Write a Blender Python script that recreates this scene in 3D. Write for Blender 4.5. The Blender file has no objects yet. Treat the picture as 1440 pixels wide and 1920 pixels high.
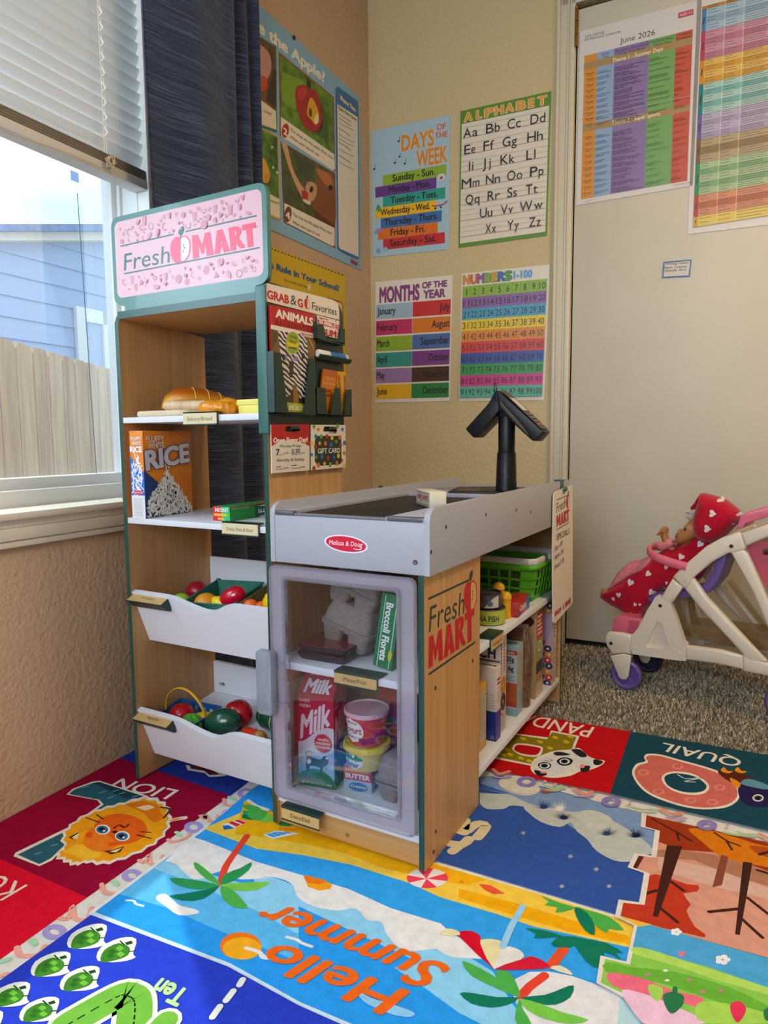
import bpy, bmesh, math, random
from mathutils import Vector, Matrix, geometry
from math import sin, cos, pi, radians
random.seed(7)
SC = bpy.context.scene
COL = SC.collection
V = Vector

# ------------------------------------------------------------------ camera
YAW, PIT, ROL, FPX = -0.50941, 0.1036, -0.00841, 1284.79
CAM = V((1.15504, -0.96588, 0.71605))
_f = V((cos(PIT)*sin(YAW), cos(PIT)*cos(YAW), -sin(PIT)))
_r0 = V((cos(YAW), -sin(YAW), 0)); _u0 = _r0.cross(_f)
_r = cos(ROL)*_r0 + sin(ROL)*_u0; _u = -sin(ROL)*_r0 + cos(ROL)*_u0
cd = bpy.data.cameras.new('camera'); cam = bpy.data.objects.new('camera', cd); COL.objects.link(cam)
cd.sensor_fit = 'VERTICAL'; cd.sensor_height = 36; cd.sensor_width = 27; cd.lens = FPX*36/1920
cd.clip_start = .02; cd.clip_end = 200
cam.matrix_world = Matrix(((_r.x, _u.x, -_f.x, CAM.x), (_r.y, _u.y, -_f.y, CAM.y), (_r.z, _u.z, -_f.z, CAM.z), (0, 0, 0, 1)))
SC.camera = cam

def on(px, py, P, n):
    """the point of the plane (P, n) that the photograph shows at (px, py)"""
    d = _f + _r*((px-720)/FPX) - _u*((py-960)/FPX)
    return CAM + d*((V(P)-CAM).dot(V(n))/d.dot(V(n)))

# ------------------------------------------------------------------ colour management, world, lights
SC.view_settings.view_transform = 'Standard'; SC.view_settings.look = 'None'
SC.view_settings.gamma = 1; SC.view_settings.exposure = 0.80
SC.view_settings.use_curve_mapping = False
SC.cycles.max_bounces = 7; SC.cycles.diffuse_bounces = 4; SC.cycles.glossy_bounces = 3
SC.cycles.transmission_bounces = 6; SC.cycles.transparent_max_bounces = 16
SC.cycles.caustics_reflective = False; SC.cycles.caustics_refractive = False
SC.cycles.sample_clamp_indirect = 4
SC.cycles.use_denoising = True

SKY_STRENGTH = 1.25
CEIL_W, CEIL_COL = 13.2, (1.0, .73, .45)
WIN1_W, WIN1_COL = 30, (.72, .86, 1.0)
WIN2_W, WIN2_COL = 33, (.74, .86, 1.0)
SUN_W = 2.6

# room frame: corner of the left (window) wall and the back wall
K = V((-0.19697, 1.36495, 0))
PHI, PH2 = 0.08158, 0.05905
EX = V((cos(PHI), sin(PHI), 0)); NB = V((sin(PHI), -cos(PHI), 0))       # along the back wall / its inward normal
LY = V((sin(PH2), -cos(PH2), 0)); NL = V((cos(PH2), sin(PH2), 0))       # along the left wall towards us / its inward normal
ZZ = V((0, 0, 1))
def LWP(d, z, off=0): return K + LY*d + NL*off + ZZ*z
def BWP(d, z, off=0): return K + EX*d + NB*off + ZZ*z

w = bpy.data.worlds.new('sky'); SC.world = w; w.use_nodes = True
nt = w.node_tree; nt.nodes.clear()
wo = nt.nodes.new('ShaderNodeOutputWorld'); bg = nt.nodes.new('ShaderNodeBackground')
tc = nt.nodes.new('ShaderNodeTexCoord'); ns = nt.nodes.new('ShaderNodeTexNoise'); cr = nt.nodes.new('ShaderNodeValToRGB')
mp = nt.nodes.new('ShaderNodeMapping'); mp.inputs['Scale'].default_value = (2, 2, 6)
ns.inputs['Scale'].default_value = 1.3; ns.inputs['Detail'].default_value = 5
cr.color_ramp.elements[0].position = .35; cr.color_ramp.elements[0].color = (.55, .80, 1, 1)
cr.color_ramp.elements[1].position = .62; cr.color_ramp.elements[1].color = (.88, .97, 1, 1)
nt.links.new(tc.outputs['Generated'], mp.inputs['Vector']); nt.links.new(mp.outputs['Vector'], ns.inputs['Vector'])
nt.links.new(ns.outputs['Fac'], cr.inputs['Fac']); nt.links.new(cr.outputs['Color'], bg.inputs['Color'])
bg.inputs['Strength'].default_value = SKY_STRENGTH
nt.links.new(bg.outputs['Background'], wo.inputs['Surface'])

def lamp(name, kind, loc, aim, energy, color, **kw):
    l = bpy.data.lights.new(name, kind); o = bpy.data.objects.new(name, l); COL.objects.link(o)
    o.location = loc; l.energy = energy; l.color = color
    for k, v in kw.items(): setattr(l, k, v)
    o.rotation_euler = (V(aim)-V(loc)).to_track_quat('-Z', 'Y').to_euler()
    return o
lamp('sun', 'SUN', (-6, 4, 9), (0, 0, 0), SUN_W, (1, .95, .86), angle=.02)
# daylight falling through the side window (stands outside, behind its glass)
p = LWP(2.55, 1.20, -.42)
lamp('window_daylight', 'AREA', p, p+NL*1.0-ZZ*.65-LY*.1, WIN1_W, WIN1_COL, shape='RECTANGLE', size=1.3, size_y=1.0)
# daylight through the window behind the camera
p = V((1.0, -2.85, 1.55))
lamp('rear_daylight', 'AREA', p, p+V((-.1, 1, -.25)), WIN2_W, WIN2_COL, shape='RECTANGLE', size=1.5, size_y=1.2)
# the ceiling lamp
lamp('ceiling_lamp', 'AREA', (1.75, .35, 2.30), (1.75, .35, 0), CEIL_W, CEIL_COL, shape='DISK', size=.42)

# ------------------------------------------------------------------ materials
def lin(h):
    if not isinstance(h, str): return tuple(h)+((1,) if len(h) == 3 else ())
    h = h.lstrip('#'); o = []
    for i in (0, 2, 4):
        c = int(h[i:i+2], 16)/255
        o.append(c/12.92 if c <= .04045 else ((c+.055)/1.055)**2.4)
    return tuple(o)+(1,)
_MC = {}
def M(col, r=.5, spec=.5, metal=0, coat=0, sheen=0, noise=0, nscale=40, bump=0, bscale=200, trans=0, sub=0):
    """a procedural Principled material: colour with optional noise variation and bump"""
    key = (str(col), r, spec, metal, coat, sheen, noise, nscale, bump, bscale, trans, sub)
    if key in _MC: return _MC[key]
    m = bpy.data.materials.new('surface_%d' % len(_MC)); m.use_nodes = True
    t = m.node_tree; b = t.nodes['Principled BSDF']; c = lin(col)
    b.inputs['Base Color'].default_value = c; b.inputs['Roughness'].default_value = r
    b.inputs['Specular IOR Level'].default_value = spec; b.inputs['Metallic'].default_value = metal
    b.inputs['Coat Weight'].default_value = coat; b.inputs['Sheen Weight'].default_value = sheen
    b.inputs['Transmission Weight'].default_value = trans
    if sub:
        b.inputs['Subsurface Weight'].default_value = sub; b.inputs['Subsurface Scale'].default_value = .01
    if noise or bump:
        tx = t.nodes.new('ShaderNodeTexCoord')
    if noise:
        n = t.nodes.new('ShaderNodeTexNoise'); n.inputs['Scale'].default_value = nscale; n.inputs['Detail'].default_value = 3
        t.links.new(tx.outputs['Object'], n.inputs['Vector'])
        mr = t.nodes.new('ShaderNodeMapRange'); mr.inputs[1].default_value = .3; mr.inputs[2].default_value = .7
        mr.inputs[3].default_value = 1-noise; mr.inputs[4].default_value = 1+noise
        t.links.new(n.outputs['Fac'], mr.inputs[0])
        mx = t.nodes.new('ShaderNodeVectorMath'); mx.operation = 'SCALE'; mx.inputs[0].default_value = c[:3]
        t.links.new(mr.outputs[0], mx.inputs['Scale']); t.links.new(mx.outputs[0], b.inputs['Base Color'])
    if bump:
        n = t.nodes.new('ShaderNodeTexNoise'); n.inputs['Scale'].default_value = bscale; n.inputs['Detail'].default_value = 2
        t.links.new(tx.outputs['Object'], n.inputs['Vector'])
        bp = t.nodes.new('ShaderNodeBump'); bp.inputs['Strength'].default_value = bump; bp.inputs['Distance'].default_value = .002
        t.links.new(n.outputs['Fac'], bp.inputs['Height']); t.links.new(bp.outputs['Normal'], b.inputs['Normal'])
    _MC[key] = m
    return m

def wood(c1, c2, scale=(60, 60, 1.6), r=.42, key='w'):
    k = ('wood', c1, c2, scale, r)
    if k in _MC: return _MC[k]
    m = bpy.data.materials.new('wood_%d' % len(_MC)); m.use_nodes = True
    t = m.node_tree; b = t.nodes['Principled BSDF']; b.inputs['Roughness'].default_value = r
    tx = t.nodes.new('ShaderNodeTexCoord'); mpg = t.nodes.new('ShaderNodeMapping'); mpg.inputs['Scale'].default_value = scale
    n = t.nodes.new('ShaderNodeTexNoise'); n.inputs['Scale'].default_value = 1; n.inputs['Detail'].default_value = 4; n.inputs['Distortion'].default_value = .4
    mp2 = t.nodes.new('ShaderNodeMapping'); mp2.inputs['Scale'].default_value = tuple(s*4 for s in scale)
    n2 = t.nodes.new('ShaderNodeTexNoise'); n2.inputs['Scale'].default_value = 1; n2.inputs['Detail'].default_value = 2
    ad = t.nodes.new('ShaderNodeMath'); ad.operation = 'MULTIPLY_ADD'; ad.inputs[1].default_value = .35
    rp = t.nodes.new('ShaderNodeValToRGB'); rp.color_ramp.elements[0].position = .45; rp.color_ramp.elements[1].position = .85
    rp.color_ramp.elements[0].color = lin(c1); rp.color_ramp.elements[1].color = lin(c2)
    L = t.links.new
    L(tx.outputs['Object'], mpg.inputs['Vector']); L(mpg.outputs['Vector'], n.inputs['Vector'])
    L(tx.outputs['Object'], mp2.inputs['Vector']); L(mp2.outputs['Vector'], n2.inputs['Vector'])
    L(n2.outputs['Fac'], ad.inputs[0]); L(n.outputs['Fac'], ad.inputs[2]); L(ad.outputs[0], rp.inputs['Fac']); L(rp.outputs['Color'], b.inputs['Base Color'])
    _MC[k] = m
    return m

def clear(tint=(1, 1, 1), gloss=.1, rough=.02, milk=0, milkcol='#C9C9DD', key='pane'):
    """thin clear plastic or glass: mostly see-through, a fresnel reflection, optional milky haze"""
    k = ('clear', tint, gloss, rough, milk, milkcol)
    if k in _MC: return _MC[k]
    m = bpy.data.materials.new('clear_%d' % len(_MC)); m.use_nodes = True
    t = m.node_tree; t.nodes.clear(); L = t.links.new
    out = t.nodes.new('ShaderNodeOutputMaterial'); tr = t.nodes.new('ShaderNodeBsdfTransparent'); gl = t.nodes.new('ShaderNodeBsdfGlossy')
    tr.inputs['Color'].default_value = lin(tint); gl.inputs['Roughness'].default_value = rough
    fr = t.nodes.new('ShaderNodeLayerWeight'); fr.inputs['Blend'].default_value = .35
    mr = t.nodes.new('ShaderNodeMapRange'); mr.inputs[3].default_value = gloss*.5; mr.inputs[4].default_value = min(1, gloss*5)
    L(fr.outputs['Fresnel'], mr.inputs[0])
    mx = t.nodes.new('ShaderNodeMixShader'); L(mr.outputs[0], mx.inputs[0])
    base = tr.outputs[0]
    if milk:
        df = t.nodes.new('ShaderNodeBsdfDiffuse'); df.inputs['Color'].default_value = lin(milkcol)
        tl = t.nodes.new('ShaderNodeBsdfTranslucent'); tl.inputs['Color'].default_value = lin(milkcol)
        m3 = t.nodes.new('ShaderNodeMixShader'); m3.inputs[0].default_value = .5
        L(df.outputs[0], m3.inputs[1]); L(tl.outputs[0], m3.inputs[2])
        m2 = t.nodes.new('ShaderNodeMixShader'); m2.inputs[0].default_value = milk
        L(tr.outputs[0], m2.inputs[1]); L(m3.outputs[0], m2.inputs[2]); base = m2.outputs[0]
    L(base, mx.inputs[1]); L(gl.outputs[0], mx.inputs[2]); L(mx.outputs[0], out.inputs['Surface'])
    _MC[k] = m
    return m

# ------------------------------------------------------------------ mesh builder
def fr(o, u, v):  # frame: origin + two axes -> 4x4 with z = u x v
    u = V(u).normalized(); v = V(v); n = u.cross(v).normalized(); v = n.cross(u)
    return Matrix(((u.x, v.x, n.x, o[0]), (u.y, v.y, n.y, o[1]), (u.z, v.z, n.z, o[2]), (0, 0, 0, 1)))
I4 = Matrix.Identity(4)
def T(x, y, z): return Matrix.Translation((x, y, z))
def RZ(a): return Matrix.Rotation(a, 4, 'Z')
def RX(a): return Matrix.Rotation(a, 4, 'X')
def RY(a): return Matrix.Rotation(a, 4, 'Y')

_TX = {}
def glyphs(s, bold):
    k = (s, bold)
    if k not in _TX:
        cu = bpy.data.curves.new('lettering', 'FONT'); cu.body = s; cu.size = 1; cu.offset = bold; cu.resolution_u = 3 if len(s) < 14 else 2
        cu.fill_mode = 'FRONT'
        ob = bpy.data.objects.new('lettering', cu); COL.objects.link(ob)
        dg = bpy.context.evaluated_depsgraph_get()
        me = bpy.data.meshes.new_from_object(ob.evaluated_get(dg))
        vs = [(v.co.x, v.co.y) for v in me.vertices]; fs = [tuple(p.vertices) for p in me.polygons]
        bpy.data.meshes.remove(me); bpy.data.objects.remove(ob); bpy.data.curves.remove(cu)
        _TX[k] = (vs, fs)
    return _TX[k]

def spl(pts, n=5, closed=True):
    """Catmull-Rom through the points"""
    o = []; N = len(pts)
    for i in range(N if closed else N-1):
        if closed: a, b, c, d = (pts[(i+j-1) % N] for j in range(4))
        else: a, b, c, d = pts[max(i-1, 0)], pts[i], pts[i+1], pts[min(i+2, N-1)]
        for k in range(n):
            t = k/n
            o.append(tuple(.5*(2*b[j]+(c[j]-a[j])*t+(2*a[j]-5*b[j]+4*c[j]-d[j])*t*t+(3*b[j]-a[j]-3*c[j]+d[j])*t**3) for j in range(len(b))))
    if not closed: o.append(tuple(pts[-1]))
    return o
def ell(cx, cy, rx, ry=None, rot=0, n=20, a0=0, a1=2*pi):
    ry = rx if ry is None else ry; full = abs(a1-a0-2*pi) < 1e-6
    o = []
    for i in range(n if full else n+1):
        a = a0+(a1-a0)*i/n; x, y = rx*cos(a), ry*sin(a)
        o.append((cx+x*cos(rot)-y*sin(rot), cy+x*sin(rot)+y*cos(rot)))
    return o
def rrect(x0, y0, x1, y1, r, n=4):
    o = []
    for cx, cy, a in ((x1-r, y1-r, 0), (x0+r, y1-r, pi/2), (x0+r, y0+r, pi), (x1-r, y0+r, 1.5*pi)):
        for i in range(n+1): o.append((cx+r*cos(a+i*pi/2/n), cy+r*sin(a+i*pi/2/n)))
    return o
def star(cx, cy, r, r2=.42, n=5, rot=pi/2, sy=1):
    return [(cx+(r if i % 2 == 0 else r*r2)*cos(rot+i*pi/n), cy+sy*(r if i % 2 == 0 else r*r2)*sin(rot+i*pi/n)) for i in range(2*n)]

class Art:
    """flat printing on a face: fn maps drawing coordinates to 3D; every call lies a hair above the last"""
    def __init__(s, mb, fn, n, eps=3e-5, k=1, rough=.5):
        s.mb, s.fn, s.n, s.eps, s.k, s.auto, s.r = mb, fn, V(n).normalized(), eps, k, 1, rough
    def _lift(s, p): return p+s.n*(s.eps*s.k)
    def _emit(s, P3, faces, col):
        m = col if not isinstance(col, (str, tuple)) else M(col, s.r)
        s.mb.add([s._lift(p) for p in P3], faces, m); s.k += s.auto
    def poly(s, pts, col, holes=()):
        loops = [list(pts)]+[list(h) for h in holes]; flat = [p for l in loops for p in l]
        tri = geometry.tessellate_polygon([[V((p[0], p[1], 0)) for p in l] for l in loops])
        s._emit([s.fn(*p[:2]) for p in flat], tri, col)
    def rect(s, x0, y0, x1, y1, col): s.poly([(x0, y0), (x1, y0), (x1, y1), (x0, y1)], col)
    def ell(s, cx, cy, rx, ry=None, col='#000000', rot=0, n=20): s.poly(ell(cx, cy, rx, ry, rot, n), col)
    def stroke(s, pts, w, col, closed=False, cap=True):
        """a line of real width w (metres)"""
        P = [s.fn(*p[:2]) for p in pts]; N = len(P); vs = []; fs = []
        if closed: P = P+[P[0]]; N += 1
        dirs = []
        for i in range(N):
            a, b = P[max(i-1, 0)], P[min(i+1, N-1)]
            if closed and i in (0, N-1): a, b = P[N-2], P[1]
            d = b-a
            if d.length < 1e-9: d = V((1, 0, 0))
            dirs.append(s.n.cross(d.normalized())*(w/2))
        for p, d in zip(P, dirs): vs += [p+d, p-d]
        for i in range(N-1): fs.append((2*i, 2*i+1, 2*i+3, 2*i+2))
        if cap and not closed:
            for p, d, sg in ((P[0], dirs[0], 1), (P[-1], dirs[-1], -1)):
                b0 = len(vs); e = s.n.cross(d)*sg
                vs += [p+d*cos(t*pi/6)+e*sin(t*pi/6) for t in range(7)]; fs.append(tuple(range(b0, b0+7)))
        s._emit(vs, fs, col)
    def text(s, st, o, bx, ty, col, bold=0, slant=0, outline=None, ow=.03):
        """lettering: o = start of the base line, bx = its end, ty = the top of the capitals above o"""
        vs, fs = glyphs(st, 0)
        if not vs: return
        x0 = min(v[0] for v in vs); x1 = max(v[0] for v in vs); h = .73
        O, B, Y = s.fn(*o), s.fn(*bx), s.fn(*ty); U = (B-O)/max(x1-x0, 1e-6); W = (Y-O)/h
        if len(st) <= 2 and U.length > 1.6*W.length:            # keep thin letters thin
            U2 = U.normalized()*W.length*1.05; O = O+((B-O)-U2*(x1-x0))/2; U = U2
        def put(b, c):
            offs = [(0, 0)] if b < .012 else [(0, 0)]+[(b*cos(t*pi/4+.2), b*sin(t*pi/4+.2)*.8) for t in range(8 if b > .03 else 0, 16, 1 if b > .03 else 4)][:8]
            if .012 <= b <= .03: offs = [(0, 0), (b, 0), (-b, 0), (0, b*.7), (0, -b*.7)]
            P3, F = [], []; nn = s.n*min(1e-5, s.eps*.5); k0 = s.k
            for j, (dx, dy) in enumerate(offs):
                n = len(P3); P3 += [O+U*(x+dx-x0+slant*(y+dy))+W*(y+dy)+nn*j for x, y in vs]; F += [tuple(n+i for i in f) for f in fs]
            s._emit(P3, F, c); s.k = k0+max(1, len(offs)*nn.length/max(s.eps, 1e-9)+.5)
        if outline: put(bold+ow, outline)
        put(bold, col)
    def t(s, st, x, y, w, h, col, bold=0, slant=0, outline=None, ow=.03):
        s.text(st, (x, y), (x+w, y), (x, y+h), col, bold, slant, outline, ow)
    def lines(s, x0, y0, x1, y1, n, th, col, rnd=.35, words=True):
        """n rows of print too small to read"""
        for i in range(n):
            y = y0+(y1-y0)*(i+.5)/n; x = x0; e = x1-(x1-x0)*rnd*random.random()
            P3, F = [], []
            while x < e:
                ww = (x1-x0)*random.uniform(.06, .2) if words else e-x
                xe = min(x+ww, e); b = len(P3)
                P3 += [s.fn(x, y-th/2), s.fn(xe, y-th/2), s.fn(xe, y+th/2), s.fn(x, y+th/2)]; F.append((b, b+1, b+2, b+3))
                x = xe+(x1-x0)*.025
            if F: s._emit(P3, F, col); s.k -= s.auto
        s.k += s.auto

class MB:
    def __init__(s): s.v, s.f, s.m, s.mats = [], [], [], []
    def mi(s, mat):
        if mat not in s.mats: s.mats.append(mat)
        return s.mats.index(mat)
    def add(s, vs, fs, mat, X=None):
        b = len(s.v); i = s.mi(mat)
        s.v += [tuple(X @ V(v)) if X else tuple(v) for v in vs]
        for f in fs: s.f.append(tuple(b+k for k in f)); s.m.append(i)
        return s
    def bm(s, bm, mat, X=None):
        bm.verts.index_update()
        s.add([v.co.copy() for v in bm.verts], [[v.index for v in f.verts] for f in bm.faces], mat, X); bm.free(); return s
    def box(s, a, b, mat, bev=0, X=None, seg=2, taper=None):
        a, b = V(a), V(b); bm = bmesh.new(); bmesh.ops.create_cube(bm, size=1)
        for v in bm.verts:
            v.co = V([(a[i]+b[i])/2+v.co[i]*(b[i]-a[i]) for i in range(3)])
        if taper:
            for v in bm.verts:
                if v.co.z < (a.z+b.z)/2: v.co.x = (a.x+b.x)/2+(v.co.x-(a.x+b.x)/2)*taper; v.co.y = (a.y+b.y)/2+(v.co.y-(a.y+b.y)/2)*taper
        if bev: bmesh.ops.bevel(bm, geom=bm.edges[:], offset=bev, segments=seg, affect='EDGES', profile=.5)
        return s.bm(bm, mat, X)
    def prism(s, pts, h0, h1, mat, X=None, bev=0, seg=2, edge=None, holes=()):
        """2D outline (x, y) extruded from z=h0 to h1; edge = material of the sides"""
        n = len(pts); X = X or I4
        if bev:
            bm = bmesh.new(); vs = [bm.verts.new((p[0], p[1], h0)) for p in pts]; f = bm.faces.new(vs)
            r = bmesh.ops.extrude_face_region(bm, geom=[f])
            tv = [g for g in r['geom'] if isinstance(g, bmesh.types.BMVert)]
            for v in tv: v.co.z = h1
            bmesh.ops.recalc_face_normals(bm, faces=bm.faces[:])
            ee = [e for e in bm.edges if abs(e.verts[0].co.z-e.verts[1].co.z) < 1e-9]
            bmesh.ops.bevel(bm, geom=ee, offset=bev, segments=seg, affect='EDGES', profile=.5)
            return s.bm(bm, mat, X)
        loops = [list(pts)]+[list(h) for h in holes]; flat = [p for l in loops for p in l]
        tri = geometry.tessellate_polygon([[V((p[0], p[1], 0)) for p in l] for l in loops])
        N = len(flat)
        s.add([(p[0], p[1], h0) for p in flat]+[(p[0], p[1], h1) for p in flat], [t for t in tri]+[tuple(N+i for i in t) for t in tri], mat, X)
        for l in loops:
            k = len(l); s.add([(p[0], p[1], h0) for p in l]+[(p[0], p[1], h1) for p in l],
                              [(i, (i+1) % k, k+(i+1) % k, k+i) for i in range(k)], edge or mat, X)
        return s
    def lathe(s, prof, mat, X=None, n=28, cap=True, sx=1, sy=1):
        vs, fs = [], []
        for r, z in prof: vs += [(r*cos(2*pi*i/n)*sx, r*sin(2*pi*i/n)*sy, z) for i in range(n)]
        for j in range(len(prof)-1):
            for i in range(n): fs.append((j*n+i, j*n+(i+1) % n, (j+1)*n+(i+1) % n, (j+1)*n+i))
        if cap:
            if prof[0][0] > 1e-6: fs.append(tuple(range(n)))
            if prof[-1][0] > 1e-6: fs.append(tuple((len(prof)-1)*n+i for i in range(n)))
        return s.add(vs, fs, mat, X)
    def ball(s, c, r, mat, X=None, n=24, m=14, fn=None):
        rx, ry, rz = r if hasattr(r, '__len__') else (r, r, r); vs, fs = [], []
        for j in range(m+1):
            th = pi*j/m
            for i in range(n):
                a = 2*pi*i/n; d = V((sin(th)*cos(a), sin(th)*sin(a), cos(th)))
                k = fn(d) if fn else 1
                vs.append((c[0]+d.x*rx*k, c[1]+d.y*ry*k, c[2]+d.z*rz*k))
        for j in range(m):
            for i in range(n): fs.append((j*n+i, (j+1)*n+i, (j+1)*n+(i+1) % n, j*n+(i+1) % n))
        return s.add(vs, fs, mat, X)
    def tube(s, pts, r, mat, X=None, n=10, closed=False, flat=1, up=None):
        P = [V(p) for p in pts]; N = len(P); rs = r if hasattr(r, '__len__') else [r]*N; vs, fs = [], []
        up = V(up) if up else None; a = None
        for i in range(N):
            if closed: d = P[(i+1) % N]-P[i-1]
            else: d = P[min(i+1, N-1)]-P[max(i-1, 0)]
            d.normalize()
            if up is not None: a = up-d*up.dot(d)
            elif a is None: a = d.orthogonal()
            else: a = a-d*a.dot(d)
            a.normalize(); b = d.cross(a)
            vs += [P[i]+(a*cos(2*pi*k/n)+b*sin(2*pi*k/n)*flat)*rs[i] for k in range(n)]
        for i in range(N if closed else N-1):
            j = (i+1) % N
            for k in range(n): fs.append((i*n+k, i*n+(k+1) % n, j*n+(k+1) % n, j*n+k))
        if not closed: fs += [tuple(range(n)), tuple((N-1)*n+k for k in range(n))]
        return s.add(vs, fs, mat, X)
    def loft(s, rings, mat, X=None, cap=True):
        n = len(rings[0]); vs = [p for r in rings for p in r]; fs = []
        for j in range(len(rings)-1):
            for i in range(n): fs.append((j*n+i, j*n+(i+1) % n, (j+1)*n+(i+1) % n, (j+1)*n+i))
        if cap: fs += [tuple(range(n)), tuple((len(rings)-1)*n+i for i in range(n))]
        return s.add(vs, fs, mat, X)
    def art(s, o, u, v, **kw):
        """drawing surface with origin o and unit axes u, v (metres)"""
        o, u, v = V(o), V(u), V(v); return Art(s, lambda x, y: o+u*x+v*y, u.cross(v), **kw)
    def artx(s, X, **kw):
        return Art(s, lambda x, y: X @ V((x, y, 0)), X.to_3x3() @ V((0, 0, 1)), **kw)
    def artpx(s, P, n, **kw):
        """drawing surface on the plane (P, n), addressed by photograph coordinates"""
        return Art(s, lambda x, y: on(x, y, P, n), n, **kw)
    def build(s, name, parent=None, loc=None, rot=None, ang=38):
        me = bpy.data.meshes.new(name); me.from_pydata(s.v, [], s.f)
        for m in s.mats: me.materials.append(m)
        me.polygons.foreach_set('material_index', s.m); me.update()
        bm = bmesh.new(); bm.from_mesh(me); bmesh.ops.recalc_face_normals(bm, faces=bm.faces[:]); bm.to_mesh(me); bm.free()
        me.polygons.foreach_set('use_smooth', [True]*len(me.polygons)); me.set_sharp_from_angle(angle=radians(ang))
        o = bpy.data.objects.new(name, me); COL.objects.link(o)
        if parent: o.parent = parent
        if loc: o.location = loc
        if rot: o.rotation_euler = rot
        return o

def tag(o, label=None, cat=None, group=None, kind=None):
    if label: o['label'] = label
    if cat: o['category'] = cat
    if group: o['group'] = group
    if kind: o['kind'] = kind
    return o
def thing(name, label, cat, loc=(0, 0, 0), rot=(0, 0, 0), group=None):
    o = bpy.data.objects.new(name, None); COL.objects.link(o); o.location = loc; o.rotation_euler = rot; o.empty_display_size = .05
    return tag(o, label, cat, group)
def struct(name, mb, **kw): return tag(mb.build(name, **kw), kind='structure')
def homog(q):
    """(u, v) in the unit square -> photograph pixels; q = bottom-left, bottom-right, top-right, top-left"""
    (x0, y0), (x1, y1), (x2, y2), (x3, y3) = q
    dx1, dx2, sx = x1-x2, x3-x2, x0-x1+x2-x3; dy1, dy2, sy = y1-y2, y3-y2, y0-y1+y2-y3
    D = dx1*dy2-dx2*dy1; g = (sx*dy2-dx2*sy)/D; h = (dx1*sy-sx*dy1)/D
    a, b, c, d, e, f = x1-x0+g*x1, x3-x0+h*x3, x0, y1-y0+g*y1, y3-y0+h*y3, y0
    return lambda u, v: ((a*u+b*v+c)/(g*u+h*v+1), (d*u+e*v+f)/(g*u+h*v+1))
# ------------------------------------------------------------------ the room
WALL_L, WALL_B = '#C8A98A', '#CFBB8E'
XL = fr(K, LY, ZZ)      # (d, z, h): h > 0 is outside
XB = fr(K, EX, ZZ)      # (d, z, h): h > 0 is inside the room
def paint(col, key):
    """eggshell wall paint over an orange-peel texture"""
    k = ('paint', col)
    if k in _MC: return _MC[k]
    m = M(col, .62, .35); m = m.copy(); m.name = 'wall_paint_'+key; t = m.node_tree; b = t.nodes['Principled BSDF']; L = t.links.new
    tx = t.nodes.new('ShaderNodeTexCoord'); n = t.nodes.new('ShaderNodeTexNoise'); n.inputs['Scale'].default_value = 130; n.inputs['Detail'].default_value = 3; n.inputs['Roughness'].default_value = .55
    n2 = t.nodes.new('ShaderNodeTexVoronoi'); n2.inputs['Scale'].default_value = 70
    ma = t.nodes.new('ShaderNodeMath'); ma.operation = 'MULTIPLY_ADD'; ma.inputs[1].default_value = .5
    bp = t.nodes.new('ShaderNodeBump'); bp.inputs['Strength'].default_value = .55; bp.inputs['Distance'].default_value = .004
    L(tx.outputs['Object'], n.inputs['Vector']); L(tx.outputs['Object'], n2.inputs['Vector'])
    L(n2.outputs['Distance'], ma.inputs[0]); L(n.outputs['Fac'], ma.inputs[2]); L(ma.outputs[0], bp.inputs['Height']); L(bp.outputs['Normal'], b.inputs['Normal'])
    _MC[k] = m
    return m
PL, PB = paint(WALL_L, 'left'), paint(WALL_B, 'back')
WHITE = M('#E4E0D6', .42); VINYL = M('#ECEDEA', .35); TRIM = M('#D2C8B0', .4); GAP_SHADE = M('#1A1410', .8)
W0, W1, WZ0, WZ1 = 1.14, 3.0, .573, 2.02           # window opening along the left wall
mb = MB(); mb.prism([(-.14, -.03), (4.4, -.03), (4.4, 2.45), (-.14, 2.45)], 0, .15, PL, X=XL, holes=[[(W0, WZ0), (W1, WZ0), (W1, WZ1), (W0, WZ1)]])
struct('wall_left', mb)
D0, D1, DZ = .752, 1.585, 2.12
mb = MB(); mb.prism([(-.0, -.03), (D0, -.03), (D0, DZ), (D1, DZ), (D1, -.03), (3.9, -.03), (3.9, 2.45), (-.0, 2.45)], -.12, 0, PB, X=XB)
struct('wall_back', mb)
mb = MB(); mb.box((3.3, -2.75, -.03), (3.42, 1.75, 2.45), PB); struct('wall_right', mb)
mb = MB(); mb.prism([(-.6, -.03), (3.42, -.03), (3.42, 2.45), (-.6, 2.45)], 0, .12, PB, X=fr((0, -2.6, 0), (1, 0, 0), ZZ), holes=[[(.2, .8), (1.9, .8), (1.9, 2.15), (.2, 2.15)]])
struct('wall_front', mb)
mb = MB(); mb.box((-.75, -2.8, 2.42), (3.5, 1.9, 2.5), M('#D9D3C6', .8)); struct('ceiling', mb)
mb = MB(); mb.box((-.75, -2.8, -.05), (3.5, 1.9, -.014), M('#6E6250', .95, noise=.5, nscale=160, bump=.8, bscale=300)); struct('floor', mb)
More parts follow.
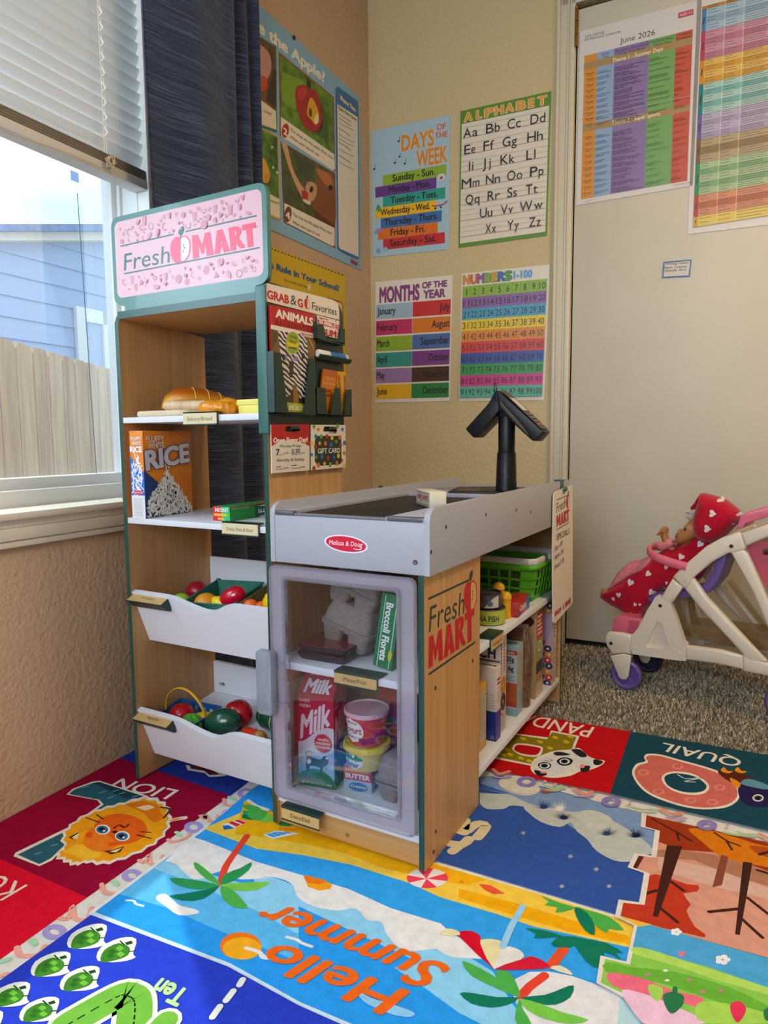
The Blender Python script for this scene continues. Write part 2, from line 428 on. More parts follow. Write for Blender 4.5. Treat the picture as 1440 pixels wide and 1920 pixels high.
# carpet pile, as far as the photograph shows it
mb = MB(); cm = [M(c, .95, .1) for c in ('#B8A98E', '#A09078', '#CABCA2', '#88795F', '#DACDB4', '#6E614E')]
def rug_edge(x): return .694+.0485*x
rnd = random.Random(3)
for i in range(52000):
    x = rnd.uniform(.52, 1.72); y0 = rug_edge(x)-.01; y = y0+(1.43+.082*(x-.6)-y0)*rnd.random()**1.15
    h = rnd.uniform(.006, .013); a = rnd.uniform(0, 2*pi); ww = rnd.uniform(.0012, .0024); lx, ly_ = rnd.gauss(0, .004), rnd.gauss(0, .004)
    c, s_ = cos(a)*ww, sin(a)*ww
    mb.add([(x-c, y-s_, -.0145), (x+c, y+s_, -.0145), (x+lx+c*.6, y+ly_+s_*.6, -.0145+h), (x+lx-c*.6, y+ly_-s_*.6, -.0145+h)], [(0, 1, 2, 3)], cm[int(rnd.random()**1.3*6) % 6])
tag(mb.build('carpet_pile'), 'brown flecked shag carpet between the rug and the door', 'carpet', kind='stuff')

# door casing with its mouldings, the jamb behind, the door itself standing slightly open
mb = MB()
for a, b, h in ((.692, .750, .011), (.692, .702, .017), (.704, .708, .013), (.726, .732, .0155), (.7335, .7385, .0155)):
    mb.box((a, -.02, 0), (b, DZ+.06, h), TRIM, .0015, XB)
for a, b, h in ((DZ, DZ+.058, .011), (DZ+.048, DZ+.058, .017)): mb.box((.692, a, 0), (1.66, b, h), TRIM, .0015, XB)
mb.box((1.587, -.02, 0), (1.645, DZ+.06, .013), TRIM, .002, XB)
struct('trim_1', mb)
mb = MB(); mb.box((D0-.012, -.02, -.13), (D0, DZ+.02, -.001), GAP_SHADE, 0, XB); mb.box((D0, -.02, -.13), (D1, DZ, -.12), GAP_SHADE, 0, XB)  # jamb painted near-black for the gap's shade; added back panel keeps sky light out
mb.box((D1, -.02, -.13), (D1+.012, DZ, -.001), GAP_SHADE, 0, XB); struct('trim_2', mb)
DA = radians(2.2); DH = K+EX*.7565+NB*.004
ED = EX*cos(DA)+NB*sin(DA); ND = NB*cos(DA)-EX*sin(DA)      # along the door / out of its face
XD = fr(DH, ED, ZZ)
mb = MB(); mb.box((0, .012, -.036), (.81, 2.1, 0), M('#CFC6B2', .48, noise=.03, nscale=6), .002, XD); door = struct('door_1', mb)
mb = MB(); gold = M('#B08432', .25, metal=1)
for k in range(3):
    for z in (1.985+.039*k,): mb.lathe([(.006, z), (.006, z+.037)], gold, X=T(*(DH+ND*.006-ED*.003)), n=12)
mb.ball(tuple(DH+ND*.006-ED*.003+ZZ*2.105), .006, gold, n=12, m=6); mb.box((-.03, 1.985, -.001), (0, 2.1, .0015), gold, 0, XD)
mb.build('hinge', parent=door); 
mb = MB(); mb.lathe([(.0, 0), (.028, 0), (.028, .006), (.012, .01), (.012, .04), (.027, .05), (.028, .065), (.018, .077), (0, .08)], gold, X=XD @ T(.755, .97, 0), n=20); mb.build('door_knob', parent=door)

# side window: vinyl frame, sash, glass, sill and apron
mb = MB()
mb.box((W0, WZ0+.012, .0), (W0+.004, WZ1, .094), VINYL, 0, XL); mb.box((W0, WZ0+.012, .035), (W0+.005, WZ1, .037), M('#CFCFC8', .5), 0, XL)
mb.box((W1-.004, WZ0, 0), (W1, WZ1, .094), VINYL, 0, XL); mb.box((W0, WZ1-.004, 0), (W1, WZ1, .094), VINYL, 0, XL)
for a, b, h0, h1 in (((W0, WZ0+.012), (W0+.012, WZ1), .085, .14), ((W0+.010, WZ0+.03), (W0+.026, WZ1-.02), .096, .13), ((W1-.03, WZ0), (W1, WZ1), .09, .14),
                     ((W0, WZ0), (W1, .621), .07, .14), ((W0, .60), (W1, .645), .092, .13), ((W0, WZ1-.04), (W1, WZ1), .09, .14), ((2.05, .6), (2.10, WZ1), .092, .13)):
    mb.box((a[0], a[1], h0), (b[0], b[1], h1), VINYL, .003, XL)
win = struct('window_1', mb)
mb = MB(); mb.box((W0+.02, .64, .108), (2.06, WZ1-.03, .110), clear((.93, .97, 1), .10, .01)); 
o = MB(); o.box((W0+.02, .64, .108), (2.06, WZ1-.03, .110), clear((.93, .97, 1), .06, .01, .10, '#DDE9F6'), 0, XL); o.build('pane', parent=win)  # milky tint in this pane paints the veiling glare on the glass
o = MB(); o.box((2.09, .64, .112), (W1-.02, WZ1-.03, .114), clear((.93, .97, 1), .10, .01), 0, XL); o.build('pane', parent=win)
p0, p1 = on(145, 362, K-NL*.106, NL), on(181, 888, K-NL*.106, NL)
o = MB(); o.tube([p0, p1], .0009, M('#4F6684', .6), n=5); tag(o.build('seam', parent=win), 'thin dark vertical seam on the glass')
q = on(140, 331, K-NL*.106, NL)
o = MB(); o.box((-.0105, -.0105, -.0006), (.0105, .0105, .0006), clear((.72, .84, 1), .04, .2, .45, '#BCD0F0'), 0, fr(q, LY, ZZ)); tag(o.build('tape_tab', parent=win), 'small blue tab at the top of the glass')
mb = MB(); SILL = M('#E6DFD0', .38)
mb.box((W0-.06, WZ0, -.030), (W1+.06, .5875, .08), SILL, .004, XL)
for a, b, h in ((.519, WZ0, -.012), (.519, .531, -.015), (.533, .557, -.019), (.557, WZ0, -.016)): mb.box((W0-.03, a, h), (W1+.03, b, 0), SILL, .002, XL)
struct('trim_3', mb)
mb = MB()
for a, b in (((.2, .8), (1.9, .84)), ((.2, 2.11), (1.9, 2.15)), ((.2, .8), (.24, 2.15)), ((1.86, .8), (1.9, 2.15)), ((1.03, .8), (1.07, 2.15))):
    mb.box((a[0], -2.68, a[1]), (b[0], -2.62, b[1]), VINYL, .002)
w2 = struct('window_2', mb); o = MB(); o.box((.22, -2.652, .82), (1.88, -2.648, 2.13), clear((1, 1, 1), .05, .01)); o.build('pane', parent=w2)

# mini blind, half raised
def slatmat():
    m = M('#F1F1EF', .5).copy(); m.name = 'slat_vinyl'; t = m.node_tree; L = t.links.new; o = t.nodes['Material Output']
    tl = t.nodes.new('ShaderNodeBsdfTranslucent'); tl.inputs['Color'].default_value = lin('#F4F6F8'); mx = t.nodes.new('ShaderNodeMixShader'); mx.inputs[0].default_value = .38
    L(t.nodes['Principled BSDF'].outputs[0], mx.inputs[1]); L(tl.outputs[0], mx.inputs[2]); L(mx.outputs[0], o.inputs['Surface']); return m
bl = thing('window_blind', 'white slatted blind half raised over the window', 'blind', LWP(W0, 1.3, 0))
inv = Matrix.Translation(-V(bl.location))
BX = inv @ XL; SL = slatmat(); H0 = .022
mb = MB()
z = 1.362
while z < 2.0:
    prof = []
    for k in range(7):
        t = (k/6-.5); a = radians(57); u = t*.034; c = .0035*(1-4*t*t)
        prof.append((z+u*sin(a)-c*cos(a), H0-u*cos(a)-c*sin(a)))
    vs = [(d, zz, hh) for d in (W0+.0045, W1-.006) for zz, hh in prof]+[(d, zz, hh+.0008) for d in (W0+.0045, W1-.006) for zz, hh in prof]
    mb.add(vs, [(k, k+1, 7+k+1, 7+k) for k in range(6)]+[(14+k, 14+k+1, 21+k+1, 21+k) for k in range(6)]+[(0, 7, 21, 14), (6, 13, 27, 20)], SL, BX)
    z += .0275
mb.build('slats', parent=bl)
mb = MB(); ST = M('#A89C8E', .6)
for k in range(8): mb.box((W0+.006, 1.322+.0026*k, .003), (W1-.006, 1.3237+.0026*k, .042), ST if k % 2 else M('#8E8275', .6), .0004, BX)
mb.build('stacked_slats', parent=bl)
mb = MB(); mb.box((W0+.005, 1.300, .001), (W1-.005, 1.3212, .044), M('#E2DFDA', .45), .003, BX); mb.build('bottom_rail', parent=bl)
mb = MB(); cordm = M('#E9E2D2', .7)
dd = LY.dot(on(190, 200, K, NL)-K)
for dz in (0, .006): mb.tube([LWP(dd+dz, 2.0, .010)-V(bl.location), LWP(dd+dz-.002, 1.335, .008)-V(bl.location)], .0009, cordm, n=5)
zz = 1.37
while zz < 1.9:
    mb.tube([LWP(dd+.003, zz, .010)-V(bl.location), LWP(dd-.002, zz+.008, .013)-V(bl.location), LWP(dd+.003, zz+.018, .010)-V(bl.location)], .0016, M('#FFFFFF', .4), n=6); zz += .030
mb.build('ladder_cord', parent=bl)
mb = MB(); c = on(205, 303, K+NL*.008, NL); rr = random.Random(5); pts = []
for k in range(26):
    a = k*2.3; r_ = .012*rr.uniform(.5, 1.15); pts.append(tuple(c+LY*(r_*cos(a)*1.0)+ZZ*(r_*sin(a)*1.1)+NL*rr.uniform(0, .008)-V(bl.location)))
mb.tube(spl(pts, 4, False), .0011, M('#CDBB95', .7), n=6)
cp = [tuple(on(x, y, K+NL*.004, NL)-V(bl.location)) for x, y in ((0, 245), (100, 278), (160, 300), (195, 318), (210, 320), (205, 305))]
mb.tube(spl(cp, 4, False), .0012, M('#CDBB95', .7), n=6)
mb.build('pull_cord', parent=bl)

# curtain
def fabric():
    m = M('#232C42', .9, .2, sheen=.25).copy(); m.name = 'slub_cloth'; t = m.node_tree; b = t.nodes['Principled BSDF']; L = t.links.new
    tx = t.nodes.new('ShaderNodeTexCoord'); mpg = t.nodes.new('ShaderNodeMapping'); mpg.inputs['Scale'].default_value = (9, 9, 640)
    n = t.nodes.new('ShaderNodeTexNoise'); n.inputs['Scale'].default_value = 1; n.inputs['Detail'].default_value = 4
    mp2 = t.nodes.new('ShaderNodeMapping'); mp2.inputs['Scale'].default_value = (900, 900, 900); n2 = t.nodes.new('ShaderNodeTexNoise'); n2.inputs['Scale'].default_value = 1
    ad = t.nodes.new('ShaderNodeMath'); ad.operation = 'MULTIPLY_ADD'; ad.inputs[1].default_value = .25
    rp = t.nodes.new('ShaderNodeValToRGB'); e = rp.color_ramp.elements
    e[0].position = .50; e[0].color = lin('#23293C'); e[1].position = .84; e[1].color = lin('#566480'); x = e.new(.66); x.color = lin('#2F3850')
    L(tx.outputs['Object'], mpg.inputs['Vector']); L(mpg.outputs['Vector'], n.inputs['Vector']); L(tx.outputs['Object'], mp2.inputs['Vector']); L(mp2.outputs['Vector'], n2.inputs['Vector'])
    L(n2.outputs['Fac'], ad.inputs[0]); L(n.outputs['Fac'], ad.inputs[2]); L(ad.outputs[0], rp.inputs['Fac']); L(rp.outputs['Color'], b.inputs['Base Color'])
    return m
mb = MB(); prof = spl([(1.205, .055), (1.19, .064), (1.13, .070), (1.06, .088), (.99, .094), (.95, .086), (.922, .07), (.915, .048), (.905, .038), (.885, .052), (.862, .066), (.84, .060), (.822, .05), (.800, .062), (.785, .045), (.78, .02)], 5, False)
zs = [2.15-.05*k for k in range(43)]
vs = []; n = len(prof)
for z in zs:
    k = (2.15-z)/2.1
    for i, (d, off) in enumerate(prof):
        wv = 1+.12*sin(i*.35+z*2.1); vs.append(tuple(LWP(d+.012*k*sin(i*.2), max(z, .012), .012+off*wv)))
fs = [(j*n+i, j*n+i+1, (j+1)*n+i+1, (j+1)*n+i) for j in range(len(zs)-1) for i in range(n-1)]
mb.add(vs, fs, fabric()); o = mb.build('curtain'); md = o.modifiers.new('thickness', 'SOLIDIFY'); md.thickness = .0018
tag(o, 'navy blue curtain with fine slub lines, hanging behind the tall shelf tower', 'curtain')

# ------------------------------------------------------------------ outside the window
gnd = MB(); gnd.box((-14, -8, -.5), (-.55, 14, -.3), M('#8C9078', .9, noise=.3, nscale=3)); tag(gnd.build('ground'), kind='structure')
fa = LWP(.64, 0, -1.2); fb = LWP(-.18, 0, -1.63); fd = (fb-fa).normalized(); XF = fr(fa, fd, ZZ)
fe = thing('wooden_fence', 'weathered wooden picket fence seen through the window', 'fence', fa)
inv = Matrix.Translation(-V(fa))
mb = MB(); fw = [wood('#B8946C', '#D9BC96', (20, 20, 2.2), .8), wood('#A98561', '#CDAE88', (22, 22, 2.0), .8)]
for k in range(-16, 22):
    x = k*.135; mb.prism([(x, -.3), (x+.13, -.3), (x+.13, 1.075), (x+.108, 1.10), (x+.022, 1.10), (x, 1.075)], 0, .016, fw[k % 2], X=inv @ XF)
mb.build('pickets', parent=fe)
mb = MB()
for z in (.79, .1): mb.box((-2.2, z, -.04), (3, z+.06, 0), fw[0], .003, inv @ XF)
mb.build('rail', parent=fe)
ho = thing('neighbor_house', 'blue house with lap siding and a white window beyond the fence', 'house', LWP(-1.4, 0, -4))
inv = Matrix.Translation(-V(ho.location)); XH = inv @ XL; blue = M('#A4B8DC', .7)
mb = MB()
_e = [(lambda p: (LY.dot(p-K), p.z))(on(x, 445, K-NL*4, NL)) for x in (0, 200)]
dmax = lambda z: min(2.2, _e[0][0]+(z-_e[0][1])*(_e[1][0]-_e[0][0])/(_e[1][1]-_e[0][1]))
for k in range(18):
    z = -.3+k*.17; da, db = dmax(z), dmax(z+.17)
    if da > -5.5 and db > -5.9: mb.add([(-6, z, 3.985), (da, z, 3.985), (db, z+.17, 4.0), (-6, z+.17, 4.0), (-6, z, 4.0), (da, z, 4.0)], [(0, 1, 2, 3), (0, 1, 5, 4)], blue, XH)
mb.prism([(-6, -.3), (2.2, -.3), (2.2, 1.7), (dmax(1.75), 1.75), (-5.5, min(2.9, _e[0][1]+(-5.5-_e[0][0])*(_e[1][1]-_e[0][1])/(_e[1][0]-_e[0][0])))], 4.001, 4.2, blue, X=XH); mb.build('siding', parent=ho)
def eave(y0, y1, h, h1, mat, name):
    q = [(lambda p: (LY.dot(p-K), p.z))(on(x, y, K-NL*h, NL)) for x, y in ((0, y0), (200, y0), (200, y1), (0, y1))]
    e = lambda A, B, d: (d, A[1]+(B[1]-A[1])*(d-A[0])/(B[0]-A[0])); mb = MB()
    mb.prism([e(q[0], q[1], -6), e(q[0], q[1], 2.2), e(q[3], q[2], 2.2), e(q[3], q[2], -6)], h, h1, mat, X=XH); mb.build(name, parent=ho)
eave(451, 432, 3.86, 4.1, M('#E6DCCB', .6), 'fascia')
eave(433, 420, 3.80, 4.1, M('#6E86B4', .8, noise=.3, nscale=20), 'roof')
mb = MB(); a, b = (-2.03, -2.70), (1.30, 1.93)
mb.prism([(a[1], b[0]), (a[0], b[0]), (a[0], b[1]), (a[1], b[1])], 3.95, 3.99, M('#F2F3F2', .5), X=XH, holes=[[(a[1]+.1, b[0]+.1), (a[0]-.1, b[0]+.1), (a[0]-.1, b[1]-.12), (a[1]+.1, b[1]-.12)]])
mb.box(((a[0]+a[1])/2-.04, b[0], 3.95), ((a[0]+a[1])/2+.04, b[1], 3.99), M('#F2F3F2', .5), 0, XH); wf = mb.build('window', parent=ho)
mb = MB(); mb.box((a[1]+.05, b[0]+.05, 3.97), (a[0]-.05, b[1]-.05, 3.982), M('#A9BFE0', .15)); mb = MB(); mb.box((a[1]+.05, b[0]+.05, 3.972), (a[0]-.05, b[1]-.05, 3.983), M('#A9BFE0', .15), 0, XH); mb.build('pane', parent=wf)
# ------------------------------------------------------------------ the play grocery stand (tall tower + counter, one joined unit)
GREEN = M('#2C5F57', .34, .5); DGREEN = M('#14332C', .38, .5); EDGE = M('#1C4A40', .32, .6)
WOODI = wood('#A8794A', '#BA8B58'); WOODO = wood('#BB8A50', '#CC9E68'); WOODX = wood('#BB8A50', '#CC9E68', (1.6, 60, 60))
MEL = M('#DEDFE6', .35, .5); GREY = M('#A9A9B2', .42, .5, noise=.02, nscale=300)
WT, PT, WR, DT, DF, RL = .3705, .0104, .6872, .2407, .2448, .871
YZ = lambda x: fr((x, 0, 0), (0, 1, 0), ZZ)         # (y, z) outline, extruded along +x
st = thing('grocery_stand', 'wooden play grocery stand with green edges: tall shelf tower joined to a checkout counter', 'play shop')
RED, LRED = '#C4121F', '#F0506E'
def mart(a, o, bx, ty, col):
    """the block letters of the logo: o = start of the base line, bx = its end, ty = top left"""
    Lt = [([(0, 0), (.012, 1), (.10, 1), (.155, .50), (.215, 1), (.295, 1), (.315, 0), (.215, 0), (.207, .55), (.165, .14), (.135, .14), (.095, .6), (.09, 0)], None),
          ([(.33, 0), (.40, 1), (.485, 1), (.568, 0), (.476, 0), (.463, .2), (.43, .2), (.418, 0)], [(.433, .38), (.458, .38), (.447, .66)]),
          ([(.583, 0), (.583, 1), (.70, 1), (.745, .95), (.772, .84), (.772, .70), (.745, .58), (.722, .52), (.765, .25), (.808, .06), (.80, 0), (.735, .03), (.695, .17), (.672, .36), (.668, 0)], [(.668, .6), (.668, .83), (.688, .81), (.697, .72), (.69, .63)]),
          ([(.79, 1), (1, 1), (1, .77), (.94, .77), (.935, 0), (.848, 0), (.852, .77), (.79, .77)], None)]
    f = lambda p: (o[0]+(bx[0]-o[0])*p[0]+(ty[0]-o[0])*p[1], o[1]+(bx[1]-o[1])*p[0]+(ty[1]-o[1])*p[1])
    for q, h in Lt: a.poly([f(p) for p in q], col, holes=[[f(p) for p in h]] if h else ())
def apple(a, c, rx, ry, red, white, dark, ratio=.5, shear=0):
    """the apple mark of the shop's logo; ry < 0 because photograph rows run downwards"""
    cx, cy = c
    f = lambda x, y: (cx+x*rx+shear*y*0, cy-y*ry+shear*x*rx)
    L = [(0, .86), (-.18, 1.0), (-.55, 1.0), (-.92, .62), (-1, .05), (-.88, -.52), (-.55, -.93), (-.2, -1.02), (0, -.95)]
    R = [(-x, y) for x, y in L][::-1]
    a.poly([f(*p) for p in spl(L, 4, False)+spl(R, 4, False)], red)
    R2 = [(x*.88+.0, y*.9) for x, y in R]
    a.poly([f(*p) for p in [(0.06, -.84)]+spl(R2, 4, False)[3:-3]+[(0.06, .72)]], white)
    for x, y in ((.3, .3), (.38, .08), (.28, -.18)): a.poly([f(x+.07*cos(t), y+.1*sin(t)) for t in (0, 1, 2, 3, 4, 5)], dark)
    a.poly([f(*p) for p in spl([(.0, 1.08), (-.22, 1.3), (-.05, 1.62), (.3, 1.78), (.34, 1.45), (.18, 1.14)], 4)], dark)
    a.poly([f(*p) for p in [(-.04, .8), (.04, .8), (.06, 1.12), (-.02, 1.12)]], dark)

# panels
mb = MB(); mb.prism([(0, 0), (DT, 0), (DT, .955), (.030, .977), (.018, .977), (.006, .970), (0, .955)], 0, PT, WOODI, X=YZ(0), edge=EDGE); mb.build('side_panel', st)
mb = MB(); mb.prism([(0, .004), (.003, 0), (DT, 0), (DT, .985), (0, .985)], 0, PT, WOODO, X=YZ(WT), edge=EDGE); mb.build('side_panel', st)
mb = MB(); mb.prism([(0, .003), (.003, 0), (DF, 0), (DF, .5016), (0, .5016)], 0, PT, WOODO, X=YZ(WR-PT), edge=EDGE)
a = mb.artpx((WR, 0, 0), (1, 0, 0)); DK = '#2B3B34'
for p, q in (((803.5, 1123), (880.8, 1087)), ((804.6, 1264), (890.5, 1204.3))): a.stroke([p, q], .0042, DK)
a.text('Fresh', (804, 1186), (870, 1150), (803.5, 1136), DK, 0, .12)
apple(a, (882, 1118.6), 12.2, 28, RED, '#D9A868', DK, shear=-.3)
mart(a, (803.5, 1253.5), (889.5, 1197.5), (803, 1195), RED)
for p in ((817, 1559), (813, 1597), (886, 1239), (816, 1290)):
    c = on(p[0], p[1], (WR, 0, 0), (1, 0, 0)); mb.lathe([(.0036, 0), (.0036, .0006), (.0022, .0008), (0, .0004)], M('#6E675E', .35, metal=.8), X=fr(c, (0, 1, 0), ZZ), n=14)
mb.build('side_panel', st)
mb = MB(); mb.prism([(0, .0), (WR-.392, 0), (WR-.392, .5016), (0, .5016)], -.0115, 0, WOODX, X=fr((.392, .846, 0), (1, 0, 0), ZZ), edge=EDGE); mb.build('end_panel', st)
mb = MB(); mb.box((.3915, DT, .03), (.400, .846, .5016), WOODI); mb.box((.381, .2360, .045), (WR-PT, .2445, .5), WOODI); mb.build('back_panel', st)
mb = MB(); mb.box((.381, .008, .004), (WR-PT, .018, .045), WOODX); c = V((.531, .0078, .018))
mb.lathe([(.004, 0), (.004, .0007), (0, .0003)], M('#B59B62', .3, metal=.8), X=fr(c, (1, 0, 0), ZZ), n=14); mb.build('kick_board', st)

# tower shelves
mb = MB(); mb.box((PT, .0, .9622), (WT, DT, .976), WOODX); mb.box((PT, -.0004, .9620), (WT, .0012, .9762), EDGE); 
mb.build('shelf', st)
for zt in (.767, .563):
    mb = MB(); mb.box((PT, .001, zt-.0115), (WT, .232, zt), MEL, .0006); s = mb.build('shelf', st)
    x0, x1, txt = ((.181, .268, 'Bakery/Bread') if zt > .7 else (.2695, .358, 'Grains, Pasta & Beans'))
    mb = MB(); mb.box((x0, -.0035, zt-.0185), (x1, -.0005, zt+.006), DGREEN, .0008); mb.box((x0, -.0035, zt+.003), (x1, .012, zt+.006), DGREEN, .0008)
    mb.box((x0, -.006, zt-.0195), (x1, -.0005, zt-.0165), DGREEN, .0008)
    mb.box((x0+.0015, -.0048, zt-.0168), (x1-.0015, -.0032, zt+.0035), M('#D9C9A0', .5))
    a = mb.art((x0, -.0049, zt-.0165), (1, 0, 0), ZZ); wd = x1-x0
    a.t(txt, wd*.14, .006, wd*.72, .0075, '#5C5A48', 0, .1); mb.build('label_holder', s)

# the two tilted produce bins
SLX = fr((0, .0430, 0), (1, 0, 0), (0, -.0404, .1105))
def bin_(z0, txt, tx):
    X = T(0, 0, z0) @ SLX; k = .1105/.11765
    top = [(PT+.0005, .1130), (.06, .1128), (.116, .1120), (.140, .1075), (.168, .0995), (.195, .0930), (.213, .0912), (.232, .0940), (.258, .1060), (.285, .1130), (.32, .1136), (WT-.0005, .1140)]
    o = [(PT+.0005, 0), (WT-.0005, 0)]+[(x, y/k) for x, y in spl(top, 3, False)[::-1]]
    mb = MB(); mb.prism(o, -.0105, 0, MEL, X=X); b = mb.build('bin', st)
    P = [(.034, z0+.0506), (.233, z0+.0765), (.233, z0+.066), (.038, z0+.040)]
    mb = MB(); mb.prism(P, PT+.0005, WT-.0005, MEL, X=YZ(0)); mb.build('bin_floor', b)
    mb = MB(); hole = [(x+.036, y) for x, y in rrect(-.009, z0+.094, .009, z0+.102, .0038)]
    mb.prism([(PT+.0005, z0+.0768), (WT-.0005, z0+.0768), (WT-.0005, z0+.152), (PT+.0005, z0+.152)], 0, -.009, MEL, X=fr((0, .2335, 0), (1, 0, 0), ZZ), holes=[hole]); mb.build('bin_back', b)
    mb = MB(); zl = z0+.1045      # clip hooked over the lip, its card leaning back
    Xc = fr((.013, -.016, zl-.0055), (1, 0, 0), (0, .0265, .0125))
    mb.box((0, 0, -.0022), (.102, .029, 0), DGREEN, .0006, Xc); mb.box((.002, .0015, 0), (.1, .0275, .0008), M('#C7A468', .5), 0, Xc)
    mb.prism([(-.016, zl-.006), (.006, zl+.003), (.008, zl-.004), (.010, zl-.022), (.004, zl-.022)], .013, .115, DGREEN, X=YZ(0))
    a = mb.artx(Xc @ T(0, 0, .0009)); a.t(txt, .033, .011, .036, .0075, '#4A3D28', 0, .1); mb.build('label_holder', b)
bin_(.2945, 'Fruits', 0); bin_(.0400, 'Vegetables', 0)

# the sign on top
XS = fr((0, .0085, 0), (1, 0, 0), ZZ)     # normal faces us
mb = MB(); SG = M('#47796F', .3, .6, coat=.2)
R_ = rrect(-.007, .9905, .3845, 1.1605, .018)
mb.prism([(.362, .963), (.362, .986)]+R_[15:]+R_[:15]+[(.024, .986), (.024, .963)], -.0105, 0, SG, X=XS)
sg = mb.build('sign', st)
mb = MB(); P, N = V((0, .0083, 0)), V((0, -1, 0)); a = mb.artpx(P, N, rough=.32)
q = [on(x, y, P, N) for x, y in ((213.2, 421), (489, 357), (499.5, 511.5), (231.5, 556))]
a2 = mb.art(P, (1, 0, 0), ZZ, rough=.32); x0 = min(p.x for p in q); x1 = max(p.x for p in q); z0 = min(p.z for p in q); z1 = max(p.z for p in q)
a2.poly(rrect(.0028, 1.0045, .3745, 1.1505, .013), '#DFB0B9'); a.k = a2.k
rr = random.Random(11); fruit = '#CF8FA0'; fruit2 = '#CC8898'
a2.k = 3; placed = []
for k in range(420):
    x, z = rr.uniform(.016, .362), rr.choice((rr.uniform(1.014, 1.040), rr.uniform(1.108, 1.142))); r_ = rr.choice((.0028, .0036, .005, .0066, .008))
    if any((x-u)**2+(z-v)**2 < (r_+s+.0012)**2 for u, v, s in placed): continue
    placed.append((x, z, r_)); kind = rr.randrange(6); an = rr.uniform(0, 3)
    if kind == 0: a2.ell(x, z, r_, r_, fruit2)
    elif kind == 1: a2.stroke(ell(x, z, r_*.8, r_*.8, 0, 12), .0012, fruit, closed=True)
    elif kind == 2: a2.ell(x, z, r_, r_*.5, fruit, an)
    elif kind == 3: a2.poly([(x-r_*.5, z-r_), (x+r_*.5, z-r_), (x+r_*.7, z+r_), (x-r_*.7, z+r_)], fruit)
    elif kind == 4: a2.poly([(x+r_*cos(an+t), z+r_*sin(an+t)) for t in (0, 2.1, 4.2)], fruit2)
    else: a2.stroke(ell(x, z, r_*.8, r_*.8, an, 8, 0, 4), .0014, fruit)
a.k = 8; SD = '#3E6A64'
for p, q_ in (((226, 461.7), (326, 439.3)), ((348, 434.2), (481.5, 404.4)), ((232.8, 513.4), (487, 464.3))): a.stroke([p, q_], .0026, SD, cap=False)
a.text('Fresh', (232.5, 507.5), (318, 492), (229.5, 475), SD, .004, .14)
apple(a, (338.5, 467.6), 19, 24, '#F2526F', '#E6EEF2', SD, shear=-.16)
mart(a, (362.5, 485.5), (483, 459.8), (358.5, 442.5), '#EE4A68')
a.text('TM', (478, 427.5), (483, 426.4), (478, 425), SD)
mb.build('sign_panel', sg)

# magazine rack on the tower's side
XR = .3809
mb = MB(); mb.prism([(-.003, .742), (.2475, .742), (.2475, .965)]+ell(.2275, .965, .02, .026, 0, 6, 0, pi/2)+ell(.012, .979, .012, .014, 0, 5, pi/2, pi)+[(-.003, .979)], 0, .003, DGREEN, X=YZ(XR))
mb.prism([(-.005, .731), (.0, .731), (.0, .988), (-.005, .984)], -.016, .006, GREEN, X=YZ(XR), bev=.0012)
rk = mb.build('magazine_rack', st)
mb = MB(); a = mb.artpx((XR+.0034, 0, 0), (1, 0, 0))
hp = [(496.5, 537), (498, 532.5), (501.5, 531), (622, 561.5), (629, 565), (634, 571.5), (635.8, 580), (636.5, 600), (497.3, 564.5)]
a.poly(hp, '#E4DACB'); a.text('GRAB', (501.5, 559), (541.5, 569.5), (501, 542.5), '#C22A2E', .05)
a.text('&', (544.5, 570.5), (556, 573), (544.5, 551), '#33332F', 0); a.text('G', (558.5, 574), (567.5, 576.5), (558, 558.5), '#C22A2E', .05)
apple(a, (575.6, 569.8), 5.2, 9.2, '#C22A2E', '#E4DACB', '#33332F', shear=.25)
a.text('Favorites', (585, 580), (631, 591.5), (584.5, 565), '#33332F', 0, .05)
mb.build('header', rk)
def pk(outline, xo, x1, name='pocket'):
    """a pocket: front plate traced on the plane x = x1 with walls back to the rack"""
    mb = MB(); pts = [on(x, y, (x1, 0, 0), (1, 0, 0)) for x, y in outline]; pts = [(p.y, p.z) for p in pts]
    mb.prism(pts, 0, .0022, DGREEN, X=YZ(x1)); ys = [p[0] for p in pts]; zs = [p[1] for p in pts]; y0, y1, zb = min(ys), max(ys), min(zs)
    zt = max(zs); mb.box((xo, y0, zb), (x1+.0022, y0+.002, zt), DGREEN); mb.box((xo, y1-.002, zb), (x1+.0022, y1, zt), DGREEN); mb.box((xo, y0, zb), (x1+.0022, y1, zb+.002), DGREEN)
    return mb.build(name, rk)
pk([(512, 660), (524.5, 662), (538.5, 770.5), (541, 772.5), (566, 772.5), (569.5, 770), (580, 672), (591, 672), (591, 777), (513.5, 775)], XR+.003, XR+.018)
pk([(590.6, 608), (604.5, 609), (609, 631), (612, 633.5), (632, 637.5), (635, 635.5), (637.5, 617), (644.5, 617), (643.5, 643), (590.6, 636)], XR+.003, XR+.016)
pk([(589.6, 726), (608.5, 727.5), (612, 775.5), (614, 777.5), (617.5, 777.5), (619.5, 775.5), (627.5, 727), (636, 728), (639.5, 777), (645, 778), (648, 731), (657.5, 732), (655.5, 780.5), (590.5, 778)], XR+.003, XR+.018)
mb = MB(); ROLL0 = on(592, 668, (XR+.014, 0, 0), (1, 0, 0)); ROLL1 = on(652, 674, (XR+.014, 0, 0), (1, 0, 0))     # cradle of the roll
pr_ = [(.010*cos(t), .009*sin(t)) for t in [pi+pi*k/8 for k in range(9)]]+[(.0085*cos(t), .0075*sin(t)) for t in [2*pi-pi*k/8 for k in range(9)]]
mb.prism(pr_, 0, (ROLL1-ROLL0).length, DGREEN, X=Matrix(((1, 0, 0, ROLL0.x), (0, 0, 1, ROLL0.y), (0, 1, 0, ROLL0.z+.004), (0, 0, 0, 1)))); mb.build('roll_cradle', rk)
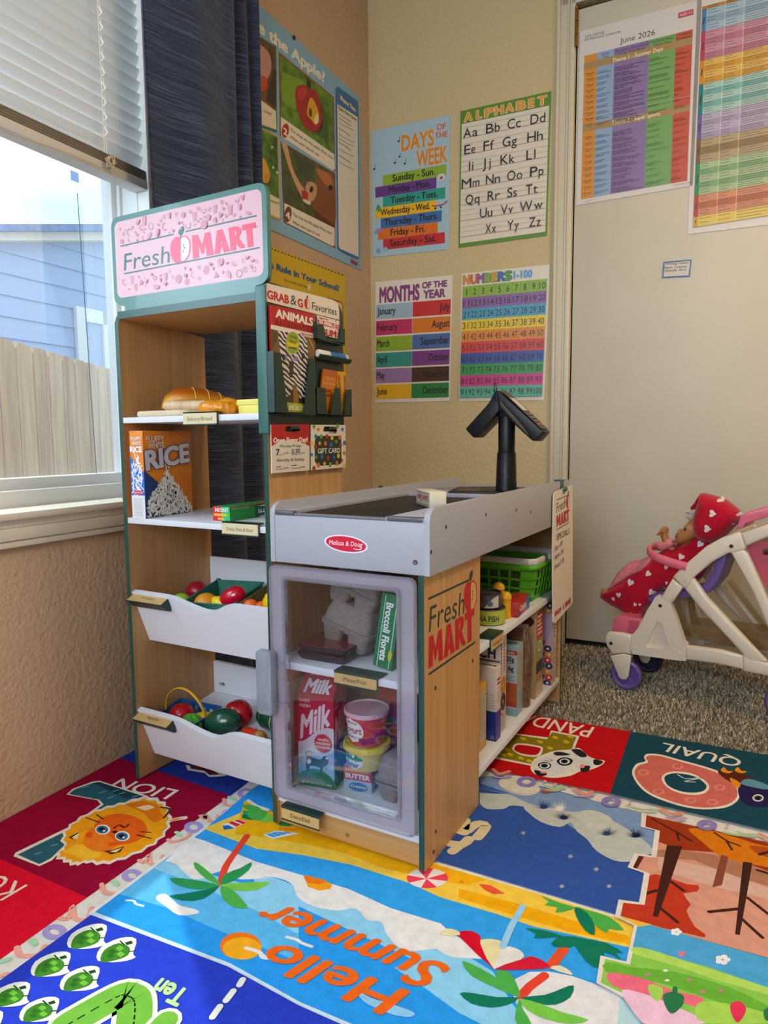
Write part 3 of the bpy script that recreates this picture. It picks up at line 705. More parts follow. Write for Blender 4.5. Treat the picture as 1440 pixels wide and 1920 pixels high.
for p in ((545, 806), (616, 807)):
    mb = MB(); c = on(p[0], p[1], (XR, 0, 0), (1, 0, 0)); mb.box((XR-.0, c.y-.013, c.z-.002), (XR+.012, c.y+.013, c.z+.002), DGREEN, .0008); mb.box((XR+.0095, c.y-.013, c.z-.002), (XR+.012, c.y+.013, c.z+.007), DGREEN, .0008)
    mb.build('card_hook', rk)

# freezer: shelves, see-through door
for zt in (.3185, .0595):
    mb = MB(); mb.box((.381, .004, zt-.0135), (WR-PT, .236, zt), MEL, .0006); s = mb.build('shelf', st)
    mb = MB(); TAN = M('#D2AA69', .5)
    if zt > .2:
        x0, x1 = .5135, .6005; zc = zt
        mb.box((x0, -.001, zc+.0005), (x1+.004, .028, zc+.003), DGREEN, .0008); mb.box((x0, -.001, zc-.0235), (x1, .0015, zc+.002), DGREEN, .0006); mb.box((x0+.001, -.0022, zc-.019), (x1-.001, -.0006, zc-.0015), TAN)
        a = mb.art((x0, -.0024, zc-.019), (1, 0, 0), ZZ); a.t('Meat/Fish', .02, .0055, .046, .0075, '#3B3420', 0, .08)
    else:
        x0, x1 = .4045, .4885; zc = .051
        mb.box((x0, -.017, zc), (x1, -.001, zc+.003), DGREEN, .0008); mb.box((x0, -.0185, zc-.002), (x1, -.0165, zc+.003), DGREEN, .0006); mb.box((x0, -.0185, zc-.0245), (x1, -.0165, zc-.0215), DGREEN, .0006)
        mb.box((x0+.001, -.018, zc-.0225), (x1-.001, -.0168, zc-.001), TAN)
        a = mb.art((x0, -.0183, zc-.0225), (1, 0, 0), ZZ); a.t('Dairy/Deli', .021, .0075, .043, .0078, '#3B3420', 0, .08)
    mb.build('label_holder', s)
CLR = clear((.96, .95, .98), .08, .08, .54, '#E2DAEA'); CLR2 = clear((.97, .97, 1), .12, .05, .32, '#D6D2E0'); PANE = clear((.94, .94, .96), .03, .02, .008, '#C9C9DD')
mb = MB(); XD_ = fr((0, -.002, 0), (1, 0, 0), ZZ)
ou = rrect(.3845, .0625, .6755, .4975, .012); inn = rrect(.4165, .0885, .6455, .4755, .006)
mb.prism(ou, 0, .007, CLR, X=XD_, holes=[inn[::-1]]); 
mb.prism(rrect(.3845, .0625, .6755, .4975, .012), .007, .0095, CLR2, X=XD_, holes=[rrect(.3872, .0652, .6728, .4948, .01)[::-1]])
mb.prism(rrect(.4125, .0845, .6495, .4795, .007), .007, .0105, CLR2, X=XD_, holes=[rrect(.4165, .0885, .6455, .4755, .006)[::-1]])
dr = mb.build('door', st)
mb = MB(); mb.box((.4165, -.0045, .0885), (.6455, -.003, .4755), PANE)
mb.prism(rrect(.4165, .0885, .6455, .4755, .006), .0015, .0095, CLR2, X=XD_, holes=[rrect(.4190, .0910, .6430, .4730, .005)[::-1]]); mb.build('pane', dr)
mb = MB(); mb.prism(rrect(.3640, .2245, .3995, .3435, .008), .012, .030, clear((.95, .97, 1), .12, .08, .7, '#C2CCDA'), X=XD_, bev=.004)
for z in (.245, .320): mb.box((.392, -.016, z-.0015), (.424, -.0125, z+.0015), CLR2, .0008)
for z in (.25, .318): mb.box((.386, -.014, z-.012), (.398, -.008, z+.012), CLR2, .001)
mb.build('handle', dr)

# counter top
ZB, ZT = .5016, .6097
def rail(x, y1, name):
    mb = MB(); o = [(0, ZB), (y1, ZB), (y1, ZT-.012), (y1-.01, ZT)]+ell(.022, ZT-.022, .022, .022, 0, 7, pi/2, pi)
    mb.prism(o, 0, PT, GREY, X=YZ(x), bev=.0008)
    if x > .6:
        for p in ((836, 988), (911, 965), (968, 956), (995, 960), (808, 1035)):
            c = on(p[0], p[1], (x+PT, 0, 0), (1, 0, 0)); c.x = x+PT+.0002; mb.lathe([(.0034, 0), (.0034, .0004), (.002, .0005), (0, .0002)], M('#5E5148', .4, metal=.7), X=fr(c, (0, 1, 0), ZZ), n=12)
    return mb.build(name, st)
rail(WR, RL, 'rail'); rail(.3809, .85, 'rail')
mb = MB(); mb.box((.3913, .001, ZB), (WR, .011, .5865), GREY, .0006); P = V((0, .0008, 0)); N = V((0, -1, 0))
a = mb.art(P, (1, 0, 0), ZZ, rough=.35); a.ell(.5405, .5435, .0435, .0150, '#E2E4EC', -.06, 30); a.ell(.5405, .5435, .0400, .0127, '#D31A3C', -.06, 30)
a.t('Melissa & Doug', .507, .5405, .066, .0085, '#F4EDF0', .006, .18); a.stroke([(.556, .537), (.562, .5352), (.571, .5362)], .0011, '#F4EDF0')
mb.lathe([(.0042, 0), (.0042, .001), (.0026, .0012), (0, .0003)], M('#7B767A', .3, metal=.8), X=fr((.6715, .0006, .5225), (1, 0, 0), ZZ), n=16)
mb.build('front_panel', st)
mb = MB(); TRIMG = M('#55555C', .35); mb.box((.3913, .0, .5865), (.418, .85, .5935), GREY, .0005); mb.box((.618, .0, .5865), (WR, .85, .5935), GREY, .0005); mb.box((.418, .470, .5865), (.618, .85, .5935), GREY, .0005)
mb.box((.392, -.0012, .5862), (.4335, .012, .5945), TRIMG, .0025); mb.box((.6195, -.0012, .5862), (.6865, .012, .5945), TRIMG, .0025); mb.box((.4335, .0, .5862), (.6195, .012, .5915), M('#6A6A72', .4), .002)
mb.box((.392, .012, .57), (WR, .85, .5795), GREY); mb.build('counter_top', st)
mb = MB(); mb.box((.420, .012, .578), (.617, .470, .5868), M('#1B1A19', .55, noise=.1, nscale=60), .003); mb.build('conveyor_belt', st)
for zt, nm in ((.3185, 'shelf'), (.0690, 'shelf')):
    mb = MB(); mb.box((.400, DF, zt-.0145), (WR-.001, .846, zt), MEL, .0006); s = mb.build(nm, st)
    if zt > .2:
        mb = MB(); y0, y1 = .300, .372; x = WR
        mb.box((x-.03, y0, zt+.0002), (x+.004, y1, zt+.003), DGREEN, .0008); mb.box((x, y0, zt-.026), (x+.0025, y1, zt+.003), DGREEN, .0006); mb.box((x+.0018, y0+.001, zt-.0225), (x+.0034, y1-.001, zt-.0015), M('#CBA565', .5))
        a = mb.art((x+.0036, y0, zt-.0225), (0, 1, 0), ZZ); a.t('Canned & Boxed Food', .010, .007, .052, .0065, '#54452A', 0, .08); mb.build('label_holder', s)
# empty clip hook standing over the far end belongs to the specials board below

# ------------------------------------------------------------------ things on the counter
GREYD = M('#4A4A4A', .5)
sb = thing('specials_board', 'tall white specials board hanging from a green clip at the counter end', 'sign board', (.70, .80, .25)); inv = Matrix.Translation(-V(sb.location)); BXX = .7005
def P2(x, y): p = on(x, y, (BXX, 0, 0), (1, 0, 0)); return (p.y, p.z)
mb = MB(); hole = [P2(x, y) for x, y in ((1053, 925), (1055, 922.5), (1062, 916.5), (1063.5, 917.5), (1061.5, 921), (1055, 926))]
mb.prism([P2(x, y) for x, y in ((1036, 940), (1036.6, 928), (1039.5, 922.5), (1068, 910), (1070.8, 909.5), (1071.6, 914), (1072, 1000), (1072, 1128), (1070, 1133), (1041, 1166), (1037.5, 1169), (1035.5, 1165), (1034.5, 1040))], 0, .0028, M('#E8DCCB', .4), X=inv @ YZ(BXX), holes=[hole[::-1]])
A0 = Art(mb, lambda x, y: inv @ on(x, y, (BXX+.003, 0, 0), (1, 0, 0)), (1, 0, 0)); a = A0
for p, q in (((1044, 937.6), (1066.5, 927.7)), ((1043.5, 993.3), (1066.5, 979.8))): a.stroke([p, q], .0022, '#3A3833')
a.text('Fresh', (1043.5, 962), (1061, 950), (1043.5, 943), '#3A3833', .004, .1); apple(a, (1065, 941), 3.4, 12, '#B8242C', '#E8DCCB', '#3A3833', shear=-.35)
mart(a, (1043.5, 988.6), (1067, 975.8), (1043.5, 966.5), '#B8242C'); a.text('SPECIALS', (1043.5, 1014), (1067.5, 1000.6), (1043.5, 1001.5), '#3A3833', 0)
for t, o, b in (('Fish 1.00', (1040, 1034.5), (1054, 1021)), ('Apples 2.00', (1039.5, 1050), (1056, 1036)), ('Bread 5.00', (1040, 1068), (1057, 1053))): a.text(t, o, b, (o[0], o[1]-9), '#4B2E6B', .01, .2)
a.text('SHOP', (1040, 1156), (1052, 1146), (1040, 1147), '#B8242C', .05); a.text('&', (1054.5, 1143.5), (1058.5, 1140), (1054.5, 1133.5), '#3A3833'); a.text('SAVE', (1059.5, 1139), (1069.5, 1130), (1059.5, 1129), '#B8242C', .05)
mb.build('board', sb)
mb = MB(); y0, y1 = .775, .803
for a_, b_ in (((WR-.006, y0, ZT+.001), (.7035, y1, ZT+.0035)), ((WR-.006, y0, ZT-.02), (WR-.0035, y1, ZT+.002)), ((.6985, y0, .585), (.7003, y1, ZT+.003)), ((.6985, y0, .585), (.709, y1, .5875)), ((.7068, y0, .585), (.709, y1, .5945))):
    mb.box(a_, b_, GREEN, .0006, inv)
mb.build('clip', sb)

ls = thing('lane_sign', 'small cream block sign with red lettering lying on the conveyor belt', 'sign', (.5628, .2521, .5870), (0, 0, radians(-47.5)))
mb = MB(); mb.box((-.048, -.0, .0), (.048, .034, .031), M('#E4DCC0', .4), .003)
a = mb.art((.048, -.0004, .031), (-1, 0, 0), (0, 0, -1)); a.rect(.006, .003, .09, .028, '#B9AFA0'); a.rect(.006, .003, .09, .0042, '#3A3632'); a.rect(.006, .0268, .09, .028, '#3A3632')
a.t('Lane', .012, .0095, .031, .0125, '#B0202C', .03); a.t('Open', .048, .0095, .034, .0125, '#B0202C', .03); mb.build('sign_block', ls)
mb = MB(); mb.lathe([(.004, 0), (.004, .006), (.0, .0075)], M('#EDE8D8', .4), X=T(-.048, .017, .014) @ RY(-pi/2), n=14); mb.build('peg', ls)

cr_ = thing('card_reader', 'black card terminal with two angled heads on a round pole', 'card terminal', (.612, .62, .5935)); inv = Matrix.Translation(-V(cr_.location))
BLK = M('#101014', .42, .35); BLK2 = M('#24252A', .5)
mb = MB(); mb.prism([(.466, .655), (.508, .500), (.628, .510), (.668, .535), (.664, .70), (.55, .705)], .5936, .5975, BLK, X=inv, bev=.001)
a = mb.art(inv @ V((0, 0, .5979)), (1, 0, 0), (0, 1, 0)); a.poly([(.485, .645), (.515, .525), (.57, .53), (.54, .66)], '#5B4C3C'); mb.build('base', cr_)
PX = inv @ T(.6145, .60, 0)
mb = MB(); mb.lathe([(.0255, .5975), (.0245, .61), (.0222, .684), (.0205, .687), (.0198, .688), (.0198, .77), (.0215, .772), (.0215, .79), (.012, .80)], BLK, X=PX, n=28); mb.build('pole', cr_)
VR = .575
def z3(x, y): p = on(860+x/7.58, 715+y/7.58, (0, VR, 0), (0, 1, 0)); return (p.x, p.z)
XZ = Matrix(((1, 0, 0, 0), (0, 0, 1, VR), (0, 1, 0, 0), (0, 0, 0, 1)))
WD = .062
mb = MB(); mb.prism([z3(*p) for p in ((535, 130), (570, 135), (1195, 715), (1185, 735), (1085, 850), (1045, 845), (1010, 815), (820, 640), (560, 400))], 0, WD, BLK, X=inv @ XZ, bev=.0025); t1 = mb.build('terminal', cr_)
mb = MB(); mb.prism([z3(*p) for p in ((540, 130), (505, 150), (430, 300), (98, 672), (110, 700), (205, 800), (225, 800), (460, 560), (570, 420))], 0, WD, BLK, X=inv @ XZ, bev=.0025); mb.build('terminal', cr_)
A_, B_ = V((z3(585, 130)[0], VR, z3(585, 130)[1])), V((z3(1185, 700)[0], VR, z3(1185, 700)[1])); U_ = (B_-A_); Ln = U_.length; U_.normalize(); FN = V((0, 1, 0)).cross(U_)*1
if FN.x < 0: FN = -FN
mb = MB(); a = Art(mb, lambda x, y: inv @ (A_+U_*(x*Ln)+V((0, 1, 0))*(y*WD)+FN*.0012), FN)
a.poly(rrect(.02, .06, .97, .94, .03), '#4A443C'); a.poly([(.16, .2), (.53, .2), (.53, .86), (.16, .86)], '#24221F'); a.poly([(.18, .24), (.50, .24), (.50, .82), (.18, .82)], '#C9C6C2')
mb.build('screen', t1)
for i in range(4):
    for j in range(3 if i < 3 else 2):
        mb = MB(); xx = .58+.085*i; yy = .2+.24*j if i < 3 else .24+.38*j
        c = inv @ (A_+U_*(xx*Ln)+V((0, 1, 0))*(yy*WD)+FN*.0012); col = '#6E675D' if i < 3 else ('#D8432B', '#5FA82E')[j]
        mb.box((0, 0, 0), (.006, .0105 if i < 3 else .014, .0018), M(col, .5), .0007, fr(c, U_, (0, 1, 0)) if FN.dot(U_.cross(V((0, 1, 0)))) > 0 else fr(c+FN*.0018, U_, (0, 1, 0))); mb.build('key', t1)
mb = MB(); s0 = [V((z3(*p)[0], VR-.006, z3(*p)[1])) for p in ((600, 300), (640, 370), (760, 500), (880, 630), (960, 720), (1010, 775))]
mb.tube([inv @ p for p in s0], [.0045, .0065, .0062, .0058, .0045, .0015], BLK2, n=10); mb.build('stylus', cr_)
mb = MB(); mb.tube([inv @ V((z3(*p)[0], VR-.004, z3(*p)[1])) for p in spl([(545, 290), (525, 180), (515, 80), (520, 35), (533, 28), (540, 60), (545, 140)], 4, False)], .0011, BLK, n=6); mb.build('cord', cr_)
sc_ = thing('barcode_scanner', 'rounded black top of a scanner peeking over the counter rail', 'scanner', (.372, .58, .55))
mb = MB(); p = on(714, 914, (.374, 0, 0), (1, 0, 0)); mb.ball((p.x-.372, p.y-.58, p.z-.55-.022), (.006, .024, .027), BLK, n=20, m=12); mb.build('scanner_head', sc_)
# ------------------------------------------------------------------ the printed play rug
def zoomed(x0, y0, k):
    return lambda *p: [(x0+x/k, y0+y/k) for x, y in p]
zA, zB, zC = zoomed(0, 1380, 2.5714), zoomed(480, 1480, 2.7692), zoomed(860, 1320, 2.4828)
RUGM = {}
def plush(col):
    if col not in RUGM: RUGM[col] = M(col, .95, .04, noise=.08, nscale=55, bump=.3, bscale=420)
    return RUGM[col]
mb = MB()
x0, x1 = -.118, 1.95; E0 = rug_edge(x0)+.0; E1 = rug_edge(x1)
base = [(x0-.0, -1.35), (x1+.06, -1.35), (x1, E1+.004), (x0-.04, E0+.0)]
lw_ = [(K+LY*d+NL*.004) for d in (.70, 1.0, 1.3, 1.5, 1.7, 2.0, 2.7)]
base = [(p.x, p.y) for p in lw_]+[(x1+.06, lw_[-1].y), (x1, E1+.004)]
mb.prism(base, -.014, -.0045, plush('#E2DED6'))
class Rug(Art):
    def _emit(s, P3, faces, col):
        vs, fs = [], []          # keep the print inside the rug: trim at the wall and at the far edge
        for f in faces:
            q = [P3[i] for i in f]
            for n_, d_ in ((NL, (K+NL*.0045).dot(NL)), (V((.0485, -1, 0)), -(.694+.0015))):
                o = []
                for i in range(len(q)):
                    A, B = q[i], q[(i+1) % len(q)]; da, db = A.dot(n_)-d_, B.dot(n_)-d_
                    if da >= 0: o.append(A)
                    if da*db < 0: o.append(A+(B-A)*(da/(da-db)))
                q = o
                if len(q) < 3: break
            if len(q) >= 3: fs.append(tuple(range(len(vs), len(vs)+len(q)))); vs += q
        if fs: Art._emit(s, vs, fs, plush(col) if isinstance(col, str) else col)
        else: s.k += s.auto
a = Rug(mb, lambda x, y: on(x, y, (0, 0, -.004), ZZ), ZZ, eps=1.2e-5)
RG = Rug(mb, lambda x, y: V((x, y, -.004)), ZZ, eps=1.2e-5)       # the same face in metres
def cut(col, *p, z=zA, s=0, hole=None):
    pts = z(*p); a.poly(spl(pts, s) if s else pts, col)
def sk(col, w, *p, z=zA, s=0, closed=False):
    pts = z(*p); a.stroke(spl(pts, s, closed) if s else pts, w, col, closed=closed)
def rugtext(t, o, b, ty, col, z=zA, bold=.01, slant=0):
    o, b, ty = z(o, b, ty); a.text(t, o, b, ty, col, bold, slant)
CREAM = '#E6DFD0'
# border squares on the left
cut('#960E34', (-300, 480), (0, 385), (545, 95), (1112, 288), (420, 778), (0, 592), (-300, 460+100))
cut('#27388F', (545, 95), (700, -20), (1300, -60), (1330, 120), (1112, 288))
cut('#DC1430', (-700, 280), (0, 592), (420, 778), (0, 1078), (-700, 1590))
cut(CREAM, (895, 140), (905, 165), (985, 178), (1010, 198), (1065, 195), (1095, 190), (1060, 172), (1000, 150)); cut('#5C2A2A', (915, 142), (920, 158), (985, 168), (1010, 188), (1060, 186), (1000, 150))
rugtext('KOALA', (135, 720), (-210, 590), (0, 800), CREAM)
rugtext('LION', (862, 262), (590, 205), (795, 308), CREAM, bold=.012)
# letter L and the lion
cut(CREAM, (320, 282), (350, 255), (445, 220), (480, 216), (700, 285), (690, 330), (430, 420), (250, 600), (190, 628), (65, 580), (75, 562), (330, 440), (485, 330), (470, 310))
cut('#2F6372', (332, 280), (360, 258), (450, 226), (480, 222), (690, 290), (660, 330), (420, 420), (245, 590), (190, 618), (85, 572), (340, 448), (500, 330), (480, 308))
cut('#24454F', (450, 226), (480, 222), (690, 290), (670, 310), (600, 300))
for x, y in ((480, 275), (545, 268), (575, 280), (640, 295), (400, 250), (520, 300), (350, 470), (250, 530), (170, 570)): sk('#7FA5AC', .003, (x, y), (x+26, y-8))
MANE = [(290, 568), (322, 535), (318, 480), (355, 430), (430, 382), (520, 352), (600, 332), (690, 308), (760, 326), (795, 360), (802, 420), (772, 480), (705, 530), (600, 577), (500, 602), (430, 594), (375, 606), (330, 590)]
def spikes(pts, amp, n=3):
    q = spl(pts, n); cx, cy = 560, 450; return [(cx+(x-cx)*(1+(amp if i % 2 else -amp*.2)), cy+(y-cy)*(1+(amp if i % 2 else -amp*.2))) for i, (x, y) in enumerate(q)]
cut(CREAM, *[(560+(x-560)*1.06, 452+(y-452)*1.10) for x, y in spikes(MANE, .05)])
sk(CREAM, .012, (775, 400), (800, 415), (830, 405), (890, 395), s=4)
cut('#F0A318', *spikes(MANE, .055))
cut('#F6BC30', (300, 560), (370, 520), (440, 530), (500, 560), (470, 590), (400, 600), (360, 578)); cut('#E57A16', (600, 330), (690, 312), (760, 335), (790, 400), (740, 420), (690, 370))
cut('#E8641A', (455, 440), (480, 400), (560, 375), (650, 390), (705, 430), (700, 480), (640, 515), (560, 525), (490, 495), s=4)
cut('#EE7F22', (400, 500), (455, 440), (560, 520), (500, 560), (420, 540), s=4); cut('#F2D6A8', (655, 345), (720, 332), (750, 345), (700, 360))
for x, y in ((495, 452), (590, 484)):
    a.poly(zA(*ell(x, y, 36, 24)), '#EEF0EE'); a.poly(zA(*ell(x-2, y, 29, 19)), '#3C6E8C'); a.poly(zA(*ell(x-4, y-1, 15, 10)), '#16212B'); a.poly(zA(*ell(x+6, y+6, 6, 4)), '#FFFFFF')
sk('#4A1C10', .004, (550, 445), (575, 430), (600, 442), (620, 428), s=3); cut('#4A1C10', (535, 462), (560, 455), (568, 465), (550, 472))
cut('#5A2A18', (330, 490), (385, 462), (350, 500), (375, 510)); cut('#5A2A18', (500, 555), (545, 550), (600, 532), (580, 560), (535, 572)); cut('#EFD9AE', (345, 492), (385, 465), (372, 498)); cut('#EFD9AE', (525, 560), (590, 540), (560, 562))
for p in (((415, 395), (480, 418)), ((465, 380), (498, 402)), ((660, 478), (728, 495)), ((680, 463), (728, 466))): sk('#3A2016', .0025, *p)
cut('#E8541A', *ell(430, 478, 18, 14)); cut('#E8541A', *ell(545, 523, 24, 9)); sk('#6A3018', .005, (775, 345), (820, 355), (790, 395), s=3); cut('#F0A060', (815, 412), (840, 395), (890, 398), (840, 412))
# confetti on the pale border strips
LAV, PCH, MINT, PNK = '#A79BD6', '#F0A896', '#A9DDB0', '#EFB8DC'
for x, y, r in ((1185, 277, 30), (933, 440, 34), (636, 674, 36), (262, 946, 42)): sk(LAV, .009, *ell(x, y, r, r*.62), closed=True)
for p in (((1080, 305), (1090, 335), (1150, 325), (1165, 300)), ((810, 500), (835, 512), (900, 490), (915, 470)), ((490, 715), (505, 755), (570, 760), (605, 730)), ((80, 1020), (100, 1060), (180, 1055), (215, 1015))): sk(PCH, .0075, *p, s=4)
for p in (((965, 385), (990, 400), (985, 375), (1010, 410), (1045, 412), (1050, 385)), ((670, 600), (700, 610), (720, 570), (725, 615), (770, 620), (785, 580)), ((290, 880), (330, 880), (350, 820), (360, 880), (420, 885), (440, 830)), ((-60, 1190), (0, 1160), (30, 1150))): sk(PCH, .0075, *p, s=4)
for p in (((1105, 295), (1135, 312)), ((850, 465), (870, 480)), ((545, 700), (565, 720)), ((150, 985), (170, 1005)), ((0, 1090), (40, 1080))): sk(MINT, .008, *p)
for p in (((1065, 370), (1085, 355)), ((840, 550), (860, 530)), ((520, 790), (545, 770)), ((110, 1105), (150, 1080))): sk(PNK, .004, *p)

# summer scene
cut('#2B9CF2', (436, 858), (985, 452), (1225, 250), (1300, 210), (1330, 420), (1440, 470), (1440, 1300))
a.poly(zA((436, 858), (990, 452), (1440, 640), (1440, 1300))+[], '#2B9CF2')
SUM = zA((436, 858), (985, 452))+zB((0, 180), (20, 80), (850, 385), (950, 385))+zC((0, 768), (745, 990), (738, 1015), (828, 1045), (792, 1222), (672, 1192), (655, 1312), (760, 1362), (740, 1500))+[(1170, 2010), (850, 2010)]
a.poly(SUM, '#2B9CF2')
# deep water far band, beach, foam
a.poly(zA((975, 455), (925, 488))+zB((0, 375), (480, 520), (700, 620), (960, 700), (1100, 780), (1300, 860), (1440, 900))+zC((420, 1235), (650, 1300), (672, 1192), (792, 1222), (800, 1135), (300, 1010), (0, 925))+zB((800, 490), (500, 395), (250, 345), (0, 300)), '#34A4F0')
a.poly(zA((1000, 440), (985, 450))+zB((0, 310), (250, 345), (500, 395), (800, 490), (950, 560), (1250, 650), (1440, 715))+zC((500, 1070), (800, 1137), (830, 1045), (745, 992), (0, 770))+zB((950, 385), (850, 385), (0, 90)), '#F6CC48')
a.poly(zB((-60, 60), (0, 90), (850, 370), (960, 400), (1200, 470), (1100, 500), (900, 470), (640, 405), (450, 330), (250, 285), (0, 245), (-110, 235)), '#F5B414')
a.poly(zC((0, 862), (250, 925), (500, 1000), (795, 1085), (800, 1122), (500, 1058), (300, 1000), (0, 905)), '#F4AE10')
a.stroke(zB((950, 388), (1440, 528))+zC((742, 992),), .008, '#EDE9E0'); a.stroke(zB((-40, 60), (0, 88), (60, 108)), .008, '#EDE9E0')
# pale sky water and scalloped foam
cut('#8FD2F4', (740, 640), (790, 605), (1440, 790), (1440, 1000), (1250, 900), (1000, 760), (840, 690))
a.poly(zB((-10, 450), (80, 455), (520, 620), (930, 835), (1110, 885), (1180, 960), (1200, 1050), (1000, 1000), (800, 880), (500, 740), (200, 600), (-10, 520)), '#8FD2F4')
a.poly(zC((0, 1150), (160, 1250), (250, 1400), (330, 1500), (120, 1500), (0, 1440), (-150, 1330), (-300, 1230)), '#8FD2F4')
cut('#5CBAF2', (560, 760), (740, 640), (900, 700), (1250, 850), (1440, 960), (1440, 1090), (1100, 960), (800, 830))
a.poly(zA((925, 488), (1000, 512))+zB((0, 378), (480, 520), (700, 620), (960, 700), (1000, 740), (1100, 800), (1200, 850), (1180, 885))+spl(zB((1110, 880), (1010, 872), (930, 832), (830, 842), (740, 822), (680, 760), (650, 692), (575, 680), (520, 622), (420, 632), (300, 610), (215, 560), (185, 492), (80, 456), (0, 470)), 3, False)+spl(zA((1310, 682), (1250, 692), (1130, 690), (1070, 652), (940, 695), (850, 622), (792, 607)), 3, False), '#E9E8E6')
a.poly(zC((420, 1248), (530, 1270), (650, 1312), (760, 1362), (740, 1500), (330, 1500), (270, 1400), (230, 1300), (330, 1250)), '#E4E2E4'); a.poly(zC((750, 1370), (860, 1450), (840, 1520), (735, 1520)), '#B9DCE4')
cut('#E9E8E6', (752, 790), (765, 768), (800, 765), (830, 790), (870, 820), (930, 835), (960, 850), (940, 862), (860, 866), (800, 825), s=3)
for p in (((610, 795), (645, 798), (655, 812), (690, 822)), ): sk('#E9E8E6', .004, *p, s=3)
sk('#E9E8E6', .005, (160, 770), (215, 785), (235, 800), (290, 820), z=zB, s=3); sk('#E9E8E6', .006, (20, 850), (40, 870), (80, 882), z=zB, s=3)
sk('#CBE2F0', .009, (440, 858), (1100, 1110), (1440, 1300)); a.stroke(zA((1440, 1300),)+[(700, 1945), (860, 2015)], .009, '#CBE2F0'); sk('#E3E6E4', .007, (440, 856), (985, 448))
# beach ball, slices, towels, parasol
cut('#F07A1C', *ell(1160, 1015, 100, 66)); cut('#F6AE24', *ell(1168, 1028, 94, 54)); sk('#E9E8E6', .006, (1185, 1025), (1250, 1045), (1265, 1070), (1310, 1075), s=3)
a.poly(zB((247, 455), (265, 450), (398, 495), (385, 520), (330, 530), (270, 510)), '#F6A51E'); a.poly(zB((247, 455), (265, 450), (370, 478), (330, 497), (270, 490)), '#EE7A18')
a.poly(zB((1157, 495), (1215, 500), (1293, 545), (1230, 547), (1185, 525)), '#F05A3C'); a.poly(zB((475, 268), (530, 272), (605, 305), (540, 298)), '#F0602C')
a.poly(zB((1067, 484), *ell(1067, 484, 11, 6)), '#F0841C')
a.poly(zB((36, 240), (100, 218), (228, 232), (90, 260)), '#EDEEEA'); a.poly(zB((48, 238), (105, 222), (180, 228), (90, 254)), '#5AB4F0')
for k in range(4): sk('#2E7FD0', .002, (62+k*30, 236-k*4), (92+k*30, 247-k*5), z=zB)
a.poly(zA((1075, 430), (1150, 405), (1190, 418), (1120, 450)), '#EFE6E0'); a.poly(zA((1100, 422), (1120, 414), (1160, 430), (1140, 440)), '#E0303A'); a.poly(zA((1130, 412), (1150, 406), (1186, 420), (1170, 428)), '#E0303A'); a.poly(zA((1072, 436), (1100, 432), (1130, 448), (1080, 455)), '#2A6CC8')
a.poly(zB((125, 200), (225, 210), (180, 222), (110, 212)), '#F08A1C')
U0 = (890, 465)
for k in range(8):
    t0, t1 = k*pi/4+.3, (k+1)*pi/4+.3
    a.poly(zB((885, 468), *[(U0[0]+107*cos(t0+(t1-t0)*j/4), U0[1]+52*sin(t0+(t1-t0)*j/4)) for j in range(5)]), '#F0455A' if k % 2 else '#EDE4DE')
# palms
def leaf(col, *p, z=zA): a.poly(spl(z(*p), 2), col)
G1, G2, G3, G4 = '#4FB04E', '#2F9A58', '#167A5C', '#7CCB4C'
sk('#E84A32', .012, (1190, 485), (1130, 570), (1085, 640), (1065, 715), s=4)
leaf(G1, (1060, 722), (990, 690), (940, 640), (938, 610), (985, 640), (1040, 690)); leaf(G2, (1062, 720), (1085, 670), (1160, 640), (1212, 612), (1200, 650), (1130, 700)); leaf(G4, (1064, 722), (1150, 712), (1250, 708), (1300, 712), (1240, 745), (1140, 750))
leaf(G2, (1058, 726), (980, 705), (880, 690), (818, 690), (860, 725), (960, 745)); leaf(G3, (1060, 728), (990, 745), (880, 765), (815, 775), (880, 798), (980, 790)); leaf(G1, (1064, 728), (1120, 745), (1165, 790), (1195, 835), (1130, 830), (1075, 790))
P2_ = ((1170, 360), (1220, 385), (1180, 370))
leaf(G2, (1170, 362), (1230, 370), (1290, 372), (1250, 395), (1190, 400)); leaf(G3, (1175, 380), (1240, 392), (1300, 385), (1250, 410), (1170, 400)); leaf(G1, (1165, 340), (1210, 335), (1260, 355), (1220, 372)); leaf(G4, (1270, 375), (1310, 385), (1330, 410), (1280, 420), (1240, 405))
leaf(G1, (60, 120), (0, 110), (-50, 130), (-20, 160), (30, 165), z=zB); leaf(G2, (110, 165), (150, 150), (215, 178), (170, 195), (120, 190), z=zB)
sk('#E84632', .012, (290, 1365), (330, 1320), (400, 1268), z=zC)
leaf(G1, (280, 1370), (180, 1330), (60, 1270), (15, 1205), (60, 1215), (160, 1270), (250, 1330), z=zC); leaf(G1, (285, 1368), (200, 1310), (170, 1248), (235, 1252), (270, 1310), z=zC); leaf(G3, (280, 1372), (180, 1370), (60, 1350), (5, 1352), (60, 1400), (150, 1418), (230, 1405), z=zC)
leaf(G3, (288, 1372), (400, 1360), (480, 1330), (535, 1315), (520, 1370), (450, 1405), (370, 1400), z=zC); leaf(G4, (285, 1378), (380, 1400), (480, 1440), (605, 1475), (520, 1495), (400, 1470), (320, 1430), z=zC); leaf(G1, (280, 1380), (300, 1430), (340, 1500), (300, 1540), (262, 1470), z=zC)
sk('#E8562E', .014, (430, 1222), (490, 1145), z=zC)
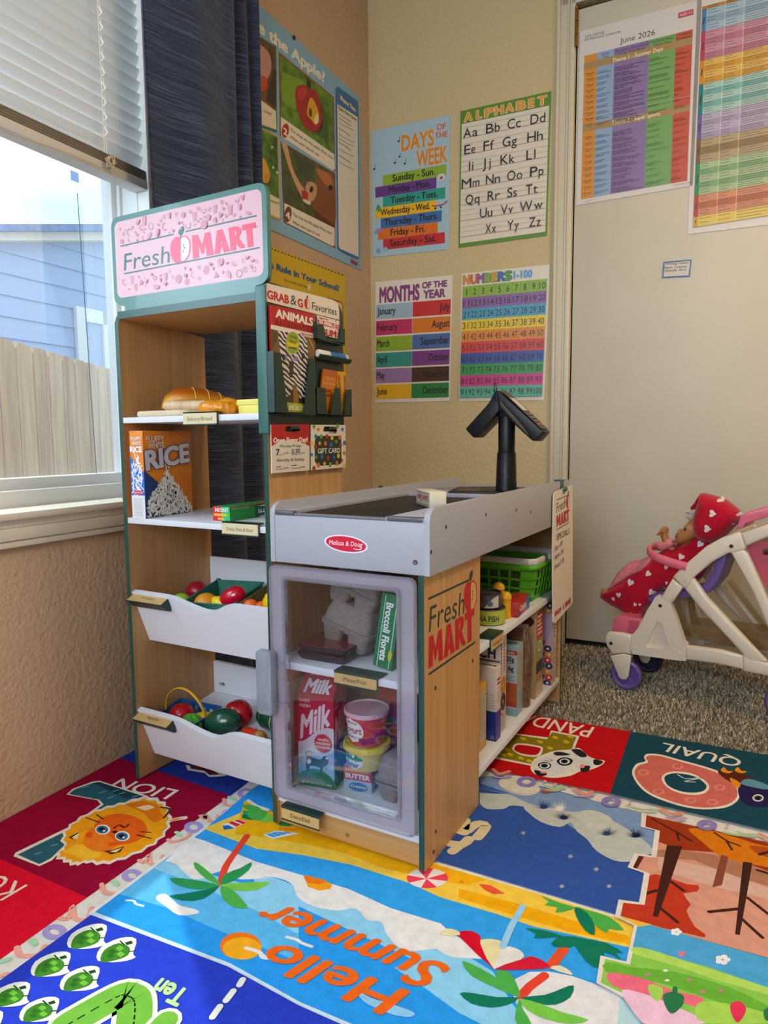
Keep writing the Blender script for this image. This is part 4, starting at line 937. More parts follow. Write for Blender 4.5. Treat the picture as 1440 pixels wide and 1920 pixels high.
for p, c in ((((540, 950), (470, 930), (385, 898), (420, 925), (400, 940), (460, 950), (450, 975), (510, 965)), G1), (((540, 950), (600, 965), (700, 995), (770, 1058), (700, 1050), (690, 1070), (640, 1040)), G1), (((540, 950), (600, 980), (630, 1030), (632, 1080), (590, 1060), (550, 1000)), G3),
             (((480, 1085), (400, 1060), (310, 1048), (360, 1075), (350, 1095), (420, 1092)), G3), (((480, 1085), (600, 1100), (700, 1140), (755, 1195), (680, 1160), (650, 1235), (590, 1200), (540, 1130)), G3), (((560, 1100), (680, 1115), (765, 1165), (690, 1150)), G3), (((480, 1085), (540, 1130), (470, 1140), (430, 1120)), G3)): leaf(c, *p, z=zC)
# fan shell umbrella with its pole
for p, c in (((( 165, 1240), (5, 1090), (0, 1065), (60, 1062), (100, 1085), (105, 1120)), '#D8142E'), (((165, 1240), (100, 1120), (120, 1100), (190, 1105), (210, 1140)), '#E9DFA8'), (((165, 1240), (205, 1142), (260, 1140), (300, 1165), (290, 1195)), '#E6E3E0'), (((165, 1240), (290, 1195), (340, 1180), (400, 1205), (420, 1232), (330, 1242)), '#D8203A'), (((-90, 1075), (-60, 1050), (-5, 1060), (5, 1080), (-40, 1085)), '#E9DFB0'), (((425, 1235), (470, 1222), (520, 1250), (525, 1268)), '#E9E3C0')): a.poly(spl(zC(*p), 2), c)
a.stroke(zC((205, 1135), (245, 1040), (298, 948)), .010, '#9CD0F0')
# lettering
rugtext('Hello', (792, 1056), (128, 806), (650, 1188), '#F06A1E', zB, .03, .05)
rugtext('Summer', (1012, 928), (118, 598), (855, 1050), '#F06A1E', zB, .03, .05)
a.poly(spl(zB((520, 1050), (600, 1090), (700, 1120), (820, 1165), (800, 1190), (720, 1180), (640, 1150), (560, 1110)), 3), '#8FCBF2')
rugtext('Hello', (792, 1056), (128, 806), (650, 1188), '#F06A1E', zB, .03, .05)
# numbers scene in the near left corner
a.poly(zA((0, 1185), (438, 868), (1100, 1118), (1440, 1305))+[(700, 1950), (700, 2100), (0, 2300), (-300, 2300), (-300, 2050)], '#2A40C4')
for k, (x, y) in enumerate(((420, 980), (562, 1045), (245, 1115), (385, 1185), (50, 1262), (190, 1335), (-80, 1400))):
    a.poly(spl(zA((x-90, y+45), (x-75, y-20), (x+20, y-65), (x+95, y-60), (x+80, y+10), (x+90, y+30), (x+20, y+50)), 3), '#E4E8DC'); a.poly(spl(zA((x-75, y+52), (x-60, y-5), (x+10, y-40), (x+62, y-20), (x+55, y+18), (x, y+42)), 3), '#3F7F2A')
    for q in ((-20, 0), (15, -15), (20, 14), (-30, 22)): a.poly(zA(*[(x+q[0]+22*cos(t), y+q[1]+14*sin(t)) for t in (0, 1.57, 3.14, 4.71)]), '#6FB83C' if q[0] > 0 else '#2F6A22')
    a.poly(zA((x+40, y-42), (x+72, y-52), (x+80, y-38), (x+50, y-30)), '#1E4A1E'); sk('#2E4A22', .002, (x+40, y-30), (x+18, y-50)); sk('#2E4A22', .002, (x+60, y), (x+92, y-2))
rugtext('Ten', (915, 1238), (782, 1178), (848, 1318), '#B8DE92', zA, .04)
sk('#DDE8D4', .055, (330, 1400), (560, 1270), (620, 1265), (650, 1300), (640, 1420), (600, 1500), s=5); sk('#6FB040', .043, (330, 1400), (560, 1270), (620, 1265), (650, 1300), (640, 1420), (600, 1500), s=5)
cat_ = spl([(330, 1400), (560, 1270), (620, 1265), (650, 1300), (640, 1420), (600, 1500)], 8, False)
for t in range(0, len(cat_)-1, 2): sk('#1E3418', .0022, cat_[t], cat_[t+1])
sk('#DDE8D4', .04, (750, 1440), (800, 1385), s=3); sk('#6FB040', .03, (750, 1440), (800, 1385))
for p in (((1170, 1185), (1155, 1210)), ((1125, 1240), (1090, 1285)), ((1060, 1315), (1025, 1365))): sk('#E6E9E6', .009, *p)
# winter scene
WIN = zC((-200, 600), (-60, 495), (100, 345), (200, 340), (860, 520), (850, 580), (925, 598), (905, 720), (845, 712))+zC((795, 772), (872, 800), (850, 940), (750, 925), (745, 992), (0, 768), (-110, 735))
a.poly(WIN, '#3557A4')
a.poly(zC((100, 345), (200, 345), (860, 520), (850, 582), (920, 600), (900, 700), (800, 680), (640, 640), (540, 590), (400, 500), (240, 430), (100, 400)), '#7E9BC4')
a.poly(zC((100, 400), (240, 425), (100, 375)), '#3C62A8')
a.poly(zC((98, 420), *spl(zoomed(0, 0, 1)((180, 425), (240, 430), (330, 470), (420, 490), (540, 510), (610, 500), (700, 540), (860, 640), (905, 700), (845, 715), (800, 742), (720, 735), (640, 690), (600, 640), (550, 600), (520, 560), (470, 580), (380, 555), (310, 500), (300, 485), (240, 480), (210, 495), (130, 495), (98, 470)), 3, False)), '#BDC4BE')
a.poly(zC(*spl([(190, 385), (205, 350), (280, 340), (350, 370), (380, 405), (340, 430), (260, 425)], 4)), '#D8D4C4')
a.poly(zC(*spl([(550, 540), (570, 510), (640, 505), (710, 540), (700, 580), (620, 590)], 4)), '#C6CBC4')
sk('#C89070', .002, (200, 398), (240, 410), (280, 425), (340, 425), z=zC, s=3)
rb = random.Random(2)
for x, y, c in ((395, 490, '#2B4074'), (490, 540, '#1F2F56'), (690, 615, '#3A4870'), (825, 625, '#1E2744'), (470, 500, '#E8E8DE')):
    for t in range(13):
        an = pi+.15+t*(pi-.3)/12; L = rb.uniform(32, 58); a.poly(zC((x-5, y+6), (x+5, y+6), (x+L*cos(an)*1.15, y+L*sin(an)*.8)), c)
for x, y in ((300, 610), (640, 780), (520, 720), (700, 860), (480, 860)):
    for t in range(3): sk('#B9BDBF', .0016, (x-12*cos(t*1.05), y-9*sin(t*1.05)), (x+12*cos(t*1.05), y+9*sin(t*1.05)), z=zC)
sk('#D8CBA4', .020, (1088, 172), (1080, 235), (1145, 190), (1195, 200), (1150, 260), z=zB, s=3); sk('#D8CBA4', .020, (1005, 292), (1070, 298), (1105, 270), z=zB, s=2); sk('#D8CBA4', .018, (1070, 295), (1018, 335), z=zB); sk('#D8CBA4', .02, (1020, 215), (1080, 235), z=zB)
# autumn scene
a.poly(zC((862, 525), (1440, 655), (1700, 715), (1700, 1260), (1440, 1195), (760, 1005), (760, 930), (850, 942), (880, 800), (800, 775), (825, 712), (912, 720), (930, 598), (855, 580)), '#D99A84')
a.poly(zC((862, 525), (1440, 655), (1700, 715), (1700, 830), (1440, 790), (1300, 740), (1180, 700), (1030, 690), (925, 650), (930, 598), (858, 580)), '#A03A1C')
a.poly(spl(zC((1070, 590), (1200, 605), (1380, 660), (1480, 690), (1480, 770), (1380, 760), (1240, 735), (1190, 700), (1130, 650)), 3), '#D87A18'); a.poly(spl(zC((1350, 670), (1480, 690), (1560, 740), (1420, 720)), 3), '#B4501C')
a.poly(zC((920, 690), (1030, 690), (1180, 710), (1440, 790), (1440, 860), (1250, 800), (1100, 740), (920, 720)), '#B07A60'); a.poly(zC((925, 720), (1200, 780), (1440, 870), (1440, 920), (1180, 860), (930, 780)), '#D8B0A0')
a.poly(spl(zC((880, 812), (960, 815), (1060, 850), (1115, 855), (1110, 885), (1045, 895), (1080, 945), (1060, 975), (1100, 1050), (1145, 1100), (760, 1000), (762, 935), (850, 940)), 2), '#C03C24')
BR = '#45261F'
def trunk(p, q, w0, w1): 
    (x0_, y0_), (x1_, y1_) = p, q; a.poly(zC((x0_-w0, y0_), (x0_+w0, y0_+6), (x1_+w1, y1_+4), (x1_-w1, y1_)), BR)
trunk((1005, 668), (915, 1000), 36, 12); trunk((1345, 745), (1297, 1085), 22, 11); a.poly(zC((1222, 712), (1255, 722), (1225, 855), (1180, 865)), '#8A4A38'); a.poly(zC((838, 712), (865, 718), (830, 778), (805, 772)), '#5A2A1E')
for p in (((990, 840), (1045, 880)), ((920, 880), (870, 895)), ((935, 960), (1018, 1028)), ((1345, 915), (1440, 990)), ((1310, 965), (1165, 980)), ((1320, 1015), (1412, 1100)), ((1440, 700), (1400, 712)), ((1390, 785), (1440, 800))): sk(BR, .006, *p, z=zC)
for p in (((900, 545), (1020, 610), (1085, 650)), ((1190, 610), (1250, 650), (1310, 672)), ((1245, 645), (1272, 690)), ((1015, 605), (1025, 645))): sk(BR, .004, *p, z=zC)
sk('#E6DED2', .009, (862, 522), (858, 582), (925, 600), (908, 722), (828, 712), (798, 772), (876, 800), (852, 942), (755, 930), (740, 1000), (830, 1045), (794, 1222), (672, 1194), (655, 1312), (762, 1364), (880, 1440), z=zC)
# spring scene
a.poly(zC((752, 1005), (1440, 1198), (1700, 1270), (1700, 1700), (860, 1700), (860, 1450), (770, 1365), (662, 1312), (680, 1200), (798, 1228), (836, 1045)), '#8CCB52')
a.poly(zC((750, 1002), (1440, 1198), (1700, 1270), (1700, 1420), (1440, 1335), (1150, 1235), (810, 1145), (832, 1045)), '#4FA8DC'); a.poly(zC((748, 1000), (900, 1040), (840, 1050)), '#F0C040')
a.poly(spl(zC((815, 1145), (900, 1160), (1100, 1225), (1300, 1290), (1440, 1335), (1700, 1420), (1700, 1460), (1440, 1370), (1200, 1300), (1000, 1230), (820, 1180)), 2), '#B4DC64')
a.poly(spl(zC((690, 1215), (800, 1240), (1000, 1260), (1250, 1330), (1440, 1420), (1600, 1500), (1440, 1480), (1200, 1400), (960, 1320), (690, 1262)), 2), '#6DB53C')
a.poly(spl(zC((700, 1265), (850, 1290), (1000, 1350), (1130, 1380), (1120, 1430), (1020, 1400), (900, 1390), (770, 1350), (700, 1310)), 3), '#EF6E86'); a.poly(spl(zC((760, 1345), (880, 1370), (1000, 1420), (1150, 1500), (900, 1520), (800, 1430)), 3), '#F0C4DC')
a.poly(spl(zC((885, 1320), (950, 1340), (930, 1400), (890, 1370)), 3), '#A8D860'); a.poly(spl(zC((950, 1370), (1000, 1355), (1048, 1375), (1040, 1420), (995, 1458), (965, 1430)), 3), '#2F7A4C'); sk('#2F7A4C', .006, (1008, 1338), (1002, 1370), z=zC)
a.poly(spl(zC((1140, 1400), (1300, 1420), (1440, 1460), (1440, 1500), (1150, 1500), (1100, 1440)), 3), '#A9D85A'); a.poly(spl(zC((1265, 1412), (1310, 1400), (1338, 1440), (1300, 1500), (1270, 1460)), 3), '#E83A5C'); a.poly(spl(zC((1420, 1440), (1470, 1430), (1480, 1480), (1430, 1490)), 3), '#2F7A4C')
for x, y, c, s_ in ((1228, 1205, '#EEEEF0', 38), (1012, 1075, '#EEEEF0', 28), (1038, 1178, '#E878A0', 20)):
    for t in range(5): a.poly(zC(*ell(x+s_*.55*cos(t*1.256), y+s_*.36*sin(t*1.256), s_*.42, s_*.28)), c)
for x, y in ((962, 1256), (970, 1302), (1136, 1355), (1072, 1300), (880, 1275), (1220, 1350)): a.poly(zC(*ell(x, y, 12, 6)), '#E4F0DC' if x % 4 else '#E878A0')
# top border squares
cut('#C2161C', (250, 45), (330, 42), (802, 132), (705, 428), (95, 305), (95, 200), z=zC); cut('#1E4858', (802, 132), (1440, 245), (1700, 292), (1700, 660), (1440, 602), (705, 428), z=zC)
cut(CREAM, (250, 145), (418, 165), (430, 132), (562, 158), (530, 240), (520, 260), (350, 300), (155, 262), z=zC)
cut('#8A7A1C', (258, 150), (410, 174), (435, 140), (548, 162), (518, 240), (350, 292), (170, 255), z=zC)
cut(CREAM, *spl([(250, 215), (275, 192), (375, 205), (392, 222), (370, 255), (300, 250), (262, 232)], 3), z=zC); cut('#B8141A', *spl([(258, 217), (280, 199), (372, 212), (380, 224), (360, 247), (300, 242), (268, 230)], 3), z=zC)
for x, y in ((300, 170), (380, 185), (450, 165), (500, 185), (425, 215), (470, 235), (220, 220), (240, 245), (330, 275), (205, 245), (400, 265), (520, 160), (290, 262), (360, 270)): cut('#C8B428', *ell(x, y, 15, 7, .3), z=zC)
rugtext('PANDA', (632, 118), (300, 52), (600, 168), CREAM, zC, .012); rugtext('QUAIL', (1322, 268), (955, 190), (1298, 308), CREAM, zC, .012)
# panda
cut(CREAM, *spl([(335, 300), (360, 262), (440, 230), (520, 222), (560, 215), (600, 250), (640, 268), (680, 275), (660, 298), (610, 318), (570, 322), (520, 345), (440, 355), (380, 345), (345, 330)], 3), z=zC)
cut('#D8D8D6', *spl([(342, 295), (370, 268), (450, 240), (540, 232), (600, 262), (640, 280), (600, 310), (540, 325), (440, 345), (370, 335)], 3), z=zC)
for p in ([(525, 222), (565, 222), (598, 252), (570, 258), (540, 240)], [(440, 238), (470, 232), (520, 245), (490, 250), (455, 250)], [(630, 268), (672, 278), (655, 294), (630, 292)], [(352, 318), (385, 325), (412, 338), (385, 348), (360, 338)], [(570, 300), (612, 300), (600, 325), (570, 325)], [(455, 275), (490, 258), (530, 270), (520, 292), (480, 298)], [(368, 292), (400, 280), (430, 292), (420, 312), (385, 312)]): cut('#26282C', *spl(p, 3), z=zC)
for x, y in ((493, 278), (400, 298)): cut('#EDEDEA', *ell(x, y, 24, 13), z=zC); cut('#2C4450', *ell(x-1, y, 17, 10), z=zC); cut('#0E1216', *ell(x-2, y, 9, 6), z=zC)
sk('#2A2A2A', .002, (400, 272), (420, 278), (440, 272), (420, 268), z=zC, s=2); cut('#E88880', *ell(575, 300, 12, 10), z=zC); cut('#E88880', *ell(395, 330, 16, 5), z=zC)
# letter Q and the quail
cut(CREAM, *spl([(862, 258), (880, 242), (940, 246), (1010, 265), (1200, 320), (1290, 380), (1305, 450), (1240, 495), (1100, 500), (960, 465), (860, 415), (808, 340), (825, 292), (868, 278)], 4), z=zC)
cut('#CF6C62', *spl([(872, 262), (890, 250), (940, 254), (1005, 272), (1190, 326), (1280, 384), (1294, 446), (1230, 486), (1100, 492), (966, 457), (870, 410), (820, 342), (836, 298), (880, 284)], 4), z=zC)
for x, y in ((860, 330), (1020, 300), (1215, 400), (930, 420), (1080, 460), (1180, 470)): sk('#DE8C80', .004, *ell(x, y, 22, 12), z=zC, closed=True)
cut(CREAM, *spl([(945, 350), (1000, 325), (1100, 340), (1165, 390), (1140, 430), (1050, 432), (970, 400)], 4), z=zC); cut('#1E4858', *spl([(958, 352), (1005, 334), (1095, 348), (1152, 390), (1130, 420), (1050, 422), (978, 394)], 4), z=zC)
sk('#C8D4D8', .003, (1020, 340), (1060, 360), (1135, 355), (1050, 372), (1100, 375), z=zC, s=3)
cut('#5A2A1A', *spl([(1205, 325), (1260, 318), (1340, 345), (1400, 380), (1380, 400), (1300, 390), (1240, 360)], 3), z=zC); cut('#2A2150', *spl([(1300, 400), (1340, 372), (1420, 385), (1500, 420), (1480, 480), (1400, 490), (1320, 470)], 3), z=zC); cut('#5C93AC', *spl([(1310, 380), (1350, 360), (1440, 390), (1430, 410), (1350, 395)], 3), z=zC)
for x in (1235, 1300): cut('#E8941E', *spl([(x, 305), (x+15, 322), (x+40, 325), (x+20, 335), (x-15, 322)], 3), z=zC)
cut('#E8941E', *spl([(1262, 355), (1310, 380), (1300, 405), (1275, 385)], 3), z=zC); cut('#E8E8E4', *ell(1393, 450, 26, 17), z=zC); cut('#3A4A52', *ell(1393, 450, 19, 12), z=zC); cut('#111418', *ell(1393, 450, 10, 6), z=zC)
# confetti of the far strip
for x, y in ((317, 372), (710, 467), (1155, 577)): sk('#8E7FC0', .010, *ell(x, y, 34, 18), z=zC, closed=True)
for p in (((160, 315), (190, 335), (235, 325)), ((540, 405), (590, 432), (620, 420)), ((940, 498), (990, 525), (1040, 520)), ((1400, 620), (1440, 640))): sk('#DE9472', .009, *p, z=zC, s=4)
for p in (((168, 350), (200, 355), (240, 350)), ((545, 440), (600, 440), (630, 432)), ((970, 545), (1010, 552), (1055, 545))): sk('#C39AC0', .007, *p, z=zC, s=3)
for p in (((400, 395), (450, 402), (500, 398)), ((410, 412), (460, 415), (480, 392)), ((780, 488), (850, 505), (920, 508)), ((1235, 612), (1300, 625), (1380, 622)), ((1300, 610), (1340, 630))): sk('#A6C498', .007, *p, z=zC, s=3)
for x, y in ((402, 372), (800, 468), (1250, 578), (450, 385)): cut('#D09CC8', *ell(x, y, 9, 5), z=zC)
cut('#C04A20', (375, 412), (440, 420), (400, 428), z=zC)
rug = mb.build('play_rug'); tag(rug, 'bright printed alphabet and seasons play rug under the grocery stand', 'rug')
# ------------------------------------------------------------------ posters on the walls and the door
class UV(Art):
    """art addressed in the poster's own unit square"""
def poster(name, label, cat, quad, P, n, base, group=None, th=.0007):
    """a sheet of paper lying on the plane (P, n); quad = its corners in the photograph (bl, br, tr, tl)"""
    P3 = [on(x, y, P, n) for x, y in quad]; o = (P3[0]+P3[1])/2; t = thing(name, label, cat, o, group=group)
    mb = MB(); n = V(n); L = [p-o for p in P3]
    mb.add([p-n*.0005 for p in L]+[p+n*th for p in L], [(0, 1, 2, 3), (4, 5, 6, 7), (0, 1, 5, 4), (1, 2, 6, 5), (2, 3, 7, 6), (3, 0, 4, 7)], M(base, .4))
    # poster coordinates: bilinear on the real corners
    fn = lambda u, v: (L[0]*(1-u)+L[1]*u)*(1-v)+(L[3]*(1-u)+L[2]*u)*v+n*th
    a = Art(mb, fn, n, rough=.4); ap = Art(mb, lambda x, y: on(x, y, V(P)+n*th, n)-o, n, rough=.4)
    return t, mb, a, ap
def done(t, mb, part='sheet'): return mb.build(part, t)
WB, NBV = K+NB*.0015, NB
BLK_ = '#2A2622'
# alphabet
t, mb, a, _ = poster('alphabet_poster', 'green bordered alphabet poster with upper and lower case letters', 'poster', [(859.5, 464.8), (1025.5, 441.9), (1033.6, 171), (863.4, 208.8)], WB, NBV, '#5E8A26')
a.rect(.018, .03, .982, .905, '#E4D9C6')
for w_, u in zip('ALPHABET', (.05, .175, .29, .40, .515, .64, .75, .865)): a.t(w_, u, .918+.0, .085, .062, '#E59A2A', .05, 0, '#F2E8D4', .035)
rows = ['Aa Bb Cc Dd', 'Ee Ff Gg Hh', 'Ii Jj Kk Ll', 'Mm Nn Oo Pp', 'Qq Rr Ss Tt', ' Uu Vv Ww', '  Xx Yy Zz']
xs = [[(.04, .17), (.30, .16), (.54, .15), (.79, .16)], [(.055, .13), (.275, .12), (.49, .16), (.76, .17)], [(.10, .07), (.255, .12), (.47, .16), (.755, .115)], [(.03, .21), (.31, .165), (.55, .17), (.80, .15)], [(.08, .165), (.335, .14), (.555, .11), (.76, .13)], [(.25, .145), (.49, .135), (.70, .25)], [(.315, .125), (.565, .13), (.805, .13)]]
vb = [.798, .678, .555, .432, .312, .196, .076]
for r_, v in enumerate(vb):
    a.rect(.02, v-.002, .98, v+.001, '#B98A86'); a.rect(.02, v+.036, .98, v+.0375, '#A9A59A'); a.rect(.02, v+.074, .98, v+.0755, '#9AA0A0')
    for s_, (u, w_) in zip(rows[r_].split(), xs[r_]):
        a.t(s_[0], u, v, w_*.54, .072, BLK_, .0); a.t(s_[1], u+w_*.62, v, w_*.36, .072*(.95), BLK_, .0)
done(t, mb)
# numbers
t, mb, a, _ = poster('numbers_poster', 'rainbow number chart poster counting from 1 to 100', 'poster', [(859.5, 752.4), (1020, 750), (1031, 495.8), (865.5, 513)], WB, NBV, '#E4D9C8')
NC = ['#8DB434', '#8E62A2', '#4C9FC0', '#E8C81E', '#E08A2A', '#D83F36', '#3E54A0', '#389A4C', '#CE3686', '#58AE94']
for w_, u, c in zip('NUMBERS', (.025, .115, .195, .28, .36, .435, .51), ('#E09030', '#DE6A3A', '#9A5CA0', '#7CB040', '#D0A030', '#4A70B8', '#5AA050')): a.t(w_, u, .915, .07, .07, c, .05, 0, '#4A4440', .03)
a.t('1-100', .61, .922, .2, .055, '#5FA0D4', .04, 0, '#9CC4E4', .03)
for r_ in range(10):
    v1 = .897-r_*.0868; v0 = v1-.0868; a.rect(.02, v0, .98, v1, NC[r_])
    for c_ in range(10):
        if c_: a.rect(.02+.096*c_-.0012, v0, .02+.096*c_+.0012, v1, '#5A5A50')
        s_ = str(r_*10+c_+1); ww = .036 if len(s_) == 1 else .068 if len(s_) == 2 else .088
        if r_ == 0: ww = .034 if c_ < 9 else .068
        a.t(s_, .02+.096*(c_+.5)-ww/2, v0+.018, ww, .05, '#2A241F', .006)
done(t, mb)
# months
t, mb, a, _ = poster('months_poster', 'months of the year poster with two columns of coloured bars', 'poster', [(703.2, 755.3), (843.6, 751.8), (848.9, 515.6), (704.3, 528.8)], WB, NBV, '#E6DBCC')
a.t('MONTHS', .06, .83, .52, .125, '#8A3F80', .035, 0, '#4A2A48', .02); a.t('OF THE', .62, .915, .31, .05, '#8A3F80', .035, 0, '#4A2A48', .02); a.t('YEAR', .64, .835, .27, .065, '#8A3F80', .035, 0, '#4A2A48', .02)
LC = ['#9DB8CC', '#C22C62', '#8EAE2A', '#2E938C', '#9A7CB0', '#E6B41E']; RC = ['#CC2A28', '#DA7A20', '#4A6AA8', '#7A3A86', '#4A2A18', '#22823A']
ml = ['January', 'February', 'March', 'April', 'May', 'June']; mr_ = ['July', 'August', 'September', 'October', 'November', 'December']
for k in range(6):
    v1 = .812-k*.1325; v0 = v1-.118; a.rect(.012, v0, .495, v1, LC[k]); a.rect(.5, v0, .985, v1, RC[k])
    a.t(ml[k], .03, v0+.035, (.24, .27, .165, .13, .105, .135)[k], .062, '#1C1816', .024); a.t(mr_[k], .975-(.13, .22, .36, .26, .32, .32)[k], v0+.035, (.13, .22, .36, .26, .32, .32)[k], .062, '#1C1816', .024)
done(t, mb)
# days
t, mb, a, _ = poster('days_poster', 'pale blue days of the week poster with seven coloured bars', 'poster', [(698.5, 482.5), (841.5, 467.5), (844, 215.2), (696, 246.8)], WB, NBV, '#A9C6D4')
a.t('DAYS', .40, .80, .40, .125, '#E08A22', .035, 0, '#F0D8A8', .02); a.t('OF', .84, .905, .11, .045, '#D8642A', .03); a.t('THE', .82, .845, .15, .045, '#D8642A', .03); a.t('WEEK', .59, .66, .38, .125, '#E0862A', .035, 0, '#F0D8A8', .02)
DC = ['#93B02C', '#6A3A8A', '#2E9C88', '#EEB614', '#3E6EA8', '#DE7018', '#C82A30']; DX = [(.15, .96), (.05, .84), (.15, .95), (.05, .84), (.12, .91), (.08, .86), (.15, .95)]
DT_ = ['Sunday - Sun.', 'Monday - Mon.', 'Tuesday - Tues.', 'Wednesday - Wed.', 'Thursday - Thurs.', 'Friday - Fri.', 'Saturday - Sat.']; TX_ = [(.28, .54), (.23, .53), (.255, .60), (.12, .64), (.17, .69), (.25, .45), (.24, .60)]
for k in range(7):
    v1 = .640-k*.0845; v0 = v1-.083; a.rect(DX[k][0], v0, DX[k][1], v1, DC[k]); a.t(DT_[k], TX_[k][0], v0+.021, TX_[k][1], .054, '#1C1816', .026)
a.poly(ell(.90, .55, .05, .028), '#C8DCE4'); a.poly(ell(.90, .545, .022, .012), '#D0402A')
a.poly(spl([(.06, .375), (.08, .415), (.11, .40), (.13, .37), (.10, .355)], 3), '#5A9A3A'); a.stroke([(.79, .345), (.84, .338), (.93, .345), (.975, .365)], .004, '#B82A38'); a.poly(ell(.83, .322, .012, .008), BLK_); a.poly(ell(.90, .325, .012, .008), BLK_)
a.poly(spl([(.03, .20), (.08, .225), (.14, .222), (.13, .20), (.06, .185)], 3), '#A884B8'); a.poly(ell(.085, .045, .03, .02), '#7AA8C0'); a.poly(ell(.18, .05, .03, .02), '#8CC0D4')
for u, v in ((.36, .88), (.37, .76), (.31, .72), (.44, .70), (.04, .70)): a.poly(ell(u, v, .012, .007), BLK_); a.stroke([(u+.012, v), (u+.014, v+.035)], .0012, BLK_)
done(t, mb)

# "Who Ate the Apple?" on the window wall
zP = zoomed(440, 0, 3.693); WL = K+NL*.002
t, mb, a, ap = poster('apple_poster', 'large blue poster of animals eating apples, beside the curtain', 'poster', [(0, 0)]*4, WL, NL, '#86B6D6')
L_ = [LWP(.86, 1.337, .002), LWP(.078, 1.346, .002), LWP(.079, 1.951, .002), LWP(.86, 1.942, .002)]
o = V(t.location); mb = MB(); mb.add([p-o-NL*.001 for p in L_]+[p-o+NL*.0007 for p in L_], [(0, 1, 2, 3), (4, 5, 6, 7), (0, 1, 5, 4), (1, 2, 6, 5), (2, 3, 7, 6), (3, 0, 4, 7)], M('#86B6D6', .4))
t.location = (L_[0]+L_[1])/2; o = V(t.location); mb = MB(); mb.add([p-o-NL*.001 for p in L_]+[p-o+NL*.0007 for p in L_], [(0, 1, 2, 3), (4, 5, 6, 7), (0, 1, 5, 4), (1, 2, 6, 5), (2, 3, 7, 6), (3, 0, 4, 7)], M('#86B6D6', .4))
a = Art(mb, lambda x, y: on(x, y, WL+NL*.0007, NL)-o, NL, rough=.4)
def pc(col, *p, s=0): pts = zP(*p); a.poly(spl(pts, s) if s else pts, col)
def pt(s_, o_, b, y, col, bold=0, **k): o_, b, y = zP(o_, b, y); a.text(s_, o_, b, y, col, bold, **k)
pt('te the Apple?', (122, 182), (622, 572), (122, 96), '#EFE9DC', .05, outline='#5A7A98', ow=.02)
def panel(brd, q, cap, num, l1, l2, photo):
    pc(brd, *q); (x0, y0), (x1, y1), (x2, y2), (x3, y3) = q      # tl, tr, br, bl
    ins = [(x0+9, y0+16), (x1-7, y1+4), (x2-7, y2-16), (x3+9, y3-4)]
    pc(photo, *ins); return ins
GR = M('#5C8420', .45, noise=.55, nscale=28)
panel('#A8232C', [(304, 358), (687, 672), (696, 1188), (313, 938)], 0, 0, 0, 0, GR)
pc('#7CA02C', (330, 500), (480, 560), (420, 760), (325, 700)); pc('#3E5A16', (560, 930), (650, 985), (640, 800), (600, 700))
pc('#A8181E', (428, 605), (470, 588), (520, 605), (575, 650), (600, 760), (602, 850), (570, 905), (520, 910), (470, 860), (435, 770), (420, 680), s=4); pc('#C8323A', (440, 620), (480, 605), (500, 640), (470, 690), (440, 690), s=3); pc('#3A1410', (520, 905), (570, 905), (602, 850), (605, 760), (590, 700), (610, 860), (580, 915), s=3)
pc('#E0A818', (520, 680), (545, 690), (575, 760), (580, 820), (560, 865), (530, 830), (500, 790), (505, 740), s=3); pc('#F0E2A0', (575, 780), (580, 840), (560, 862), (548, 830), s=3); pc('#5A3A10', (520, 745), (535, 770), (530, 810), (512, 790), s=3); pc('#2A2018', (495, 535), (528, 565), (525, 620), (500, 600))
pc('#ECE2CF', (318, 808), (690, 1070), (694, 1172), (675, 1178), (330, 950), (320, 935)); pc('#B02430', *ell(350, 905, 25, 50, .12)); pt('2', (338, 928), (362, 940), (337, 880), '#F4ECDC', .04)
pt('The wasp ate the apple. Buzz, buzz!', (384, 905), (686, 1108), (384, 884), '#3A342C', .012); pt('What color was it?', (384, 955), (545, 1060), (384, 934), '#3A342C', .012); pt('red', (555, 1067), (580, 1084), (555, 1045), '#C0303A', .012)
BR2 = M('#4E5420', .45, noise=.5, nscale=20); panel('#6E3A22', [(318, 978), (695, 1202), (693, 1718), (340, 1540)], 0, 0, 0, 0, BR2)
pc('#D0A078', (322, 985), (362, 1010), (395, 1150), (440, 1250), (490, 1330), (500, 1385), (470, 1375), (430, 1300), (380, 1180), s=3); pc('#3E4620', (400, 1040), (560, 1150), (520, 1240), (440, 1200))
pc('#8A4A1E', (560, 1175), (580, 1160), (600, 1180), (650, 1195), (690, 1230), (692, 1580), (600, 1520), (545, 1440), (520, 1360), (530, 1290), (570, 1230), s=3); pc('#B8702E', (560, 1165), (600, 1178), (660, 1215), (680, 1290), (640, 1290), (590, 1230), s=3); pc('#C89A70', (495, 1272), (530, 1258), (565, 1290), (560, 1360), (520, 1400), (490, 1340), s=3); pc('#2E1A14', *ell(530, 1312, 13, 22, .2)); pc('#241410', *ell(662, 1300, 16, 20)); pc('#B82430', (462, 1320), (500, 1330), (505, 1375), (470, 1375), s=3); pc('#E0D4C4', (470, 1378), (520, 1395), (520, 1420), (480, 1400), s=2); pc('#5E2C14', (545, 1450), (692, 1560), (692, 1610), (560, 1520))
pc('#ECE2CF', (340, 1405), (690, 1580), (690, 1700), (675, 1706), (352, 1540), (343, 1525)); pc('#7A3A22', *ell(366, 1485, 25, 56, .12)); pt('4', (352, 1510), (380, 1522), (351, 1458), '#F4ECDC', .04)
pt('The cow ate the apple. Moo, moo!', (398, 1492), (672, 1628), (398, 1468), '#3A342C', .012); pt('What color was it?', (398, 1545), (550, 1622), (398, 1522), '#3A342C', .012); pt('red', (560, 1628), (584, 1640), (560, 1604), '#C0303A', .012)
